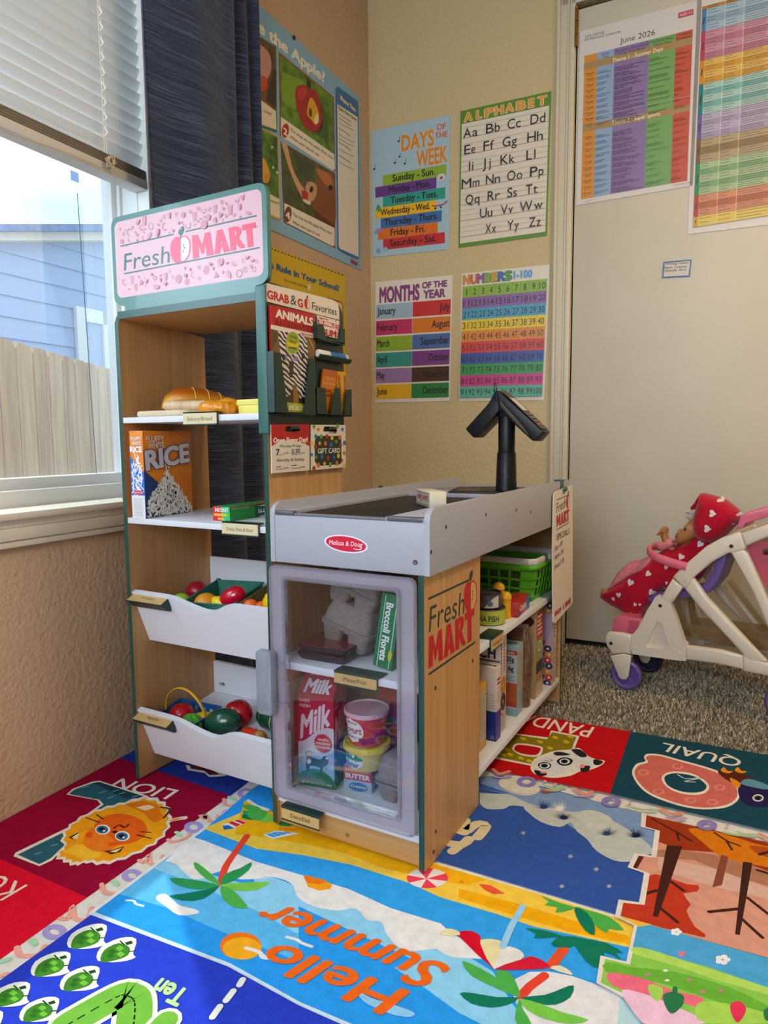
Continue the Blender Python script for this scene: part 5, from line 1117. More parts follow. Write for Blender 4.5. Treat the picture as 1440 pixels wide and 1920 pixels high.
PG = M('#6A4A32', .5, noise=.4, nscale=25); panel('#2F7A3E', [(-60, 105), (285, 325), (290, 918), (-40, 800)], 0, 0, 0, 0, PG)
pc('#C8948A', (100, 300), (165, 305), (235, 370), (250, 470), (215, 560), (150, 600), (100, 560), s=3); pc('#E0A8A0', (130, 330), (165, 345), (160, 400), (130, 380), s=3); pc('#C84A1E', *ell(193, 578, 32, 52)); pc('#B83A1A', *ell(160, 620, 22, 55)); pc('#3A2A1E', (215, 700), (262, 480), (284, 480), (284, 740)); pc('#ECE2CF', (-40, 590), (160, 680), (282, 770), (286, 900), (-30, 790)); pt('oink, oink!', (130, 738), (252, 805), (130, 712), '#3A342C', .012)
GR2 = M('#4E7A22', .45, noise=.6, nscale=40); panel('#D8A018', [(-40, 770), (298, 948), (314, 1528), (-20, 1400)], 0, 0, 0, 0, GR2)
pc('#E8B010', (170, 1100), (205, 1105), (225, 1150), (240, 1210), (232, 1260), (200, 1262), (170, 1220), s=3); pc('#D89010', (205, 1200), (238, 1215), (232, 1258), (205, 1255), s=2); pc('#ECE2CF', (-20, 1270), (226, 1335), (306, 1380), (308, 1512), (-10, 1390)); pt('tweet, tweet!', (150, 1362), (302, 1420), (150, 1338), '#3A342C', .012)
for x, y in ((262, 1160), (290, 1195), (255, 1020)): pc('#D8D8A0', *ell(x, y, 8, 10))
pc('#2F6EB0', (698, 610), (712, 600), (845, 700), (853, 720), (860, 1785), (850, 1798), (722, 1735), (712, 1718)); pc('#E8E0D0', (706, 720), (848, 812), (855, 1780), (724, 1722), (716, 1700)); pt("Rhyme Time", (728, 690), (832, 775), (728, 660), '#E8E0D0', .05, outline='#A8242C', ow=.05)
pt('Apple Name Game!', (712, 752), (840, 842), (712, 728), '#2A2A2A', .02)
for k, (y, n_) in enumerate(((790, 2), (848, 1), (888, 1), (930, 2), (985, 1), (1030, 1), (1075, 1), (1120, 1))):
    for j in range(n_): a.stroke(zP((718, y+j*28), (760, y+j*28+28), (800+20*(k % 2), y+j*28+56)), .0022, ('#5A6A8A', '#8A94A4')[k % 2])
for k in range(3): a.poly(zP(*ell(808+16*k, 1808+9*k, 7, 15)), '#B02430')
a.stroke(zP(*ell(857, 1832, 5, 12)), .001, '#3A5A7A', closed=True)
done(t, mb)
mb = MB(); p = on(440+405/3.693, 262/3.693, WL, NL); mb.ball(tuple(p-o+NL*.003), .006, M('#3A3632', .4, metal=.6), n=10, m=6); mb.build('push_pin', t)

# yellow school rule poster
t, mb, a, _ = poster('school_rules_poster', 'yellow school rule poster pinned behind the tall shelf tower', 'poster', [(0, 0)]*4, WL, NL, '#D8B40C')
L_ = [LWP(.82, .95, .002), LWP(.207, .95, .002), LWP(.207, 1.301, .002), LWP(.82, 1.288, .002)]; t.location = (L_[0]+L_[1])/2; o = V(t.location)
mb = MB(); mb.add([p-o-NL*.001 for p in L_]+[p-o+NL*.0007 for p in L_], [(0, 1, 2, 3), (4, 5, 6, 7), (0, 1, 5, 4), (1, 2, 6, 5), (2, 3, 7, 6), (3, 0, 4, 7)], M('#D8B40C', .45))
a = Art(mb, lambda x, y: on(x, y, WL+NL*.0007, NL)-o, NL, rough=.45); zY = zoomed(480, 500, 4.8)
for k in range(22):
    u0, u1 = k/22, (k+.55)/22; a.stroke([(508+138*u0, 466+51*u0), (508+138*u1, 466+51*u1)], .0035, '#2E2A14', cap=False)
a.text('It a Rule in Your School?', *zY((60, -12), (745, 222), (60, -75)), '#2A62A0', .05); a.text('If it is a rule, color the', *zY((255, 128), (455, 192), (255, 104)), '#4A4010', .01)
a.poly(zY(*ell(478, 186, 15, 27)), '#EFE6D0'); a.stroke(zY(*ell(478, 186, 8, 15)), .001, '#6A6040', closed=True)
for v0, v1 in ((318, 690), (740, 960)): a.stroke(zY((640, v0-40), (760, v0), (780, v0+25), (785, v1)), .003, '#8A2A22'); a.poly(zY((640, v0-30), (755, v0+10), (772, v0+30), (775, v1), (640, v1)), '#E4D6B0')
done(t, mb)

# schedules and a note on the door
zD = zoomed(1060, 0, 3.7895); PD, NDV = DH+ND*.0014, ND
t, mb, a, ap = poster('june_schedule', 'June 2026 schedule sheet with colored columns, taped to the door near its hinge', 'poster', zD((78, 1460), (905, 1320), (972, -5), (105, 225)), PD, NDV, '#D9D2CC')
a = ap
a.text('Little Learning', *zD((140, 272), (275, 236), (140, 246)), '#4A4A4A', 0, .15); a.text('FOR PRESCHOOL CLASSROOMS', *zD((136, 292), (394, 232), (136, 278)), '#4A4A4A', .02); a.text('June 2026', *zD((388, 310), (636, 248), (390, 268)), '#3A3634', .008)
a.poly(zD((802, 92), (910, 64), (910, 104), (802, 132)), '#C03A48'); a.text('AGES 3-5', *zD((812, 118), (902, 95), (812, 98)), '#E8C8C4', .02)
cols = [((136, 398), (226, 376), (200, 1403), (110, 1418), '#D88E30'), ((226, 376), (348, 346), (320, 1380), (200, 1403), '#8FA9C8'), ((348, 346), (597, 284), (562, 1338), (320, 1380), '#8C74A4'), ((597, 284), (786, 238), (748, 1304), (562, 1338), '#76A45C'), ((786, 238), (906, 208), (866, 1284), (748, 1304), '#C4553C')]
for p, q, r_, s_, c in cols: a.poly(zD(p, q, r_, s_), c)
a.poly(zD((134, 450), (904, 258), (901, 316), (131, 498)), '#A88A56'); a.poly(zD((128, 888), (884, 742), (881, 788), (126, 940)), '#A88A56')
a.text('Theme 1 - Summer Days', *zD((334, 446), (692, 360), (336, 416)), '#EFE4CC', .015); a.text('Theme 2 - Super Sports', *zD((330, 888), (672, 820), (332, 858)), '#EFE4CC', .015)
for s_, o_, b, y in (('Circle', (258, 396), (312, 384), (258, 376)), ('Time', (264, 416), (308, 406), (264, 398)), ('Discussion, Whole/Small', (354, 376), (590, 320), (354, 355)), ('Group, Read-Aloud', (376, 392), (566, 348), (376, 374)), ('Fine/Gross Motor,', (602, 310), (776, 272), (602, 290)), ('Choice Time', (628, 330), (750, 302), (628, 312)), ('Creative', (804, 256), (890, 236), (804, 240)), ('Expression', (790, 288), (900, 264), (790, 270))): a.text(s_, *zD(o_, b, y), '#3A3430', .008)
rt = random.Random(9)
def fine(hm, u0, u1, v, th, col, words=True, fill=.9):
    u = u0; e = u0+(u1-u0)*fill
    while u < e:
        x = min(u+rt.uniform(.03, .09)*(u1-u0)*2.2, e); a.poly([hm(u, v), hm(x, v), hm(x, v+th), hm(u, v+th)], col); u = x+.012*(u1-u0)*2; a.k -= 1
    a.k += 1
for blk, (v1, v0) in enumerate(((.885, .49), (.445, .01))):
    for ci, (p, q, r_, s_, c) in enumerate(cols):
        hm_ = homog(zD(s_, r_, q, p)); rows_ = 10
        for k in range(rows_):
            v = v1-(v1-v0)*(k+.5)/rows_
            if ci == 0:
                dy = ('Monday', 'Tuesday', 'Wednesday', 'Thursday', 'Friday')[k % 5]
                a.text(dy, hm_(.18, v), hm_(.85, v), hm_(.18, v+.0085), '#5A3A1A', .01); a.text('June %d' % (1+k+blk*14), hm_(.3, v-.0125), hm_(.72, v-.0125), hm_(.3, v-.005), '#5A3A1A', .0)
            else:
                dk = {1: '#4E5F78', 2: '#4A3A60', 3: '#486A36', 4: '#7A2E20'}[ci]
                for j in range(3 if ci == 2 else 2 if ci == 1 else 1 if k % 3 else 2): fine(hm_, .04, .96, v-.011*j, .0032, dk, fill=rt.uniform(.35, .95))
a.stroke(zD((130, 1442), (220, 1412)), .0008, '#8A8480'); a.stroke(zD((770, 1318), (884, 1300)), .0012, '#8A8480'); a.stroke(zD((95, 858), (925, 680)), .0012, '#B4ABA4')
done(t, mb)
# learning standards chart, partly out of the picture
q = zD((868, 1665), (1440, 1580), (1440, -560), (1008, -420)); hw = [on(x, y, PD, NDV) for x, y in q]
dL = ED.dot(hw[0]-DH); zb = hw[0].z
QL = [DH+ED*dL+ZZ*zb+ND*.0014, DH+ED*(dL+.5)+ZZ*(zb-.006)+ND*.0014, DH+ED*(dL+.5)+ZZ*2.07+ND*.0014, DH+ED*(dL+.004)+ZZ*2.07+ND*.0014]
t = thing('standards_chart', 'tall chart of colored rows on the door, right of the June sheet', 'poster', (QL[0]+QL[1])/2); o = V(t.location); mb = MB()
mb.add([p-o-ND*.001 for p in QL]+[p-o+ND*.0007 for p in QL], [(0, 1, 2, 3), (4, 5, 6, 7), (0, 1, 5, 4), (1, 2, 6, 5), (2, 3, 7, 6), (3, 0, 4, 7)], M('#DCD4CC', .4))
a = Art(mb, lambda x, y: on(x, y, PD+ND*.0007, NDV)-o, NDV, rough=.4)
LB = lambda y: 975-(975-908)*y/1600            # left edge of the printed table, in zoom coordinates
bands = [(50, 72, '#B87A1A', '#C08A2A', '#A07018'), (72, 232, '#4A7EB4', '#A4BCCC', '#8CA8BC'), (232, 435, '#B83A5C', '#C890A0', '#B87488'), (435, 605, '#D08A14', '#DDB45A', '#D0982A'), (605, 822, '#1E7A7C', '#A6C8BC', '#74AEA8'), (822, 998, '#6A5C98', '#B4A8C0', '#A498B4'), (998, 1165, '#7C5C34', '#B09A74', '#8C744A'), (1165, 1395, '#2E8A52', '#A8BC8C', '#7CA470'), (1395, 1545, '#B0401E', '#D08A60', '#B8643A'), (1545, 1618, '#C89A14', '#DCC050', '#D0A828')]
sl = .155
for y0, y1, c0, c1, c2 in bands:
    m0, m1 = sl*1.55*(1-y0/2600), sl*1.55*(1-y1/2600)
    f = lambda x, y, y0=y0: (x, y-(x-LB(y))*(sl+.11*(1-y/1700)))
    a.poly(zD(f(LB(y0), y0), f(1560, y0), f(1560, y1), f(LB(y1), y1)), c1)
    a.poly(zD(f(LB(y0), y0), f(LB(y0)+32, y0), f(LB(y1)+32, y1), f(LB(y1), y1)), c0)
    nr = max(1, int((y1-y0)/42))
    for k in range(nr):
        ya, yb = y0+(y1-y0)*k/nr, y0+(y1-y0)*(k+1)/nr
        if k % 2: a.poly(zD(f(LB(ya)+32, ya), f(1560, ya), f(1560, yb), f(LB(yb)+32, yb)), c2)
        for x0_, x1_, nl in ((LB(ya)+40, LB(ya)+125, 2), (LB(ya)+175, LB(ya)+265, 2), (LB(ya)+310, 1500, 3)):
            for j in range(nl):
                yy = ya+(yb-ya)*(j+.6)/(nl+.5); e = x1_-(x1_-x0_)*rt.random()*.4
                a.stroke(zD(f(x0_, yy), f(e, yy)), .0014, '#5A5048', cap=False); a.k -= 1
        a.k += 1
    a.stroke(zD(f(LB(y0), y0), f(1560, y0)), .0008, '#5A5048', cap=False)
    for dx in (165, 300): a.stroke(zD(f(LB(y0)+dx, y0), f(LB(y1)+dx, y1)), .0008, '#EDE4D8', cap=False)
    if y1-y0 > 60: a.stroke(zD(f(LB(y0)+16, y0+(y1-y0)*.35), f(LB(y1)+16, y0+(y1-y0)*.65)), .003, '#3A3430', cap=False)
done(t, mb)
zN = zoomed(1060, 400, 3.7895)
t, mb, a, ap = poster('writing_center_note', 'small white handwritten note framed in blue tape on the door', 'note', zN((686, 460), (885, 450), (897, 328), (697, 345)), PD, NDV, '#2F6096')
ap.poly(zN((697, 450), (876, 440), (887, 338), (706, 354)), '#CFC3B4')
for s_, o_, b, y in (('Writing Center', (710, 368), (876, 356), (710, 352)), ('Paper, Crayons', (702, 394), (862, 384), (702, 377)), ('Stencils, etc.)', (706, 416), (856, 406), (706, 399))): ap.text(s_, *zN(o_, b, y), '#2A2420', .02, .1)
done(t, mb)
# ------------------------------------------------------------------ play food: helpers
def carton(name, label, cat, x, y, z, rot, w, d, h, col, group=None, bev=.0006, tilt=0, part='box'):
    """a printed box standing on (x, y, z); returns its root, mesh builder and the drawing faces front / right / left / top"""
    t = thing(name, label, cat, (x, y, z), (0, tilt, rot), group); mb = MB(); mb.box((-w/2, -d/2, 0), (w/2, d/2, h), M(col, .4, noise=.03, nscale=60), bev)
    e = .0002
    F = mb.art((-w/2, -d/2-e, 0), (1, 0, 0), ZZ, rough=.4); R_ = mb.art((w/2+e, -d/2, 0), (0, 1, 0), ZZ, rough=.4); Lf = mb.art((-w/2-e, d/2, 0), (0, -1, 0), ZZ, rough=.4); Tp = mb.art((-w/2, -d/2, h+e), (1, 0, 0), (0, 1, 0), rough=.4)
    return t, mb, F, R_, Lf, Tp
def veg(name, label, cat, c, r, col, rot=(0, 0, 0), fn=None, rough=.3, group=None, n=28, m=18, **kw):
    t = thing(name, label, cat, c, rot, group); mb = MB(); mb.ball((0, 0, 0), r, M(col, rough, .5, **kw), n=n, m=m, fn=fn)
    return t, mb
rq = random.Random(21)
# ---- bakery shelf
Z1 = .767
t = thing('cutting_board', 'pale wooden cutting board under the toy bread loaf', 'board', (.085, .095, Z1))
mb = MB(); mb.prism(rrect(-.056, -.086, .09, .086, .022), .0, .0125, wood('#CDB48E', '#E6D5B6', (4, 60, 60), .5), bev=.005, seg=4); mb.build('board', t)
t = thing('bread_loaf', 'golden toy bread loaf with slice lines', 'bread', (.096, .125, Z1+.0128), (0, 0, radians(56)))
mb = MB()
def loafmat():
    m = M('#D98E16', .38).copy(); m.name = 'crust'; tt = m.node_tree; b = tt.nodes['Principled BSDF']; tx = tt.nodes.new('ShaderNodeTexCoord'); sx = tt.nodes.new('ShaderNodeSeparateXYZ'); rp = tt.nodes.new('ShaderNodeValToRGB')
    n = tt.nodes.new('ShaderNodeTexNoise'); n.inputs['Scale'].default_value = 30; ad = tt.nodes.new('ShaderNodeMath'); ad.operation = 'MULTIPLY_ADD'; ad.inputs[1].default_value = .006
    rp.color_ramp.elements[0].position = .024; rp.color_ramp.elements[0].color = lin('#E3A224'); rp.color_ramp.elements[1].position = .041; rp.color_ramp.elements[1].color = lin('#B4560C')
    L = tt.links.new; L(tx.outputs['Object'], sx.inputs[0]); L(tx.outputs['Object'], n.inputs['Vector']); L(n.outputs['Fac'], ad.inputs[0]); L(sx.outputs['Z'], ad.inputs[2]); L(ad.outputs[0], rp.inputs['Fac']); L(rp.outputs['Color'], b.inputs['Base Color'])
    return m
LM = loafmat(); rings = []
for k in range(25):
    u = -1+2*k/24; s_ = max(.02, (1-abs(u)**2.6))**.5; rings.append([V((.074*u, .040*s_*cos(a_), .0005+(.025*s_**.6+.0245*s_*sin(a_))*(1-.12*u))) for a_ in [2*pi*j/24 for j in range(24)]])
mb.loft(rings, LM); mb.build('loaf', t)
for u in (-.012, .016, .042):
    mb = MB(); s_ = (1-abs(u/.074)**2.6)**.5
    mb.tube([(u, .0402*s_*cos(a_), .0005+(.025*s_**.6+.0248*s_*sin(a_))*(1-.12*u/.074)) for a_ in [pi*j/16 for j in range(17)]], .0008, M('#F0C878', .6), n=6); mb.build('slice_line', t)
t = thing('rolling_pin', 'pale wooden rod lying on the cutting board against the loaf', 'rolling pin', (.146, .060, Z1+.0128+.0098), (0, 0, radians(20)))
mb = MB(); mb.lathe([(.0, -.062), (.006, -.0615), (.009, -.058), (.0098, -.053), (.0098, .053), (.009, .058), (.006, .0615), (0, .062)], wood('#C9A47C', '#E2C6A2', (60, 60, 4), .5), X=RY(pi/2)); mb.build('rod', t)
for k, (x, y, rz, sx, lab) in enumerate(((.195, .060, .15, 1.0, 'orange toy croissant touching the wooden rod'), (.243, .052, -.25, 1.05, 'orange toy croissant in the middle, overlapping its neighbours'), (.258, .030, .9, .8, 'small orange toy croissant in front of the yellow box'))):
    t = thing('croissant', lab, 'bread', (x, y, Z1), (0, 0, rz), 'croissants on the bakery shelf'); mb = MB(); rings = []
    for j in range(19):
        u = -1+2*j/18; a_ = u*.75; r_ = .0165*sx*max(.05, (1-u*u))**.55*(1+.07*sin(u*16)); cx, cy = .046*sx*sin(a_), .03*sx*(1-cos(a_))
        rings.append([V((cx+r_*cos(b_)*sin(a_)*-.3, cy+r_*cos(b_), .0160*sx+r_*sin(b_)*.98)) for b_ in [2*pi*q_/16 for q_ in range(16)]])
    mb.loft(rings, M('#E8921A', .3, noise=.12, nscale=60, coat=.2)); mb.build('pastry', t)
t = thing('butter_dish', 'yellow lidded toy box at the right end of the bakery shelf', 'box', (.305, .062, Z1)); YL = M('#EBDD6E', .45)
mb = MB(); mb.box((-.027, -.02, 0), (.027, .02, .0185), YL, .0015, taper=.97); mb.build('dish', t); mb = MB(); mb.box((-.029, -.022, .0175), (.029, .022, .0285), YL, .002); mb.build('lid', t)
# ---- grains shelf
Z2 = .563
t, mb, F, R_, Lf, Tp = carton('rice_box', 'orange and blue white rice box on the second shelf', 'box', .0375, .074, Z2, radians(6), .034, .147, .177, '#E9820E')
F.poly([(0, 0), (.034, 0), (.034, .094), (0, .126)], '#1F6FD8'); R_.poly([(0, 0), (.147, 0), (0, .098)], '#123A78')
def grain(A, x, y, an, s_=1, c='#E8E2DA'):
    p = [(x+s_*(.0052*cos(q_)*cos(an)-.0013*sin(q_)*sin(an)), y+s_*(.0052*cos(q_)*sin(an)+.0013*sin(q_)*cos(an))) for q_ in [2*pi*j/8 for j in range(8)]]; A.poly(p, c)
R_.auto = F.auto = .12
def pile(A, cx, w_, y0, top, n, x0, x1, base='#1B2C5C'):
    A.poly([(max(x0, cx-w_), y0), (min(x1, cx+w_), y0), (cx, top*.93)], base)
    for k in range(n):
        y = y0+(top-y0)*(1-(1-k/n)**.5) if 1 else 0; hw_ = w_*(1-(y-y0)/(top-y0)); x = cx+rq.uniform(-hw_, hw_)
        if x0+.004 < x < x1-.004: grain(A, x, y+.003, rq.choice((1.2, 2.0, .5, 2.6, 1.6))+rq.uniform(-.3, .3), 1.05, rq.choice(('#EDE6DC', '#E0D6CC', '#F4EEE6')))
pile(R_, .066, .088, .0, .094, 560, .0, .147)
for x, y, an in ((.064, .100, 1.2), (.071, .103, 2.2), (.062, .108, 1.5), (.067, .094, .4)): grain(R_, x, y, an, 1.1)
pile(F, .017, .05, .045, .128, 170, .0, .034, '#1F6FD8'); F.auto = R_.auto = 1
for x, y, an in ((.0125, .130, 1.9), (.021, .126, 2.2), (.015, .138, 2.0)): grain(F, x, y, an, 1.1)
F.rect(.0, .0, .034, .047, '#E6E4E4'); F.lines(.005, .003, .03, .042, 14, .0011, '#A8A8B4', .15); F.poly(ell(.018, .053, .0125, .0045), '#D8384A'); F.t('Melissa & Doug', .008, .0518, .02, .003, '#F4EDE8', .02)
F.t('FLUFFY', .005, .158, .025, .0075, '#E8D8CC', .05); F.t('WHITE', .007, .1485, .023, .0075, '#E8D8CC', .05); F.t('RICE', .002, .1345, .03, .0115, '#EEE8E6', .06)
R_.t('FLUFFY', .008, .155, .052, .0125, '#E4CDBD', .04); R_.t('WHITE', .0125, .142, .047, .012, '#E4CDBD', .04)
R_.text('RICE', (.006, .0985), (.137, .1125), (.004, .138), '#D8CFD2', .05, 0, '#20306A', .035); R_.t('NET WT 12 OZ (340g)', .098, .1035, .036, .0035, '#9A5A18', .01); R_.stroke(ell(.083, .1745, .0075, .008, 0, 10, pi, 2*pi), .0014, '#B85E08')
mb.build('box', t)
t, mb, F, R_, Lf, Tp = carton('pasta_box', 'red and green linguine box lying flat on the second shelf', 'box', .2325, .125, Z2, 0, .043, .176, .0285, '#1D8A3C')
F.rect(0, 0, .0225, .0285, '#D01E3C'); F.rect(.0225, 0, .043, .0285, '#22B87A'); F.poly([(0, .009), (.0225, .009), (.0225, .0155), (0, .0155)], '#E8641E'); F.rect(.0225, .009, .043, .0155, '#6CB83A')
XF_ = lambda A, s_, x, y, w_, h_, c, b: A.text(s_, (x+w_, y+h_), (x, y+h_), (x+w_, y), c, b)
XF_(F, 'LINGUINI', .006, .0175, .032, .008, '#EDE8E4', .03); F.lines(.004, .0095, .038, .015, 1, .0045, '#F0C03C', .1); F.lines(.012, .002, .03, .007, 1, .004, '#F0C03C', .1)
R_.rect(.075, 0, .176, .0285, '#0F5E4A'); XF_(R_, 'NET WT 12 OZ (340g)', .006, .0215, .05, .004, '#BBD8B4', .01); R_.poly([(.082, .023), (.13, .0265), (.17, .023), (.13, .0205)], '#DCE8E4'); XF_(R_, 'SPAGHETTI', .086, .009, .075, .008, '#E8EEEA', .05); XF_(R_, 'THIN', .105, .002, .03, .006, '#E8EEEA', .05); R_.rect(.09, .0, .176, .003, '#A8D4D0'); R_.rect(.0, .0265, .176, .0285, '#B83A2C')
mb.build('box', t)
# ---- fruit bin (floor slopes up to the back)
FZ = lambda y, z0=.2945: z0+.0520+(y-.045)*.130
def pulp_box(name, label, x0, y0, w_, d_, col, h, rz=0):
    sl_ = math.atan(.13); t = thing(name, label, 'carton', (x0+w_/2*cos(rz), y0+w_/2*sin(rz), FZ(y0+w_/2*sin(rz))+.002), (sl_, 0, rz)); m = M(col, .95, .05, noise=.12, nscale=90, bump=.7, bscale=260)
    mb = MB(); th = .0022; ins = .006
    o = [(-w_/2+ins, ins*.5, 0), (w_/2-ins, ins*.5, 0), (w_/2-ins, d_-ins, 0), (-w_/2+ins, d_-ins, 0)]; tp = [(-w_/2, 0, h), (w_/2, 0, h), (w_/2, d_, h), (-w_/2, d_, h)]
    i0 = [(-w_/2+ins+th, ins*.5+th, th), (w_/2-ins-th, ins*.5+th, th), (w_/2-ins-th, d_-ins-th, th), (-w_/2+ins+th, d_-ins-th, th)]; i1 = [(-w_/2+th, th, h), (w_/2-th, th, h), (w_/2-th, d_-th, h), (-w_/2+th, d_-th, h)]
    mb.add(o+tp+i0+i1, [(0, 1, 2, 3), (8, 9, 10, 11)]+[(k, (k+1) % 4, 4+(k+1) % 4, 4+k) for k in range(4)]+[(8+k, 8+(k+1) % 4, 12+(k+1) % 4, 12+k) for k in range(4)]+[(4+k, 4+(k+1) % 4, 12+(k+1) % 4, 12+k) for k in range(4)], m)
    mb.tube(tp, .0024, m, n=8, closed=True); mb.build('tray', t); return t
pulp_box('fruit_carton', 'green pulp carton holding the orange in the upper bin', .110, .050, .114, .142, '#3E7A66', .036, radians(13))
pulp_box('fruit_carton', 'tan pulp carton at the right of the upper bin', .243, .050, .105, .142, '#8C7448', .038, radians(9))
dim = lambda f, k: (lambda d: 1+k*max(0, sin(f*math.atan2(d.y, d.x))*sin(f*math.acos(max(-1, min(1, d.z))))))
t, mb = veg('orange', 'toy orange at the front of the green carton', 'fruit', (.140, .083, FZ(.083)+.0265), (.026, .026, .024), '#E8941C', bump=.5, bscale=500); mb.build('fruit', t)
t, mb = veg('lemon', 'yellow toy lemon between the orange and the red berry', 'fruit', (.178, .092, FZ(.092)+.0255), (.024, .018, .018), '#EAD21A', rot=(0, .5, .4), fn=lambda d: 1+.18*max(0, abs(d.x)-.8)*5); mb.build('fruit', t)
t, mb = veg('berry', 'large shiny red toy berry with dimples, leaning in the green carton', 'fruit', (.197, .100, FZ(.100)+.0415), (.033, .022, .021), '#C60A2C', rot=(0, -.55, .25), rough=.18, fn=dim(14, .045), coat=.4); mb.build('fruit', t)
t, mb = veg('lime', 'green toy lime between the bin lip and the green carton', 'fruit', (.066, .085, FZ(.085)+.0215), (.023, .020, .020), '#9CC22C'); mb.build('fruit', t)
t, mb = veg('red_apple', 'dark red toy fruit half hidden left of the green carton', 'fruit', (.050, .150, FZ(.150)+.024), (.025, .025, .022), '#A31222'); mb.build('fruit', t)
t, mb = veg('pineapple', 'bumpy yellow toy fruit at the right of the upper bin', 'fruit', (.316, .088, FZ(.083)+.046), (.023, .022, .026), '#EFC414', fn=dim(12, .06)); mb.build('fruit', t)
for k, (x, y, lab) in enumerate(((.262, .082, 'orange toy fruit piece in the tan carton, beside the berry'), (.292, .080, 'orange toy fruit piece in front of the bumpy yellow fruit'))):
    t, mb = veg('orange_piece', lab, 'fruit', (x, y, FZ(y)+.032), (.017, .014, .016), '#EE6A16', rot=(.2, .3*k, k), fn=lambda d: 1+.2*max(0, d.z)); mb.build('fruit', t)
# ---- vegetable bin
G2 = lambda y: FZ(y, .0400)
t = thing('toy_basket', 'small blue plastic basket with a yellow handle in the lower bin', 'basket', (.0745, .088, G2(.088)+.002), (math.atan(.13), 0, radians(3))); BLU = M('#14508C', .35)
mb = MB(); w_, d_, h = .056, .040, .034
def frustum(mb, w0, d0, w1, d1, z0, z1, mat, th=.003):
    a_ = [(-w0, -d0), (w0, -d0), (w0, d0), (-w0, d0)]; b_ = [(-w1, -d1), (w1, -d1), (w1, d1), (-w1, d1)]
    s_ = lambda P, t_: [(x-(t_ if x > 0 else -t_), y-(t_ if y > 0 else -t_)) for x, y in P]
    vs = [(x, y, z0) for x, y in a_]+[(x, y, z1) for x, y in b_]+[(x, y, z0+th) for x, y in s_(a_, th)]+[(x, y, z1) for x, y in s_(b_, th)]
    mb.add(vs, [(0, 1, 2, 3), (8, 9, 10, 11)]+[(k, (k+1) % 4, 4+(k+1) % 4, 4+k) for k in range(4)]+[(8+k, 8+(k+1) % 4, 12+(k+1) % 4, 12+k) for k in range(4)]+[(4+k, 4+(k+1) % 4, 12+(k+1) % 4, 12+k) for k in range(4)], mat)
frustum(mb, w_-.006, d_-.006, w_, d_, 0, .032, BLU); mb.tube([(-w_, -d_, .032), (w_, -d_, .032), (w_, d_, .032), (-w_, d_, .032)], .0032, BLU, n=8, closed=True)
PALE = M('#B9C4CC', .6)
for x in (-.03, -.008, .014, .036): mb.box((x-.004, d_-.008, .008), (x+.004, d_-.0052, .026), PALE)
mb.build('tub', t)
mb = MB(); mb.tube([(-.056*cos(a_), -.008, .024+.068*sin(a_)) for a_ in [pi*k/20 for k in range(21)]], .0036, M('#E2AE16', .35), n=10, flat=.45, up=(0, 1, 0)); mb.build('handle', t)
t, mb = veg('tomato', 'round red toy tomato inside the blue basket', 'vegetable', (.062, .078, G2(.078)+.0285), (.028, .028, .025), '#B4121A', rough=.2, fn=lambda d: 1-.12*max(0, d.z-.85)*6); mb.build('fruit', t)
t, mb = veg('lettuce', 'bright green ribbed toy lettuce in front of the blue basket', 'vegetable', (.110, .058, G2(.058)+.0245), (.025, .022, .024), '#4FA62A', rough=.25, fn=lambda d: 1+.05*sin(7*math.atan2(d.y, d.x)+3*d.z)+.02*sin(19*d.z)); mb.build('head', t)
t, mb = veg('corn', 'yellow toy corn cob inside the blue basket', 'vegetable', (.116, .092, G2(.092)+.0225), (.030, .015, .015), '#E2B41A', rot=(0, 0, .5), fn=dim(18, .05)); mb.build('cob', t)
t, mb = veg('avocado', 'large dark green toy avocado with a seam, in the middle of the lower bin', 'vegetable', (.172, .083, G2(.083)+.0305), (.044, .028, .029), '#124A34', rot=(0, -.22, .3), rough=.22, fn=lambda d: 1-.12*max(0, -d.x), coat=.3); mb.build('fruit', t)
mb = MB(); mb.tube([(.0442*cos(a_)*(1-.12*max(0, -cos(a_))), .0283*sin(a_)*(1-.12*max(0, -cos(a_))), -.006) for a_ in [2*pi*k/40 for k in range(40)]], .0005, M('#0B2E22', .5), n=5, closed=True); mb.build('seam', t)
t, mb = veg('bell_pepper', 'red toy pepper behind the dark green avocado', 'vegetable', (.182, .125, G2(.125)+.0315), (.032, .030, .030), '#A8141A', rough=.22, fn=lambda d: 1+.05*cos(3*math.atan2(d.y, d.x))*(1-d.z*d.z)-.15*max(0, d.z-.8)*4); mb.build('fruit', t)
t = thing('cucumber', 'dark green toy cucumber in two pieces at the right of the lower bin', 'vegetable', (.268, .140, G2(.140)+.0285), (0, 0, radians(-12))); DG = M('#0E3F2C', .28, coat=.3)
mb = MB(); mb.lathe([(0, -.046), (.012, -.044), (.021, -.037), (.0255, -.026), (.0265, -.010), (.0265, .012)], DG, X=RY(pi/2)); mb.build('half', t)
mb = MB(); mb.lathe([(.0265, .0155), (.0265, .03), (.024, .044), (.015, .053), (0, .056)], DG, X=RY(pi/2)); mb.build('half', t)
mb = MB(); mb.lathe([(.0262, .012), (.0262, .0155)], M('#9CAA88', .6), X=RY(pi/2)); mb.lathe([(.0268, -.022), (.0268, -.0215)], M('#3E6A54', .5), X=RY(pi/2)); mb.build('joint', t)
t, mb = veg('potato', 'brown toy egg or potato standing at the front of the lower bin', 'vegetable', (.288, .066, G2(.066)+.024), (.017, .016, .024), '#C07A3C', fn=lambda d: 1-.12*max(0, d.z), noise=.1, nscale=60); mb.build('body', t)
t, mb = veg('carrot', 'orange red toy carrot lying under the brown potato', 'vegetable', (.258, .090, G2(.090)+.0135), (.046, .013, .013), '#D6381C', rot=(0, .05, -.2), fn=lambda d: 1-.3*max(0, d.x)); mb.build('root', t)
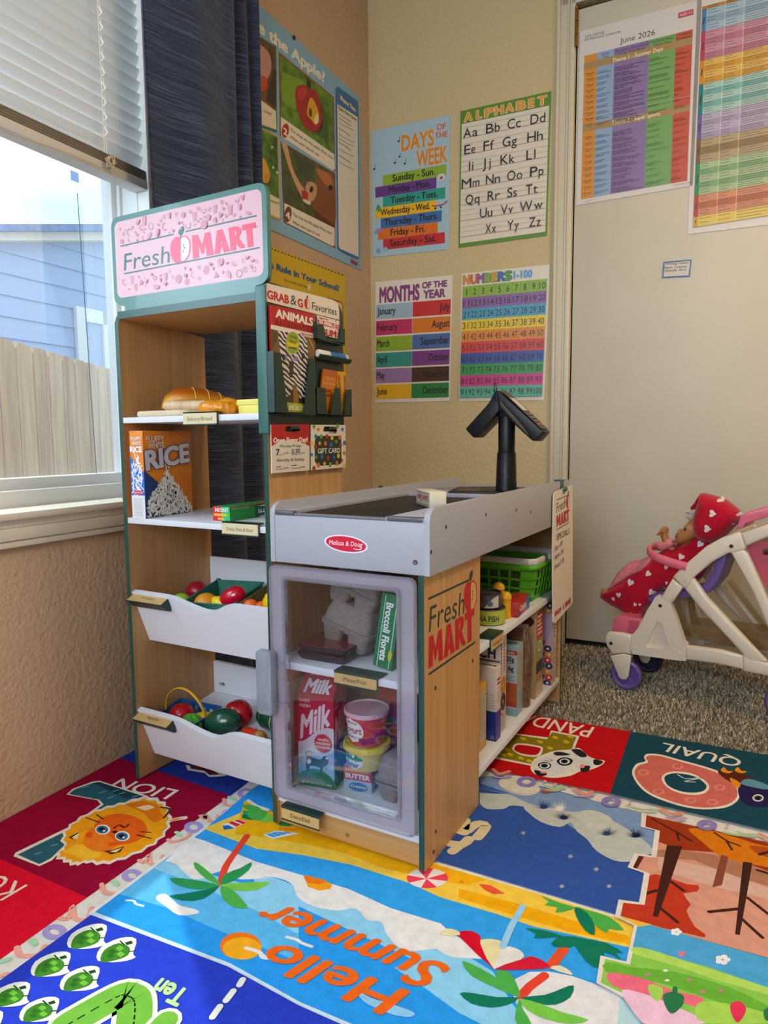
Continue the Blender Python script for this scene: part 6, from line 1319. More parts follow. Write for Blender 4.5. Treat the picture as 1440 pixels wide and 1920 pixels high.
t, mb = veg('pea_pod', 'light green toy vegetable peeking out at the right end of the lower bin', 'vegetable', (.335, .068, G2(.068)+.017), (.02, .014, .016), '#8CBE3A'); mb.build('pod', t)
# ---- freezer, upper shelf
Z3 = .3185; PULP = M('#8E837C', .95, .05, noise=.10, nscale=120, bump=.8, bscale=300)
def egg_carton(label, loc, rot, L_=.108, W_=.092, hl=.042, hb=.038, gap=0, print_=None):
    t = thing('egg_carton', label, 'egg carton', loc, rot, 'pulp egg cartons')
    def rr_(k, z, r=.012): return [V((x, y, z)) for x, y in rrect(-L_/2*k, -W_/2*k, L_/2*k, W_/2*k, r*k, 4)]
    mb = MB(); mb.loft([rr_(1.06, 0), rr_(1.06, .003), rr_(.99, .004), rr_(.93, hl*.55), rr_(.82, hl*.93), rr_(.76, hl)], PULP, X=T(0, 0, gap))
    if print_:
        A = Art(mb, lambda x, y: V((x, -W_/2*(.985-.085*y/.02), gap+.006+y)), (0, -1, .35)); A.lines(-.034, .002, .032, .016, 3, .003, '#6A605A', .2)
    l = mb.build('lid', t)
    mb = MB(); mb.loft([rr_(1.06, -.0005), rr_(1.06, -.0035), rr_(1.0, -.004)], PULP)
    for sx in (-1, 1):
        for sy in (-1, 1):
            cx, cy = sx*L_*.265, sy*W_*.245; q_ = lambda k, z: [V((cx+x, cy+y, z)) for x, y in rrect(-L_*.22*k, -W_*.24*k, L_*.22*k, W_*.24*k, .011*k, 4)]
            mb.loft([q_(1.08, -.003), q_(1.0, -.010), q_(.86, -hb*.75), q_(.74, -hb*.97), q_(.66, -hb)], PULP)
    mb.box((-L_*.07, -W_*.4, -.014), (L_*.07, W_*.4, -.003), PULP, .003); mb.build('base', t); return t
egg_carton('lower gray egg carton on the upper freezer shelf, resting on the meat trays', (.4935, .115, .3735), (0, radians(13.5), radians(-4)), print_='4 LARGE EGGS')
egg_carton('gray egg carton on top of the other one on the upper freezer shelf', (.5065, .120, .4435), (0, radians(19), radians(-3)), hl=.034)
t = egg_carton('gray egg carton standing at the lower right of the freezer', (.6035, .118, .0980), (0, 0, radians(84)), gap=.004)
for k in range(2):
    t = thing('meat_tray', ('black meat tray under the other one in the freezer', 'black meat tray with red film, lying on the lower tray')[k], 'tray', (.463+.002*k, .076, Z3+.0145*k), (0, 0, radians(2+2*k)), 'meat trays in the freezer')
    mb = MB(); rl = lambda k_, z: [V((x, y, z)) for x, y in rrect(-.052*k_, -.048*k_, .052*k_, .048*k_, .006, 3)]
    mb.loft([rl(.9, 0), rl(1.0, .011), rl(1.0, .0128), rl(.93, .0128)], M('#1A171B', .3)); mb.build('tray', t)
    mb = MB(); mb.prism(rrect(-.049, -.045, .049, .045, .005), .0128, .0136, M('#7E2430' if k else '#5E1C28', .15, coat=.6)); mb.build('film', t)
t, mb, F, R_, Lf, Tp = carton('broccoli_box', 'green frozen broccoli florets box leaning upright in the freezer', 'box', .5845, .072, Z3+.004, 0, .0375, .058, .134, '#0C7A48', tilt=radians(9))
R_.rect(0, 0, .058, .06, '#0A6A3E'); R_.poly([(.01, .005), (.05, .005), (.05, .055), (.02, .055)], '#2A7A32')
for x in (.0075, .0305): F.rect(x, .002, x+.0012, .13, '#E4EEE6')
F.text('Broccoli Florets', (.0115, .118), (.0115, .014), (.0255, .118), '#EAF2EC', .035); F.poly(ell(.031, .026, .0036, .0095), '#D8C81E'); F.text('FROZEN', (.030, .033), (.030, .019), (.032, .033), '#7A6A10', .01)
mb.build('box', t)
# ---- freezer, lower shelf
Z4 = .0595
t = thing('milk_carton', 'red milk carton with a cow picture in the freezer', 'carton', (.4215+.0035, .0905, Z4), (0, 0, radians(10.3))); w_ = .0372; d_ = .033; MR = M('#B31035', .35)
hb, hr, ht = .180, .218, .233
mb = MB(); mb.add([(-w_, -d_, 0), (w_, -d_, 0), (w_, d_, 0), (-w_, d_, 0), (-w_, -d_, hb), (w_, -d_, hb), (w_, d_, hb), (-w_, d_, hb), (-w_, 0, hr), (w_, 0, hr), (w_*.45, 0, hr), (-w_*.45, 0, hr)],
                [(0, 1, 2, 3), (0, 1, 5, 4), (1, 2, 6, 5), (2, 3, 7, 6), (3, 0, 4, 7), (4, 5, 9, 8), (7, 6, 9, 8), (5, 6, 9), (4, 7, 8)], MR)
mb.box((-w_, -.0016, hr-.002), (w_, .0016, ht), M('#C9BFC4', .4)); F = mb.art((-w_, -d_-.0002, 0), (1, 0, 0), ZZ); W2 = 2*w_
F.poly([(0, 0), (W2, 0), (W2, .120), (.06, .1205), (.04, .112), (.022, .096), (.012, .089), (0, .086)], '#C9D0DA'); F.poly([(0, .0), (W2, 0), (W2, .075), (.05, .06), (.03, .064), (0, .055)], '#8DB6DA'); F.poly(spl([(0, 0), (W2, 0), (W2, .016), (.055, .032), (.035, .037), (.012, .03), (0, .02)], 2), '#1F6A50'); F.rect(0, 0, W2, .013, '#1A5F4A')
F.t('NET WT 32 FL OZ (1 QT) 946ml', .006, .0055, .062, .0045, '#C8D8D2', .02); F.t('DAIRY', .005, .166, .022, .0065, '#E4C8CC', .03); F.t('FRESH', .005, .156, .022, .0065, '#E4C8CC', .03)
F.text('Milk', (.006, .094), (.066, .127), (.006, .140), '#E0D8DC', .04, .12)
F.poly(star(.0525, .089, .0195, .88, 20), '#C22338')
for k, s_ in enumerate(('GRADE A', 'HOMOGENIZED', 'PASTEURIZED')): F.t(s_, .0375+.004*(k == 0), .094-.0075*k, .030-.008*(k == 0), .0045, '#EAD8D8', .03)
CW = '#22293A'
F.poly(spl([(.016, .036), (.017, .052), (.022, .060), (.045, .056), (.052, .063), (.058, .065), (.064, .058), (.060, .048), (.052, .042), (.049, .030), (.045, .030), (.044, .040), (.025, .041), (.022, .031), (.018, .031)], 3), CW); F.poly(spl([(.018, .050), (.024, .055), (.027, .049), (.021, .044)], 3), '#D8D8DC'); F.poly(ell(.0665, .054, .004, .005), '#D8A0A4'); F.poly(ell(.060, .061, .0025, .002), '#EDEDED'); F.poly(ell(.056, .040, .003, .004), '#C8A040'); F.stroke(spl([(.018, .058), (.016, .066), (.024, .070), (.03, .067)], 3, False), .0013, CW)
R_ = mb.art((w_+.0002, -d_, 0), (0, 1, 0), ZZ); R_.poly([(0, 0), (2*d_, 0), (2*d_, .10), (.03, .09), (0, .075)], '#5A5F72'); R_.t('DAIRY', .004, .163, .02, .006, '#D8B4BC', .03); R_.t('FRESH', .004, .154, .02, .006, '#D8B4BC', .03); R_.text('Milk', (.006, .085), (.062, .11), (.006, .138), '#CDBCC4', .04, .1)
sl2 = (V((0, 0, hr))-V((0, -d_, hb))); A = Art(mb, lambda x, y: V((-w_+x, -d_, hb))+sl2.normalized()*y, V((0, -sl2.z, sl2.y)), k=4); A.text('Milk', (.012, .006), (.064, .006), (.012, .034), '#DAD2D6', .045, .2); A.t('DAIRY FRESH', .016, .040, .045, .006, '#DAB8BE', .02)
mb.build('carton', t)
t, mb, F, R_, Lf, Tp = carton('butter_box', 'red and silver farm fresh butter box under the tubs in the freezer', 'box', .5055, .1075, Z4, radians(9), .0565, .058, .049, '#A8B4C4'); 
for A, ww in ((F, .0565), (R_, .058)):
    A.rect(0, .0225, ww, .049, '#B4283C'); A.t('FARM FRESH', .004, .0385, ww-.008, .0068, '#D8A04A', .03); A.t('BUTTER', .004, .026, ww-.008, .0095, '#E6DCD2', .045); A.poly(ell(ww*.52, .0105, .019, .0088), '#3A66A4'); A.t('Creamy', ww*.24, .0088, ww*.56, .0055, '#D4DEE8', .02, .2)
mb.build('box', t)
def tub(name, label, x, y, z, r0, r1, h, col, lid, lidh=.005):
    t = thing(name, label, 'tub', (x, y, z)); mb = MB(); mb.lathe([(r0*.96, 0), (r0, .002), (r1, h)], M(col, .35), n=40); C = lambda ang, hh: V(((r0+(r1-r0)*hh/h+.0003)*sin(ang), -(r0+(r1-r0)*hh/h+.0003)*cos(ang), hh))
    A = Art(mb, lambda a_, hh: C(a_, hh), (0, -1, 0)); A.eps = 0; b = mb
    m2 = MB(); m2.lathe([(r1*1.0, h-.004), (r1*1.06, h-.004), (r1*1.07, h), (r1*1.05, h+lidh), (r1*.97, h+lidh), (r1*.95, h+lidh-.002), (0, h+lidh-.002)], lid if not isinstance(lid, str) else M(lid, .3), n=40)
    return t, mb, A, m2
def curved(A, outline, col, n=10):
    """a printed patch wrapped round a tub: strips between its left and right edge"""
    ys = [p[1] for p in outline]; y0, y1 = min(ys), max(ys); P3 = []; Fc = []
    for k in range(n+1):
        y = y0+(y1-y0)*(k/n*.998+.001); xs_ = []
        for (xa, ya), (xb, yb) in zip(outline, outline[1:]+outline[:1]):
            if (ya-y)*(yb-y) <= 0 and ya != yb: xs_.append(xa+(xb-xa)*(y-ya)/(yb-ya))
        if len(xs_) < 2: continue
        a_, b_ = min(xs_), max(xs_); row = [A.fn(a_+(b_-a_)*j/8, y)*1 for j in range(9)]; P3.append(row)
    vs = [p for r_ in P3 for p in r_]; lift = [V((p.x*(1+.004*A.k/4), p.y*(1+.004*A.k/4), p.z)) for p in vs]
    for j in range(len(P3)-1):
        for i in range(8): Fc.append((j*9+i, j*9+i+1, (j+1)*9+i+1, (j+1)*9+i))
    A.mb.add(lift, Fc, M(col, .35)); A.k += 1
def ctext(A, s_, a0, a1, z0, h, col, bold=0, slant=0):
    vs, fs = glyphs(s_, min(bold, .02)); x0 = min(v[0] for v in vs); x1 = max(v[0] for v in vs); A.mb.add([(lambda p: V((p.x*(1.004+.004*A.k/4), p.y*(1.004+.004*A.k/4), p.z)))(A.fn(a0+(a1-a0)*(v[0]+slant*v[1]-x0)/(x1-x0), z0+h*v[1]/.73)) for v in vs], fs, M(col, .35)); A.k += 1
zt_ = Z4+.049
t, mb, A, m2 = tub('butter_tub', 'yellow butter tub with a lid, between the yogurt and the butter box', .5175, .102, zt_, .0385, .0425, .040, '#D9C66A', '#E2CE4A', .006)
curved(A, ell(-.25, .0195, .62, .0155), '#DCD8CC'); curved(A, [(-.85, .0205), (-.8, .030), (-.5, .0345), (0, .034), (.3, .027), (.35, .0215), (.0, .0195)], '#3C8A4A'); curved(A, ell(-.5, .028, .16, .0042), '#3A62A8'); ctext(A, 'Butter', -.62, .12, .008, .0105, '#3A3A8A', .03, .15); curved(A, ell(-.12, .029, .08, .003), '#EDEDE8'); curved(A, ell(-.02, .029, .05, .0026), '#2A2A2A')
mb.build('tub', t); m2.build('lid', t)
t, mb, A, m2 = tub('yogurt_tub', 'pink and red yogurt tub on top of the butter tub', .5185, .101, zt_+.0462, .0335, .0405, .060, '#CE2E42', '#D8B4BC', .0045)
curved(A, [(.0, .004), (1.5, .012), (1.5, .03), (.9, .026), (.35, .012)], '#A01E5A'); curved(A, ell(-.35, .030, .72, .0235), '#E8DEDC'); ctext(A, 'Yogurt', -.88, .25, .026, .0135, '#A8203C', .035, .1); ctext(A, 'Light & Rich', -.65, .05, .044, .0045, '#5A4A5A', .02); ctext(A, 'strawberry', -.7, .15, .0165, .004, '#A8203C', .02); curved(A, ell(.28, .0125, .2, .007), '#8A1A3A')
mb.build('tub', t); m2.build('lid', t)
t = thing('juice_carton', 'orange red carton behind the yogurt tub in the freezer', 'carton', (.535, .185, Z4), (0, 0, radians(6))); mb = MB(); w_, d_, hb, hr = .034, .028, .135, .170
mb.add([(-w_, -d_, 0), (w_, -d_, 0), (w_, d_, 0), (-w_, d_, 0), (-w_, -d_, hb), (w_, -d_, hb), (w_, d_, hb), (-w_, d_, hb), (-w_, 0, hr), (w_, 0, hr)], [(0, 1, 2, 3), (0, 1, 5, 4), (1, 2, 6, 5), (2, 3, 7, 6), (3, 0, 4, 7), (4, 5, 9, 8), (7, 6, 9, 8), (5, 6, 9), (4, 7, 8)], M('#B04A30', .4)); mb.box((-w_, -.0015, hr-.002), (w_, .0015, hr+.012), M('#A84430', .4))
F = mb.art((-w_, -d_-.0002, 0), (1, 0, 0), ZZ); F.rect(0, .0, .068, .05, '#8A2A4A'); F.poly(ell(.034, .118, .013, .007), '#4A66A0'); mb.build('carton', t)

# ---- magazine rack contents
t = thing('magazine', 'animal magazine with a zebra cover in the rack pocket', 'magazine', (XR+.009, .07, .75)); o = V(t.location); XM = XR+.0115
mq = ((507.6, 571), (592, 589.5), (588, 773), (514, 774)); P3 = [on(x, y, (XM, 0, 0), (1, 0, 0)) for x, y in mq]; mb = MB()
mb.prism([(p.y, p.z) for p in P3[::-1]], -.006, 0, M('#B8161E', .3), X=Matrix.Translation(-o) @ YZ(XM)); a = Art(mb, lambda x, y: on(x, y, (XM+.0002, 0, 0), (1, 0, 0))-o, (1, 0, 0), eps=6e-5, rough=.3); z2, z1_ = zoomed(490, 530, 8.229), zoomed(490, 640, 8.229)
def zebra():
    m = bpy.data.materials.new('zebra_cover'); m.use_nodes = True; tt = m.node_tree; b = tt.nodes['Principled BSDF']; b.inputs['Roughness'].default_value = .3; L = tt.links.new
    tx = tt.nodes.new('ShaderNodeTexCoord'); mpg = tt.nodes.new('ShaderNodeMapping'); mpg.inputs['Rotation'].default_value = (radians(28), 0, 0); wv = tt.nodes.new('ShaderNodeTexWave'); wv.bands_direction = 'Z'; wv.inputs['Scale'].default_value = 36; wv.inputs['Distortion'].default_value = 5; wv.inputs['Detail'].default_value = 1.5; wv.inputs['Detail Scale'].default_value = 1.2
    rp = tt.nodes.new('ShaderNodeValToRGB'); rp.color_ramp.elements[0].position = .44; rp.color_ramp.elements[0].color = lin('#2A2230'); rp.color_ramp.elements[1].position = .52; rp.color_ramp.elements[1].color = lin('#DCD4CC')
    L(tx.outputs['Object'], mpg.inputs['Vector']); L(mpg.outputs['Vector'], wv.inputs['Vector']); L(wv.outputs['Fac'], rp.inputs['Fac']); L(rp.outputs['Color'], b.inputs['Base Color']); return m
ZM = zebra()
a.poly(z2((145, 645), (820, 790), (820, 860), (145, 715)), '#E6DCD0'); a.text('ANIMALS', *z2((225, 528), (792, 665), (228, 398)), '#EDE4D8', .05); a.text('ILLUSTRATED', *z2((222, 640), (785, 760), (222, 560)), '#7A0C14', .02); a.text('MAGAZINE', *z2((606, 798), (785, 838), (606, 762)), '#B03A3A', .02)
a.poly([*z2((145, 715), (820, 860))]+[(588, 773), (514, 774)], '#7A5A2A')
a.poly(z2((145, 715), (250, 740), (240, 900), (150, 1040))+z1_((180, 150), (150, 140)), '#5A4426')
a.poly(z2((250, 740), (420, 770), (640, 800), (700, 900), (715, 1080))+z1_((715, 260), (700, 420), (690, 720), (680, 900), (600, 900), (520, 640), (470, 760), (420, 900), (380, 930), (330, 640), (300, 260)), ZM)
a.poly(z1_((300, 195), (345, 215), (370, 300), (330, 290)), '#2A2230'); a.poly(z1_((610, 200), (660, 180), (670, 260), (625, 280)), '#2A2230'); a.poly(z1_((350, 205), (400, 215), (380, 290)), '#8A84B0'); a.poly(z1_((480, 240), (560, 260), (540, 310), (490, 290)), '#8A84B0')
a.poly(z1_((420, 300), (500, 310), (480, 560), (430, 560)), '#3A2E2E'); a.poly(z1_((370, 860), (430, 840), (490, 700), (490, 950), (380, 950)), '#3A2C26'); a.poly(z1_((490, 660), (540, 740), (570, 900), (560, 960), (490, 950)), '#8A6420'); a.poly(z1_((560, 880), (680, 870), (660, 960), (580, 950)), '#3A2C26')
a.poly(z1_((378, 940), (665, 970), (655, 1095), (395, 1085)), '#A8B41C'); a.text('SPECIAL ED', *z1_((412, 1055), (655, 1065), (412, 985)), '#EDEBD8', .04, .1, outline='#4A5010', ow=.02)
a.poly(spl(z2((725, 870), (760, 920), (790, 1000), (800, 1080), (780, 1000), (745, 930)), 2), '#C8A040')
a.poly(z2(*ell(474, 930, 106, 180)), '#D8D8A0'); a.poly(z2(*ell(474, 930, 100, 172)), '#96A41C'); a.poly(z2((385, 905), (560, 930), (550, 1000), (400, 990)), '#D8C41A')
for s_, q_ in (('Amazing', ((425, 835), (535, 870), (425, 795))), ('Animal', ((425, 925), (525, 950), (425, 875))), ('Activities', ((408, 1010), (530, 1035), (408, 970)))): a.text(s_, *z2(*q_), '#4A4A10', .015)
mb.build('cover', t)
def packet(name, label, cat, quad, xo, col, th=.004):
    P3 = [on(x, y, (xo, 0, 0), (1, 0, 0)) for x, y in quad]; c = sum(P3, V())/4; c.z = min(p.z for p in P3); t = thing(name, label, cat, c); mb = MB(); mb.prism([(p.y, p.z) for p in P3], -th, 0, M(col, .35), X=Matrix.Translation(-c) @ YZ(xo))
    return t, mb, Art(mb, lambda x, y: on(x, y, (xo+.0002, 0, 0), (1, 0, 0))-c, (1, 0, 0), rough=.35)
t, mb, a = packet('bubble_gum', 'white and pink bubble gum packet in the small upper pocket', 'packet', z2((870, 500), (1205, 590), (1190, 872), (890, 800)), XR+.011, '#E6D8CE')
a.poly(z2((868, 565), (1195, 650), (1200, 720), (880, 640)), '#C02A3E'); a.poly(z2((1140, 635), (1200, 652), (1198, 740), (1165, 720)), '#D8708A'); a.text('Sugar-Free', *z2((892, 550), (1030, 582), (892, 518)), '#B03A3A', .02); a.text('BUBBLE', *z2((895, 625), (1145, 695), (895, 575)), '#F0E4DC', .04); a.text('GUM', *z2((915, 805), (1150, 845), (915, 700)), '#C02A3E', .05); a.poly(z2(*ell(1148, 592, 8, 12)), '#3A3A2A')
mb.build('packet', t)
t = thing('candy_roll', 'white paper roll with a blue band in its holder on the rack', 'roll', (ROLL0.x, (ROLL0.y+ROLL1.y)/2, ROLL0.z+.006)); mb = MB(); hl_ = (ROLL1-ROLL0).length/2-.004
mb.lathe([(.0, -hl_), (.006, -hl_+.0005), (.0082, -hl_+.004), (.0082, hl_-.004), (.006, hl_-.0005), (0, hl_)], M('#D8D4C8', .5), X=RX(-pi/2)); mb.build('roll', t)
mb = MB(); mb.lathe([(.0085, -hl_*.3), (.0085, hl_*.72)], M('#1C66B8', .35), X=RX(-pi/2), cap=False); mb.build('band', t)
t, mb, a = packet('fruit_snack', 'orange sweet snack packet standing crooked in the lower pocket', 'packet', ((606.6, 691.6), (634.6, 696), (621, 777.5), (596, 775)), XR+.0095, '#CC7414')
a.poly(z1_((965, 430), (1185, 460), (1170, 560), (940, 520)), '#B85A14'); a.text('Sweet', *z1_((1018, 585), (1110, 600), (1018, 540)), '#E4B070', .01); a.text('& Simple', *z1_((950, 655), (1130, 680), (950, 610)), '#E4B070', .01); a.text('FRUIT', *z1_((995, 785), (1075, 795), (995, 735)), '#8A3A0C', .03); a.text('SNACK', *z1_((1000, 850), (1080, 860), (1000, 805)), '#8A3A0C', .03); mb.build('packet', t)
t, mb, a = packet('granola_bar', 'yellow granola bar packet at the far end of the lower pocket', 'packet', ((634, 696), (648, 697.7), (646.7, 777.5), (634.5, 777)), XR+.0125, '#D89A1A')
a.text('GRANOLA BAR', *z1_((1178, 520), (1215, 1010), (1215, 516)), '#8A2A14', .04); a.text('CHOCOLATE CHIP', *z1_((1268, 530), (1290, 1000), (1298, 528)), '#5A3A14', .03); mb.build('packet', t)
# open-hours card and gift card hanging from the hooks
zS = zoomed(500, 780, 5.95)
def hung(name, label, quad, col, slot):
    xo = XR+.0078; P3 = [on(x, y, (xo, 0, 0), (1, 0, 0)) for x, y in quad]; c = (P3[0]+P3[1])/2; t = thing(name, label, 'card', c); mb = MB(); hp_ = [(lambda p: (p.y, p.z))(on(x, y, (xo, 0, 0), (1, 0, 0))) for x, y in slot]
    mb.prism([(p.y, p.z) for p in P3], -.0012, 0, M(col, .4), X=Matrix.Translation(-c) @ YZ(xo), holes=[hp_]); return t, mb, Art(mb, lambda x, y: on(x, y, (xo+.0001, 0, 0), (1, 0, 0))-c, (1, 0, 0), rough=.4)
t, mb, a = hung('hours_card', 'white and red opening hours card hanging below the rack', zS((55, 640), (480, 605), (478, 92), (48, 95)), '#E2D8CA', zS((200, 150), (215, 118), (345, 110), (355, 125), (340, 150), (325, 172), (200, 178)))
arc = spl([(478, 335), (400, 300), (280, 272), (150, 285), (55, 340)], 4, False); sl_ = zS((200, 150), (215, 118), (345, 110), (355, 125), (340, 150), (325, 172), (200, 178))
a.poly(zS((48, 95), (478, 92), *arc), '#B8181E', holes=[sl_]); a.text('Open Every Day!', *zS((75, 298), (455, 288), (75, 240)), '#EDE0D4', .05); a.text('Monday-Friday', *zS((148, 350), (382, 345), (148, 318)), '#2A2A2A', 0, .1); a.text('7', *zS((108, 432), (145, 430), (104, 368)), '#3A2A78', .03); a.stroke(zS((100, 435), (180, 432)), .0007, '#3A3A3A'); a.text('a.m. -', *zS((188, 425), (265, 420), (188, 395)), '#2A2A2A', 0, .15); a.text('5:30', *zS((278, 420), (366, 412), (278, 368)), '#3A2A78', .02, .1); a.text('p.m.', *zS((370, 422), (425, 418), (370, 396)), '#2A2A2A', 0, .15); a.stroke(zS((278, 428), (360, 424)), .0007, '#3A3A3A')
a.text('Saturday & Sunday', *zS((110, 508), (415, 496), (110, 472)), '#2A2A2A', 0, .1); a.text('a.m. -', *zS((188, 590), (270, 584), (188, 562)), '#2A2A2A', 0, .15); a.text('p.m.', *zS((365, 580), (428, 574), (365, 554)), '#2A2A2A', 0, .15); a.stroke(zS((100, 596), (180, 592)), .0007, '#3A3A3A'); a.stroke(zS((278, 584), (355, 578)), .0007, '#3A3A3A'); a.stroke(zS((106, 570), (158, 562)), .0011, '#3A2A78'); a.stroke(zS((275, 552), (332, 546)), .0011, '#3A2A78')
mb.build('card', t)
t, mb, a = hung('gift_card', 'white gift card with coloured dots and stars, hanging from the right hook', zS((497, 607), (882, 570), (878, 100), (494, 98)), '#E2DACB', zS((630, 150), (645, 118), (755, 118), (762, 135), (745, 170), (632, 174)))
a.poly(zS((570, 222), (832, 222), (834, 520), (815, 540), (570, 555), (536, 500), (538, 268)), '#26322C'); CC = {'g': '#6E9A1E', 'o': '#D86A1E', 'b': '#1F74B4', 'r': '#B8202C', 'y': '#E2BE16'}
for x, y, c, k in ((528, 118, 'g', 0), (576, 150, 'o', 1), (792, 112, 'g', 0), (845, 150, 'b', 1), (548, 228, 'b', 0), (607, 230, 'g', 0), (672, 228, 'r', 0), (728, 243, 'y', 0), (815, 240, 'o', 0), (590, 305, 'y', 1), (654, 306, 'o', 0), (716, 318, 'b', 0), (774, 285, 'g', 1), (824, 325, 'r', 0), (498, 306, 'y', 0), (543, 340, 'r', 0), (866, 300, 'b', 0), (550, 458, 'g', 1), (614, 452, 'b', 0), (682, 466, 'r', 0), (745, 462, 'b', 1), (798, 445, 'y', 0), (863, 412, 'o', 1), (500, 432, 'b', 1), (575, 545, 'o', 0), (642, 532, 'y', 1), (706, 540, 'g', 0), (780, 525, 'o', 0), (834, 495, 'r', 1), (525, 582, 'r', 0), (862, 556, 'y', 0), (763, 165, 'r', 0)):
    a.poly(zS(*(star(x, y, 23, .42, 5, -pi/2, 1.35) if k else ell(x, y, 16, 26))), CC[c])
a.text('GIFT CARD', *zS((567, 418), (815, 408), (567, 360)), '#EDE8DE', .025); mb.build('card', t)

# ---- counter, middle shelf
Z5 = .3185
def can(name, label, x, y, z, r, h, col, lid, txt=None, tc='#20283A'):
    t = thing(name, label, 'can', (x, y, z)); mb = MB(); mb.lathe([(r*.97, 0), (r, .002), (r, h-.002), (r*.98, h)], M(col, .35), n=40, cap=False); A = Art(mb, lambda an, hh: V(((r+.0002)*sin(an), -(r+.0002)*cos(an), hh)), (0, -1, 0)); A.k = 0
    if txt: ctext(A, txt, *tc)
    mb.build('label', t); m2 = MB(); m2.lathe([(r*1.0, h-.0015), (r*1.02, h), (r*1.0, h+.0012), (r*.94, h+.0008), (r*.92, h-.002), (r*.6, h-.002), (r*.55, h-.0012), (0, h-.0012)], M(lid, .3, metal=.7), n=40); m2.lathe([(0, 0), (r*.98, 0), (r*1.01, .0015), (r*.99, .003)], M(lid, .3, metal=.7), n=40); m2.build('rim', t); return t
can('tuna_can', 'yellow tuna fish can standing on the middle counter shelf', .6365, .4285, Z5, .0365, .034, '#B4BE3C', '#6E6E68', 'TUNA FISH', (-.75, 1.0, .010, .0125, '#1C2438', .035))
t = can('grey_can', 'dark gray can stacked on top of the tuna fish can', .634, .4275, Z5+.0352, .030, .032, '#4A4850', '#3E3C40')
mb = MB(); A = Art(mb, lambda an, hh: V(((.0302)*sin(an), -(.0302)*cos(an), hh)), (0, -1, 0)); A.k = 2; curved(A, [(.1, .003), (1.25, .003), (1.25, .030), (.75, .024)], '#C9C6C0'); curved(A, ell(.55, .012, .22, .006), '#5A6478'); mb.build('sticker', t)
for k, (x, y, z, lab) in enumerate(((.656, .482, Z5, 'yellow toy shaker with a domed cap beside the tuna can'), (.628, .515, Z5, 'yellow toy shaker half hidden behind the stacked cans'))):
    t = thing('yellow_shaker', lab, 'shaker', (x, y, z), group='yellow shakers on the counter shelf'); YS = M('#DDA012', .35); hh = .046+.012*k
    mb = MB(); mb.lathe([(.0135, 0), (.0140, .002), (.0140, .005), (.0128, .007), (.0128, hh-.002)], YS, n=28); mb.build('body', t)
    mb = MB(); mb.lathe([(.0142, hh-.002), (.0146, hh), (.0140, hh+.002), (.0128, hh+.007), (.009, hh+.0115), (.004, hh+.0135), (0, hh+.014)], M('#E4A818', .3), n=28); mb.build('cap', t)
t, mb, F, R_, Lf, Tp = carton('toothpaste_box', 'red toothpaste box in front of the green shopping basket', 'box', .6625, .5435, Z5, radians(4), .034, .108, .0345, '#B01A20')
R_.rect(.075, .0, .108, .0345, '#2A6AA0'); R_.text('Colgate', (.012, .012), (.074, .012), (.012, .026), '#E8DCD6', .035); R_.rect(.004, .002, .03, .0095, '#25407E'); R_.poly(ell(.07, .008, .003, .005), '#DCE4EA'); F.lines(.004, .004, .03, .02, 3, .001, '#D86A4A'); Tp.lines(.003, .01, .031, .1, 9, .0012, '#D86A58', .1); Tp.rect(.0, .0, .034, .002, '#D85A50')
mb.build('box', t)
t = thing('shopping_basket', 'green lattice shopping basket with white handles under the counter', 'basket', (.560, .735, Z5), (0, 0, radians(-3))); LG = M('#58AC1E', .35); w0, d0, w1, d1, hB = .103, .078, .118, .092, .088
mb = MB()
def lattice(p00, p10, p11, p01, nx, ny, bw=.0022, th=.003):
    p00, p10, p11, p01 = map(V, (p00, p10, p11, p01)); nn = (p10-p00).cross(p01-p00).normalized()*th; P = lambda u, v: (p00*(1-u)+p10*u)*(1-v)+(p01*(1-u)+p11*u)*v; Wd = (p10-p00).length; H = (p01-p00).length
    def bar(u0, v0, u1, v1): q_ = [P(u0, v0), P(u1, v0), P(u1, v1), P(u0, v1)]; mb.add(q_+[p+nn for p in q_], [(0, 1, 2, 3), (4, 5, 6, 7), (0, 1, 5, 4), (1, 2, 6, 5), (2, 3, 7, 6), (3, 0, 4, 7)], LG)
    m_ = .16*(.09/Wd)+.06
    bar(0, 0, 1, .12); bar(0, .88, 1, 1); bar(0, 0, m_, 1); bar(1-m_, 0, 1, 1)
    for i in range(1, nx): u = m_+(1-2*m_)*i/nx; bar(u-bw/Wd, 0, u+bw/Wd, 1)
    for j in range(1, ny): v = .12+.76*j/ny; bar(0, v-bw/H, 1, v+bw/H)
c0_ = [(-w0, -d0, 0), (w0, -d0, 0), (w0, d0, 0), (-w0, d0, 0)]; c1_ = [(-w1, -d1, hB), (w1, -d1, hB), (w1, d1, hB), (-w1, d1, hB)]
for k in range(4): lattice(c0_[k], c0_[(k+1) % 4], c1_[(k+1) % 4], c1_[k], 6 if k % 2 == 0 else 5, 3)
mb.box((-w0, -d0, 0), (w0, d0, .003), LG); 
for r_, z in ((.006, hB), ): mb.tube([(x, y, z) for x, y in rrect(-w1-.003, -d1-.003, w1+.003, d1+.003, .014, 5)], .0065, LG, n=10, closed=True)
mb.build('basket', t); WH = M('#CFC4C4', .4)
for s_ in (-1, 1):
    mb = MB(); y_ = s_*(d1+.004); yy0 = s_*.012
    mb.tube([(x, y, hB+.0125) for x, y in [(-w1*.55, s_*.02)]+[(-w1-.001, s_*.02)]+[(-w1-.001, s_*(d1-.012)), (-w1+.012, s_*(d1+.001)), (w1-.012, s_*(d1+.001)), (w1+.001, s_*(d1-.012)), (w1+.001, s_*.02)]][1:], .0088, WH, n=12, flat=.6, up=ZZ); mb.build('handle', t)
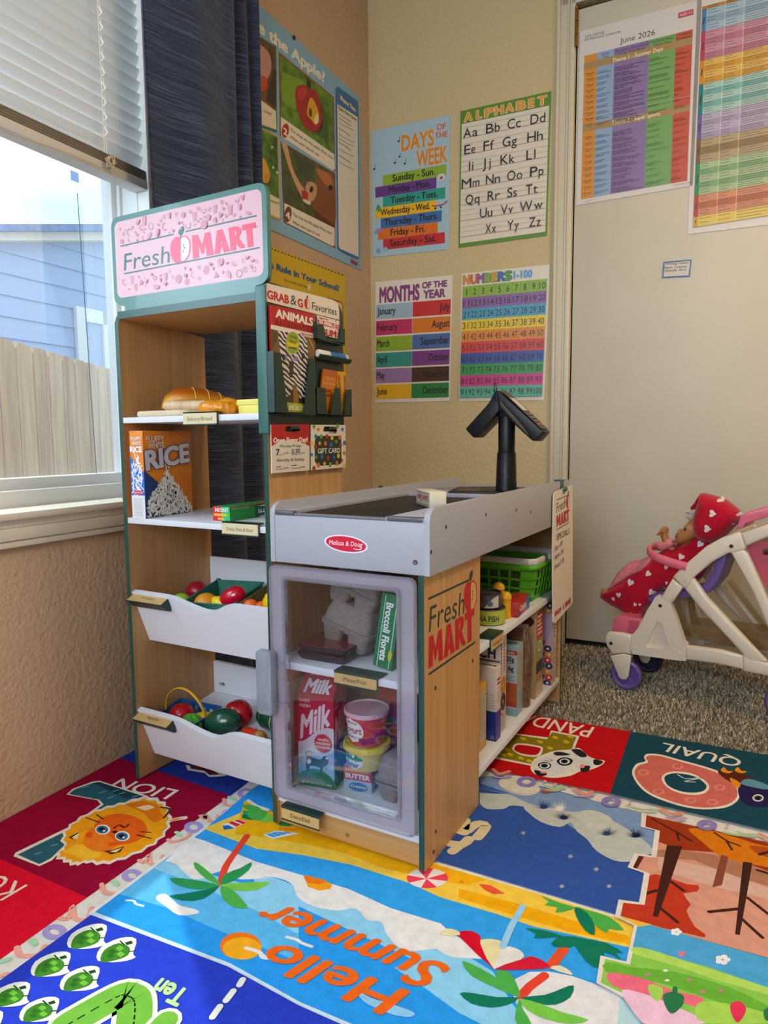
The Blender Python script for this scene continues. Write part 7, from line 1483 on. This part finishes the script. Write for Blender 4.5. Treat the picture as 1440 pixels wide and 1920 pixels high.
# ---- counter, lower shelf: cereal and snack boxes in a row
Z6 = .069; GP = 'boxes on the lower counter shelf'
t, mb, F, R_, Lf, Tp = carton('snack_box', 'yellow box nearest the wooden side panel on the lower shelf', 'box', .622, .312, Z6, 0, .074, .094, .142, '#C8981C', GP); R_.rect(.058, .02, .088, .125, '#BDB7A6'); R_.lines(.06, .024, .087, .12, 16, .0016, '#6A665A', .2); mb.build('box', t)
t, mb, F, R_, Lf, Tp = carton('cereal_box', 'white and blue cereal box beside the yellow box', 'box', .604, .4005, Z6, 0, .134, .029, .163, '#D9C8BE', GP); F.rect(0, 0, .134, .066, '#1C3484'); R_.rect(0, 0, .029, .066, '#2E348E'); F.lines(.112, .070, .132, .105, 6, .001, '#7A6A6A'); Tp.lines(.08, .006, .13, .022, 1, .008, '#4A3A5A', .1); R_.lines(.005, .122, .026, .14, 2, .005, '#B03A3A', .1); R_.lines(.005, .085, .024, .12, 5, .0012, '#7A6A7A'); F.stroke([(.122, .006), (.126, .013), (.13, .006)], .0012, '#C8CCD8', closed=True)
mb.build('box', t)
t, mb, F, R_, Lf, Tp = carton('cereal_box', 'tall white crunch cereal box behind the white and blue box', 'box', .594, .440, Z6, 0, .146, .042, .218, '#CFC2B8', GP); F.t('CRUNCH', .02, .172, .115, .025, '#2E2A34', .03); F.rect(.0, .165, .146, .168, '#2A2A44'); R_.text('COOKIE', (.012, .135), (.012, .205), (.004, .135), '#4A5A9A', .05); R_.lines(.022, .138, .034, .205, 9, .004, '#B85A3A', .2); R_.poly(ell(.022, .108, .016, .02), '#C87A1E'); R_.poly(ell(.022, .108, .005, .006), '#E0A040'); R_.poly(ell(.022, .070, .016, .02), '#3E2A22'); R_.poly(ell(.022, .070, .004, .005), '#A89A8A'); R_.stroke(ell(.022, .052, .014, .012, 0, 10, pi, 2*pi), .003, '#B83A2A'); R_.lines(.006, .006, .036, .036, 7, .0012, '#8A8488')
mb.build('box', t)
t, mb, F, R_, Lf, Tp = carton('cereal_box', 'pale blue cereal box with calorie figures and an orange panel', 'box', .612, .558, Z6, 0, .112, .045, .170, '#86A6AA', GP); F.rect(.0, .0, .112, .160, '#B9BFBC'); F.rect(0, 0, .112, .018, '#7FA4AC'); F.rect(.06, .148, .112, .158, '#B03A2A'); F.t('4 BARS', .083, .150, .022, .005, '#E8D8CC', .03); F.t('25g', .086, .132, .018, .011, '#2A2A30', .04); F.t('6g', .090, .110, .013, .011, '#2A2A30', .04); F.lines(.084, .124, .110, .130, 1, .0016, '#5A5A5A'); F.lines(.084, .102, .110, .108, 1, .0016, '#5A5A5A'); F.lines(.082, .084, .110, .098, 3, .0014, '#5A5A5A'); F.rect(.078, .022, .112, .080, '#B4552A'); F.rect(.078, .022, .112, .034, '#B03A2A'); R_.rect(.006, .06, .034, .155, '#B8A890'); R_.lines(.008, .064, .032, .15, 13, .0013, '#6A625A', .2); Tp.lines(.07, .01, .108, .03, 2, .006, '#3A3A40', .2)
mb.build('box', t)
t = thing('snack_bag', 'clear brown snack bag squeezed between the pale blue and tan boxes', 'bag', (.612, .617, Z6)); mb = MB(); rings = []
for k in range(13):
    u = k/12; hd = .020*(1-u**3*.85)+.001; rings.append([V((x*(1-.06*u)+.003*sin(u*9+x*40), y*hd/.02, .192*u)) for x, y in rrect(-.061, -.02, .061, .02, .015, 4)])
mb.loft(rings, M('#6E4A34', .25, noise=.35, nscale=60, coat=.5)); mb.build('bag', t); mb = MB(); mb.box((-.056, -.0025, .190), (.056, .0025, .203), M('#8A705C', .25, coat=.6), .001); mb.build('seal', t)
t, mb, F, R_, Lf, Tp = carton('cracker_box', 'tan box with a red side stripe between the brown bag and the ring cereal', 'box', .602, .694, Z6, 0, .144, .066, .222, '#A98550', GP); F.rect(.118, .03, .138, .17, '#9C8A66'); F.lines(.120, .034, .136, .165, 12, .0014, '#6A5A40', .2); F.poly([(.126, .05), (.134, .05), (.130, .058), (.134, .066), (.126, .066), (.130, .058)], '#B02A2A'); F.poly(spl([(.06, .175), (.12, .18), (.14, .2), (.11, .215), (.07, .205)], 3), '#4A2A1C'); R_.rect(.006, .150, .06, .218, '#A82A2E'); R_.lines(.012, .158, .054, .212, 5, .006, '#E0C8B8', .3); R_.rect(.006, .095, .06, .148, '#8E9062'); R_.stroke(ell(.033, .13, .014, .012), .003, '#E4DCC8', closed=True); R_.rect(.006, .062, .06, .092, '#2E4034'); R_.rect(.004, .0, .062, .04, '#B9AA90'); mb.build('box', t)
t, mb, F, R_, Lf, Tp = carton('cereal_box', 'cereal box printed with colorful rings at the far end of the shelf', 'box', .609, .7955, Z6, 0, .150, .036, .223, '#A890A4', GP); RC_ = ('#2E2A5A', '#A82036', '#B8362A', '#2A6A8A', '#C88A1E', '#7A2A5A')
k_ = 0
for row, y in enumerate([.006+.0155*i for i in range(8)]+[.20, .215]):
    for col_, x in enumerate((.098, .117, .138)):
        if row == 7 and col_ == 2: continue
        F.poly(ell(x+(row % 2)*.004, y, .0098, .0088), RC_[(row*2+col_*3) % 6]); F.poly(ell(x+(row % 2)*.004, y, .0036, .0032), '#D8CCD0')
R_.rect(0, 0, .036, .223, '#C9BCAE'); R_.lines(.008, .125, .028, .21, 8, .006, '#6A4A3A', .2)
for y, c in ((.105, '#C8881E'), (.09, '#B03A2A'), (.066, '#A82036')): R_.stroke(ell(.018, y, .009, .007), .003, c, closed=True)
R_.lines(.006, .01, .03, .055, 10, .0012, '#8A8078', .2); mb.build('box', t)
# ------------------------------------------------------------------ doll stroller and doll by the door
SA = radians(-10); SP0 = V((.82, 1.04, 0)); SU = V((cos(SA), sin(SA), 0)); SNn = V((SU.y, -SU.x, 0))      # along the frame / towards us
zT = zoomed(1060, 900, 3.7895); z51, z52 = zoomed(1110, 910, 6.857), zoomed(1230, 910, 6.857)
def onS(x, y, off=0): return on(x, y, SP0-SNn*off, SNn)          # off = how far behind the near side frame
sr = thing('doll_stroller', 'white and pink plastic doll stroller with purple wheels by the door', 'doll stroller', (SP0.x, SP0.y, -.006)); invS = Matrix.Translation(-V(sr.location))
XSd = lambda off: invS @ Matrix.Translation(SP0-SNn*off) @ fr((0, 0, 0), SU, ZZ)       # (u, z, h), h towards us
def s2(pts, off=0): return [((lambda p: ((p-SP0).dot(SU), p.z))(onS(x, y, off))) for x, y in pts]
CRM = M('#D9CDBB', .32, .5, coat=.15); PKP = M('#D8687E', .32, .5, coat=.2); PKD = M('#B8485C', .35, .5); PUR = M('#6A5096', .4); PUR_SHADE = M('#2A2244', .5)
WDS = .185
FRAME = [[(275, 1130), (285, 1095), (310, 1080), (400, 1090), (470, 1105), (465, 1245), (420, 1235), (330, 1242), (290, 1180)],
         [(665, 850), (758, 700), (838, 762), (745, 890)],
         [(760, 690), (805, 640), (850, 600), (1000, 470), (1110, 410), (1225, 370), (1250, 385), (1282, 480), (1265, 500), (1200, 520), (1160, 520), (1040, 585), (912, 692), (905, 720), (870, 760), (845, 775)],
         [(1245, 382), (1440, 310), (1640, 255), (1650, 345), (1440, 405), (1280, 472)],
         [(1172, 515), (1262, 495), (1292, 520), (1440, 860), (1600, 1230), (1520, 1250), (1330, 800)],
         [(845, 775), (908, 695), (1000, 830), (1250, 1100), (1430, 1292), (1300, 1300), (1250, 1230), (960, 920)],
         [(855, 1178), (1110, 1210), (1262, 1248), (1262, 1350), (1080, 1310), (855, 1280)],
         [(1258, 1245), (1300, 1252), (1430, 1300), (1600, 1330), (1640, 1420), (1440, 1398), (1258, 1362)]]
ABR = [(470, 1105), (520, 1050), (580, 930), (640, 830), (655, 820), (690, 852), (750, 882), (755, 905), (790, 990), (840, 1150), (862, 1172), (856, 1286), (780, 1280), (480, 1237), (465, 1200)]
TRI = [(655, 1002), (685, 1012), (740, 1188), (722, 1203), (582, 1190), (572, 1172)]
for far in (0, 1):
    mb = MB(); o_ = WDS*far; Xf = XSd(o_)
    for p in FRAME: mb.prism(s2(zT(*p)), -.024, 0, CRM, X=Xf, bev=.007, seg=3)
    mb.prism(s2(zT(*ABR)), -.024, .001, CRM, X=Xf, holes=[s2(zT(*TRI))[::-1]]); mb.prism(s2(zT(*TRI)), -.016, -.007, CRM, X=Xf)
    for k, (x, y, m_) in enumerate(((325, 1160, 1), (675, 893, 1), (1180, 470, 1), (857, 697, 0), (493, 1190, 0), (808, 1238, 0), (1302, 1322, 0))):
        u_, v_ = s2(zT((x, y)))[0]; mb.lathe([(.0048, 0), (.0048, .0016), (.0034, .0018), (.003, .0006), (0, .0006)], M('#4A4640', .3, metal=.8) if m_ else CRM, X=Xf @ T(u_, v_, .0005), n=16)
    mb.build('side_frame', sr)
    mb = MB(); mb.prism(s2(zT((328, 1244), (420, 1230), (476, 1245), (456, 1390), (438, 1414), (410, 1412), (386, 1392))), .001, .010, CRM, X=Xf, bev=.003); mb.build('fork', sr)
    for (x, y), nm in (((425, 1368), 'wheel'), ((1590, 1480), 'wheel')):
        u_, v_ = s2(zT((x, y)))[0]; v_ = .0395 if x < 900 else .05; r_ = v_+.004
        mb = MB(); mb.lathe([(r_*.99-.014, -.0095), (r_-.006, -.0105), (r_, -.006), (r_, .004), (r_-.005, .009), (r_*.7, .0065), (r_*.66, .001), (.012, .001), (.011, .006), (0, .006)], PUR_SHADE if far else PUR, X=Xf @ T(u_, v_, -.010), n=36)  # far wheels take a darker purple, their shade put into the colour
        for q in range(6): mb.box((.008, -.0018, .0), (r_*.68, .0018, .0045), PUR_SHADE if far else PUR, .0006, Xf @ T(u_, v_, -.010) @ RZ(q*pi/3+.3))
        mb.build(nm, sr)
W_ = lambda pts, h0, h1, mat, name, bev=.003, off=.03: (lambda mb: (mb.prism(s2(zT(*pts), off), h0, h1, mat, X=XSd(off), bev=bev), mb.build(name, sr)))(MB())
W_([(330, 1082), (340, 995), (372, 966), (460, 975), (545, 992), (530, 1050), (500, 1110), (420, 1100)], -.13, 0, PKP, 'footrest')
mb = MB()
for k in range(6):
    y = 1000+15*k; mb.prism(s2(zT((455-3*k, y), (528-6*k, y+4), (526-6*k, y+11), (453-3*k, y+7)), .029), 0, .0015, PKD, X=XSd(.029))
mb.build('footrest_grooves', sr)
seat = s2(zT((600, 868), (800, 836), (915, 838), (1020, 800), (1085, 720), (1130, 600), (1160, 505), (1075, 540), (1050, 630), (1005, 720), (930, 780), (800, 790), (640, 810), (575, 840)), .032)
mb = MB(); mb.prism(seat, -.125, 0, PUR, X=XSd(.032), bev=.004); mb.build('seat', sr)
mb = MB(); tp = [onS(*zT((862, 618))[0], .004), onS(*zT((760, 590))[0], .004), onS(*zT((660, 555))[0], .006), onS(*zT((606, 522))[0], .020), onS(*zT((597, 492))[0], .050), onS(*zT((620, 474))[0], .11), onS(*zT((660, 470))[0], .155), onS(*zT((760, 500))[0], .175), onS(*zT((860, 540))[0], .18)]
mb.tube([tuple(invS @ V(p)) for p in spl([tuple(p) for p in tp], 5, False)], .0125, PKP, n=14, flat=.55, up=ZZ); mb.build('tray_bar', sr)
W_([(1210, 350), (1245, 250), (1300, 225), (1440, 188), (1640, 150), (1650, 230), (1440, 262), (1280, 310), (1265, 340)], -.12, 0, PKP, 'hood_rim', .004, .028)
mb = MB(); mb.prism(s2(zT((1285, 470), (1375, 450), (1440, 435), (1650, 390), (1620, 800), (1440, 780), (1405, 720)), .03), -.13, 0, PKD, X=XSd(.03), holes=[s2(zT((1395, 490), (1440, 482), (1600, 450), (1600, 510), (1440, 535), (1405, 530)), .03)[::-1]]); mb.build('carry_basket', sr)
mb = MB(); CB = clear((.92, .86, .74), .08, .1, .32, '#B79C70')
for p in ([(795, 850), (850, 860), (860, 990), (880, 1025), (1110, 1045), (1430, 1090), (1440, 1200), (1110, 1155), (880, 1100), (830, 1080)], [(1090, 760), (1130, 740), (1380, 1080), (1440, 1085), (1440, 1130), (1360, 1120)]):
    mb.prism(s2(zT(*p), .05), -.002, 0, CB, X=XSd(.05)); mb.prism(s2(zT(*p), .05), -.09, -.088, CB, X=XSd(.05))
mb.prism(s2(zT((830, 1080), (880, 1100), (1110, 1155), (1440, 1200), (1440, 1215), (1110, 1170), (880, 1115), (825, 1092)), .05), -.09, 0, CB, X=XSd(.05)); mb.build('storage_bin', sr)

class Puff:
    """a soft volume: outline traced on the plane lying `off` behind the near frame, swelling by `dep` to both sides"""
    def __init__(s, pts, off, dep, c=None, inv=I4):
        s.o = s2(pts, off); s.off, s.dep, s.inv = off, dep, inv; n = len(s.o); s.c = c or (sum(p[0] for p in s.o)/n, sum(p[1] for p in s.o)/n); s.X = inv @ Matrix.Translation(SP0-SNn*off) @ fr((0, 0, 0), SU, ZZ)
    def mesh(s, mb, mat, n=9):
        rings = []
        for k in range(1, 2*n):
            t = pi*k/(2*n); sc = sin(t)**.55; rings.append([V((s.c[0]+(p[0]-s.c[0])*sc, s.c[1]+(p[1]-s.c[1])*sc, s.dep*cos(t))) for p in s.o])
        mb.loft(rings, mat, s.X)
    def lift(s, u, v, e=.0006):
        dx, dy = u-s.c[0], v-s.c[1]; best = 9
        for (x0, y0), (x1, y1) in zip(s.o, s.o[1:]+s.o[:1]):
            ex, ey = x1-x0, y1-y0; den = dx*ey-dy*ex
            if abs(den) < 1e-12: continue
            t = ((x0-s.c[0])*ey-(y0-s.c[1])*ex)/den; w = ((x0-s.c[0])*dy-(y0-s.c[1])*dx)/den
            if t > 0 and -1e-6 <= w <= 1+1e-6: best = min(best, t)
        sc = min(.999, 1/best); t = math.asin(sc**(1/.55)); return s.X @ V((u, v, s.dep*cos(t)+e))
    def mark(s, mb, pts, mat, e=.0006):
        P = [(u, v) for u, v in s2(pts, s.off-s.dep*.6)]; c = (sum(p[0] for p in P)/len(P), sum(p[1] for p in P)/len(P)); n = len(P)
        rings = [[(c[0]+(u-c[0])*k, c[1]+(v-c[1])*k) for u, v in P] for k in (1, .6, .25)]; vs = [s.lift(u, v, e) for r_ in rings for u, v in r_]+[s.lift(*c, e)]
        mb.add(vs, [(j*n+i, j*n+(i+1) % n, (j+1)*n+(i+1) % n, (j+1)*n+i) for j in range(2) for i in range(n)]+[(2*n+i, 2*n+(i+1) % n, 3*n) for i in range(n)], mat)
def heart(x, y, r, a=0, sx=1):
    o = []
    for k in range(16):
        t = 2*pi*k/16; hx, hy = 16*sin(t)**3/17, -(13*cos(t)-5*cos(2*t)-2*cos(3*t)-cos(4*t))/17; hx *= sx; o.append((x+r*(hx*cos(a)-hy*sin(a)), y+r*(hx*sin(a)+hy*cos(a))))
    return o
dl = thing('baby_doll', 'baby doll lying back in the stroller with one hand raised', 'doll', tuple(onS(*zT((860, 600))[0], .10)-ZZ*.03)); invD = Matrix.Translation(-V(dl.location))
bk = thing('doll_blanket', 'red hooded blanket with white hearts wrapped around the doll', 'blanket', tuple(onS(*zT((600, 800))[0], .10)-ZZ*.05)); invB = Matrix.Translation(-V(bk.location))
SKIN = M('#A9713F', .45, .4, sub=.05); REDB = M('#B4082A', .85, .15, sheen=.25, noise=.06, nscale=40, bump=.15, bscale=160); HW = M('#DDD3CB', .8)
mb = MB()
fp = spl(z51((1275, 440), (1240, 490), (1205, 545), (1180, 565), (1150, 560), (1122, 566), (1118, 585), (1128, 605), (1105, 612), (1085, 625), (1098, 645), (1080, 660), (1094, 685), (1075, 705), (1080, 735), (1110, 755), (1160, 765), (1240, 740), (1330, 690), (1420, 600), (1440, 480), (1360, 420)), 2)
fc = Puff(fp, .10, .036, inv=invD); fc.mesh(mb, SKIN)
hand = zT
Pt = lambda x, y, off=.09: invD @ onS(*zT((x, y))[0], off)
mb.tube([Pt(735, 460), Pt(715, 430), Pt(705, 405), Pt(700, 380), Pt(703, 362)], [.0115, .0105, .0095, .011, .009], SKIN, n=12)
for q in (((720, 372, .094), (725, 345, .094), (712, 335, .092), (698, 345, .088)), ((715, 368, .087), (712, 342, .085), (696, 340, .083), (684, 352, .081)), ((706, 366, .081), (700, 348, .078), (686, 350, .076), (676, 362, .075)), ((698, 372, .077), (690, 360, .074), (677, 366, .072), (668, 374, .072)), ((698, 395, .084), (685, 382, .078), (668, 384, .074), (656, 388, .073))):
    mb.tube([Pt(*p) for p in q], [.0042, .0042, .0038, .003], SKIN, n=8); mb.ball(tuple(Pt(*q[-1])), .003, SKIN, n=8, m=6)
mb.tube([Pt(775, 495), Pt(745, 482), Pt(733, 460)], [.008, .009, .010], SKIN, n=12)                      # arm inside the sleeve
Puff(zT((250, 800), (258, 775), (275, 768), (300, 772), (330, 790), (330, 830), (270, 825)), .10, .012, inv=invD).mesh(mb, SKIN); mb.tube([Pt(300, 800, .10), Pt(520, 700, .10), Pt(760, 620, .10), Pt(900, 440, .10)], [.010, .014, .018, .018], SKIN, n=14)
EYE = M('#2A1C14', .3); fc.mark(mb, z51(*ell(1218, 562, 16, 20, .4)), EYE); fc.mark(mb, z51(*ell(1212, 534, 26, 4, -.75)), M('#5A3A20', .6)); fc.mark(mb, z51((1088, 655), (1112, 650), (1120, 662), (1100, 668)), M('#8A3A3A', .4))
fc.mark(mb, z51(*ell(1395, 640, 18, 30, .2)), M('#9A6436', .5))
bd = mb.build('body', dl)
mb = MB(); rh = random.Random(4); HR = M('#D8CCC4', .7)
for k in range(40):
    x, y = 1250+rh.uniform(-10, 60), 420+rh.uniform(-60, 30); p = invD @ onS(*z51((x+30, y+20))[0], .10+rh.uniform(-.03, .03)); q = invD @ onS(*z51((x-30-rh.uniform(0, 30), y-20+rh.uniform(-30, 20)))[0], .10+rh.uniform(-.035, .035)); mb.tube([p, (p+q)/2+V((0, 0, .003)), q], [.0012, .001, .0004], HR, n=5)
mb.build('hair', dl)
PKC = M('#D27A84', .8, .2, noise=.2, nscale=220)
mb = MB(); sv = Puff(z51((835, 750), (880, 725), (960, 720), (995, 680), (1040, 700), (1070, 760), (1020, 800), (900, 850), (830, 800)), .088, .016, inv=invD); sv.mesh(mb, PKC); mb.build('sleeve', dl)
mb = MB(); Puff(z51((200, 1340), (240, 1290), (330, 1130), (420, 1040), (520, 975), (640, 955), (760, 900), (820, 930), (760, 1060), (560, 1140), (330, 1290), (240, 1350)), .105, .03, inv=invD).mesh(mb, PKC); mb.build('dress', dl)
mb = MB(); lo = spl(z51((112, 1400), (140, 1385), (330, 1260), (520, 1120), (660, 1030), (750, 965), (820, 890), (980, 800), (1100, 755), (1200, 745), (1330, 660), (1440, 620))+z52((700, 700), (780, 760), (700, 900), (640, 1120), (520, 1230), (300, 1330))+zT((700, 760), (640, 850), (560, 930), (520, 965), (490, 975), (440, 955), (380, 915), (330, 890), (255, 838)), 2)
lb = Puff(lo, .108, .040, inv=invB); lb.mesh(mb, REDB, 8)
for x, y, r_, a_, s_ in ((515, 1240, 52, .35, 1), (745, 1125, 50, .8, .8), (362, 1400, 42, -.1, .85), (1165, 910, 50, .5, .9), (1390, 755, 50, .6, .9), (785, 1365, 50, .8, .9), (975, 1045, 36, .3, .8), (980, 1245, 30, .2, .6), (285, 1455, 34, -.5, .7)): lb.mark(mb, z51(*heart(x, y, r_, a_, s_)), HW)
for x, y, r_, a_, s_ in ((505, 880, 18, .6, .8), (468, 956, 22, .6, .7), (540, 880, 14, .4, .7)): lb.mark(mb, zT(*heart(x, y, r_, a_, s_)), HW)
bw = mb.build('wrap', bk)
mb = MB(); ho_ = spl(z52((585, 100), (680, 112), (800, 145), (900, 185), (1000, 260), (1088, 345), (1095, 420), (1050, 490), (940, 610), (840, 690), (700, 740), (580, 700), (520, 650), (490, 560), (490, 430), (520, 310), (560, 200)), 3)
hd = Puff(ho_, .10, .056, inv=invB); hd.mesh(mb, REDB, 9)
for x, y, r_, a_, s_ in ((752, 355, 54, -1.45, .95), (685, 548, 56, -1.45, .95), (820, 185, 48, -1.0, .8), (1055, 380, 38, -.9, .7), (560, 760, 55, .7, .9), (990, 500, 22, .2, .6)): hd.mark(mb, z52(*heart(x, y, r_, a_, s_)), HW)
mb.build('hood', bk)
mb = MB(); Puff(z52((585, 100), (580, 160), (530, 300), (460, 320), (448, 290), (500, 235), (550, 150)), .118, .02, inv=invB).mesh(mb, REDB); mb.build('hood_brim', bk)
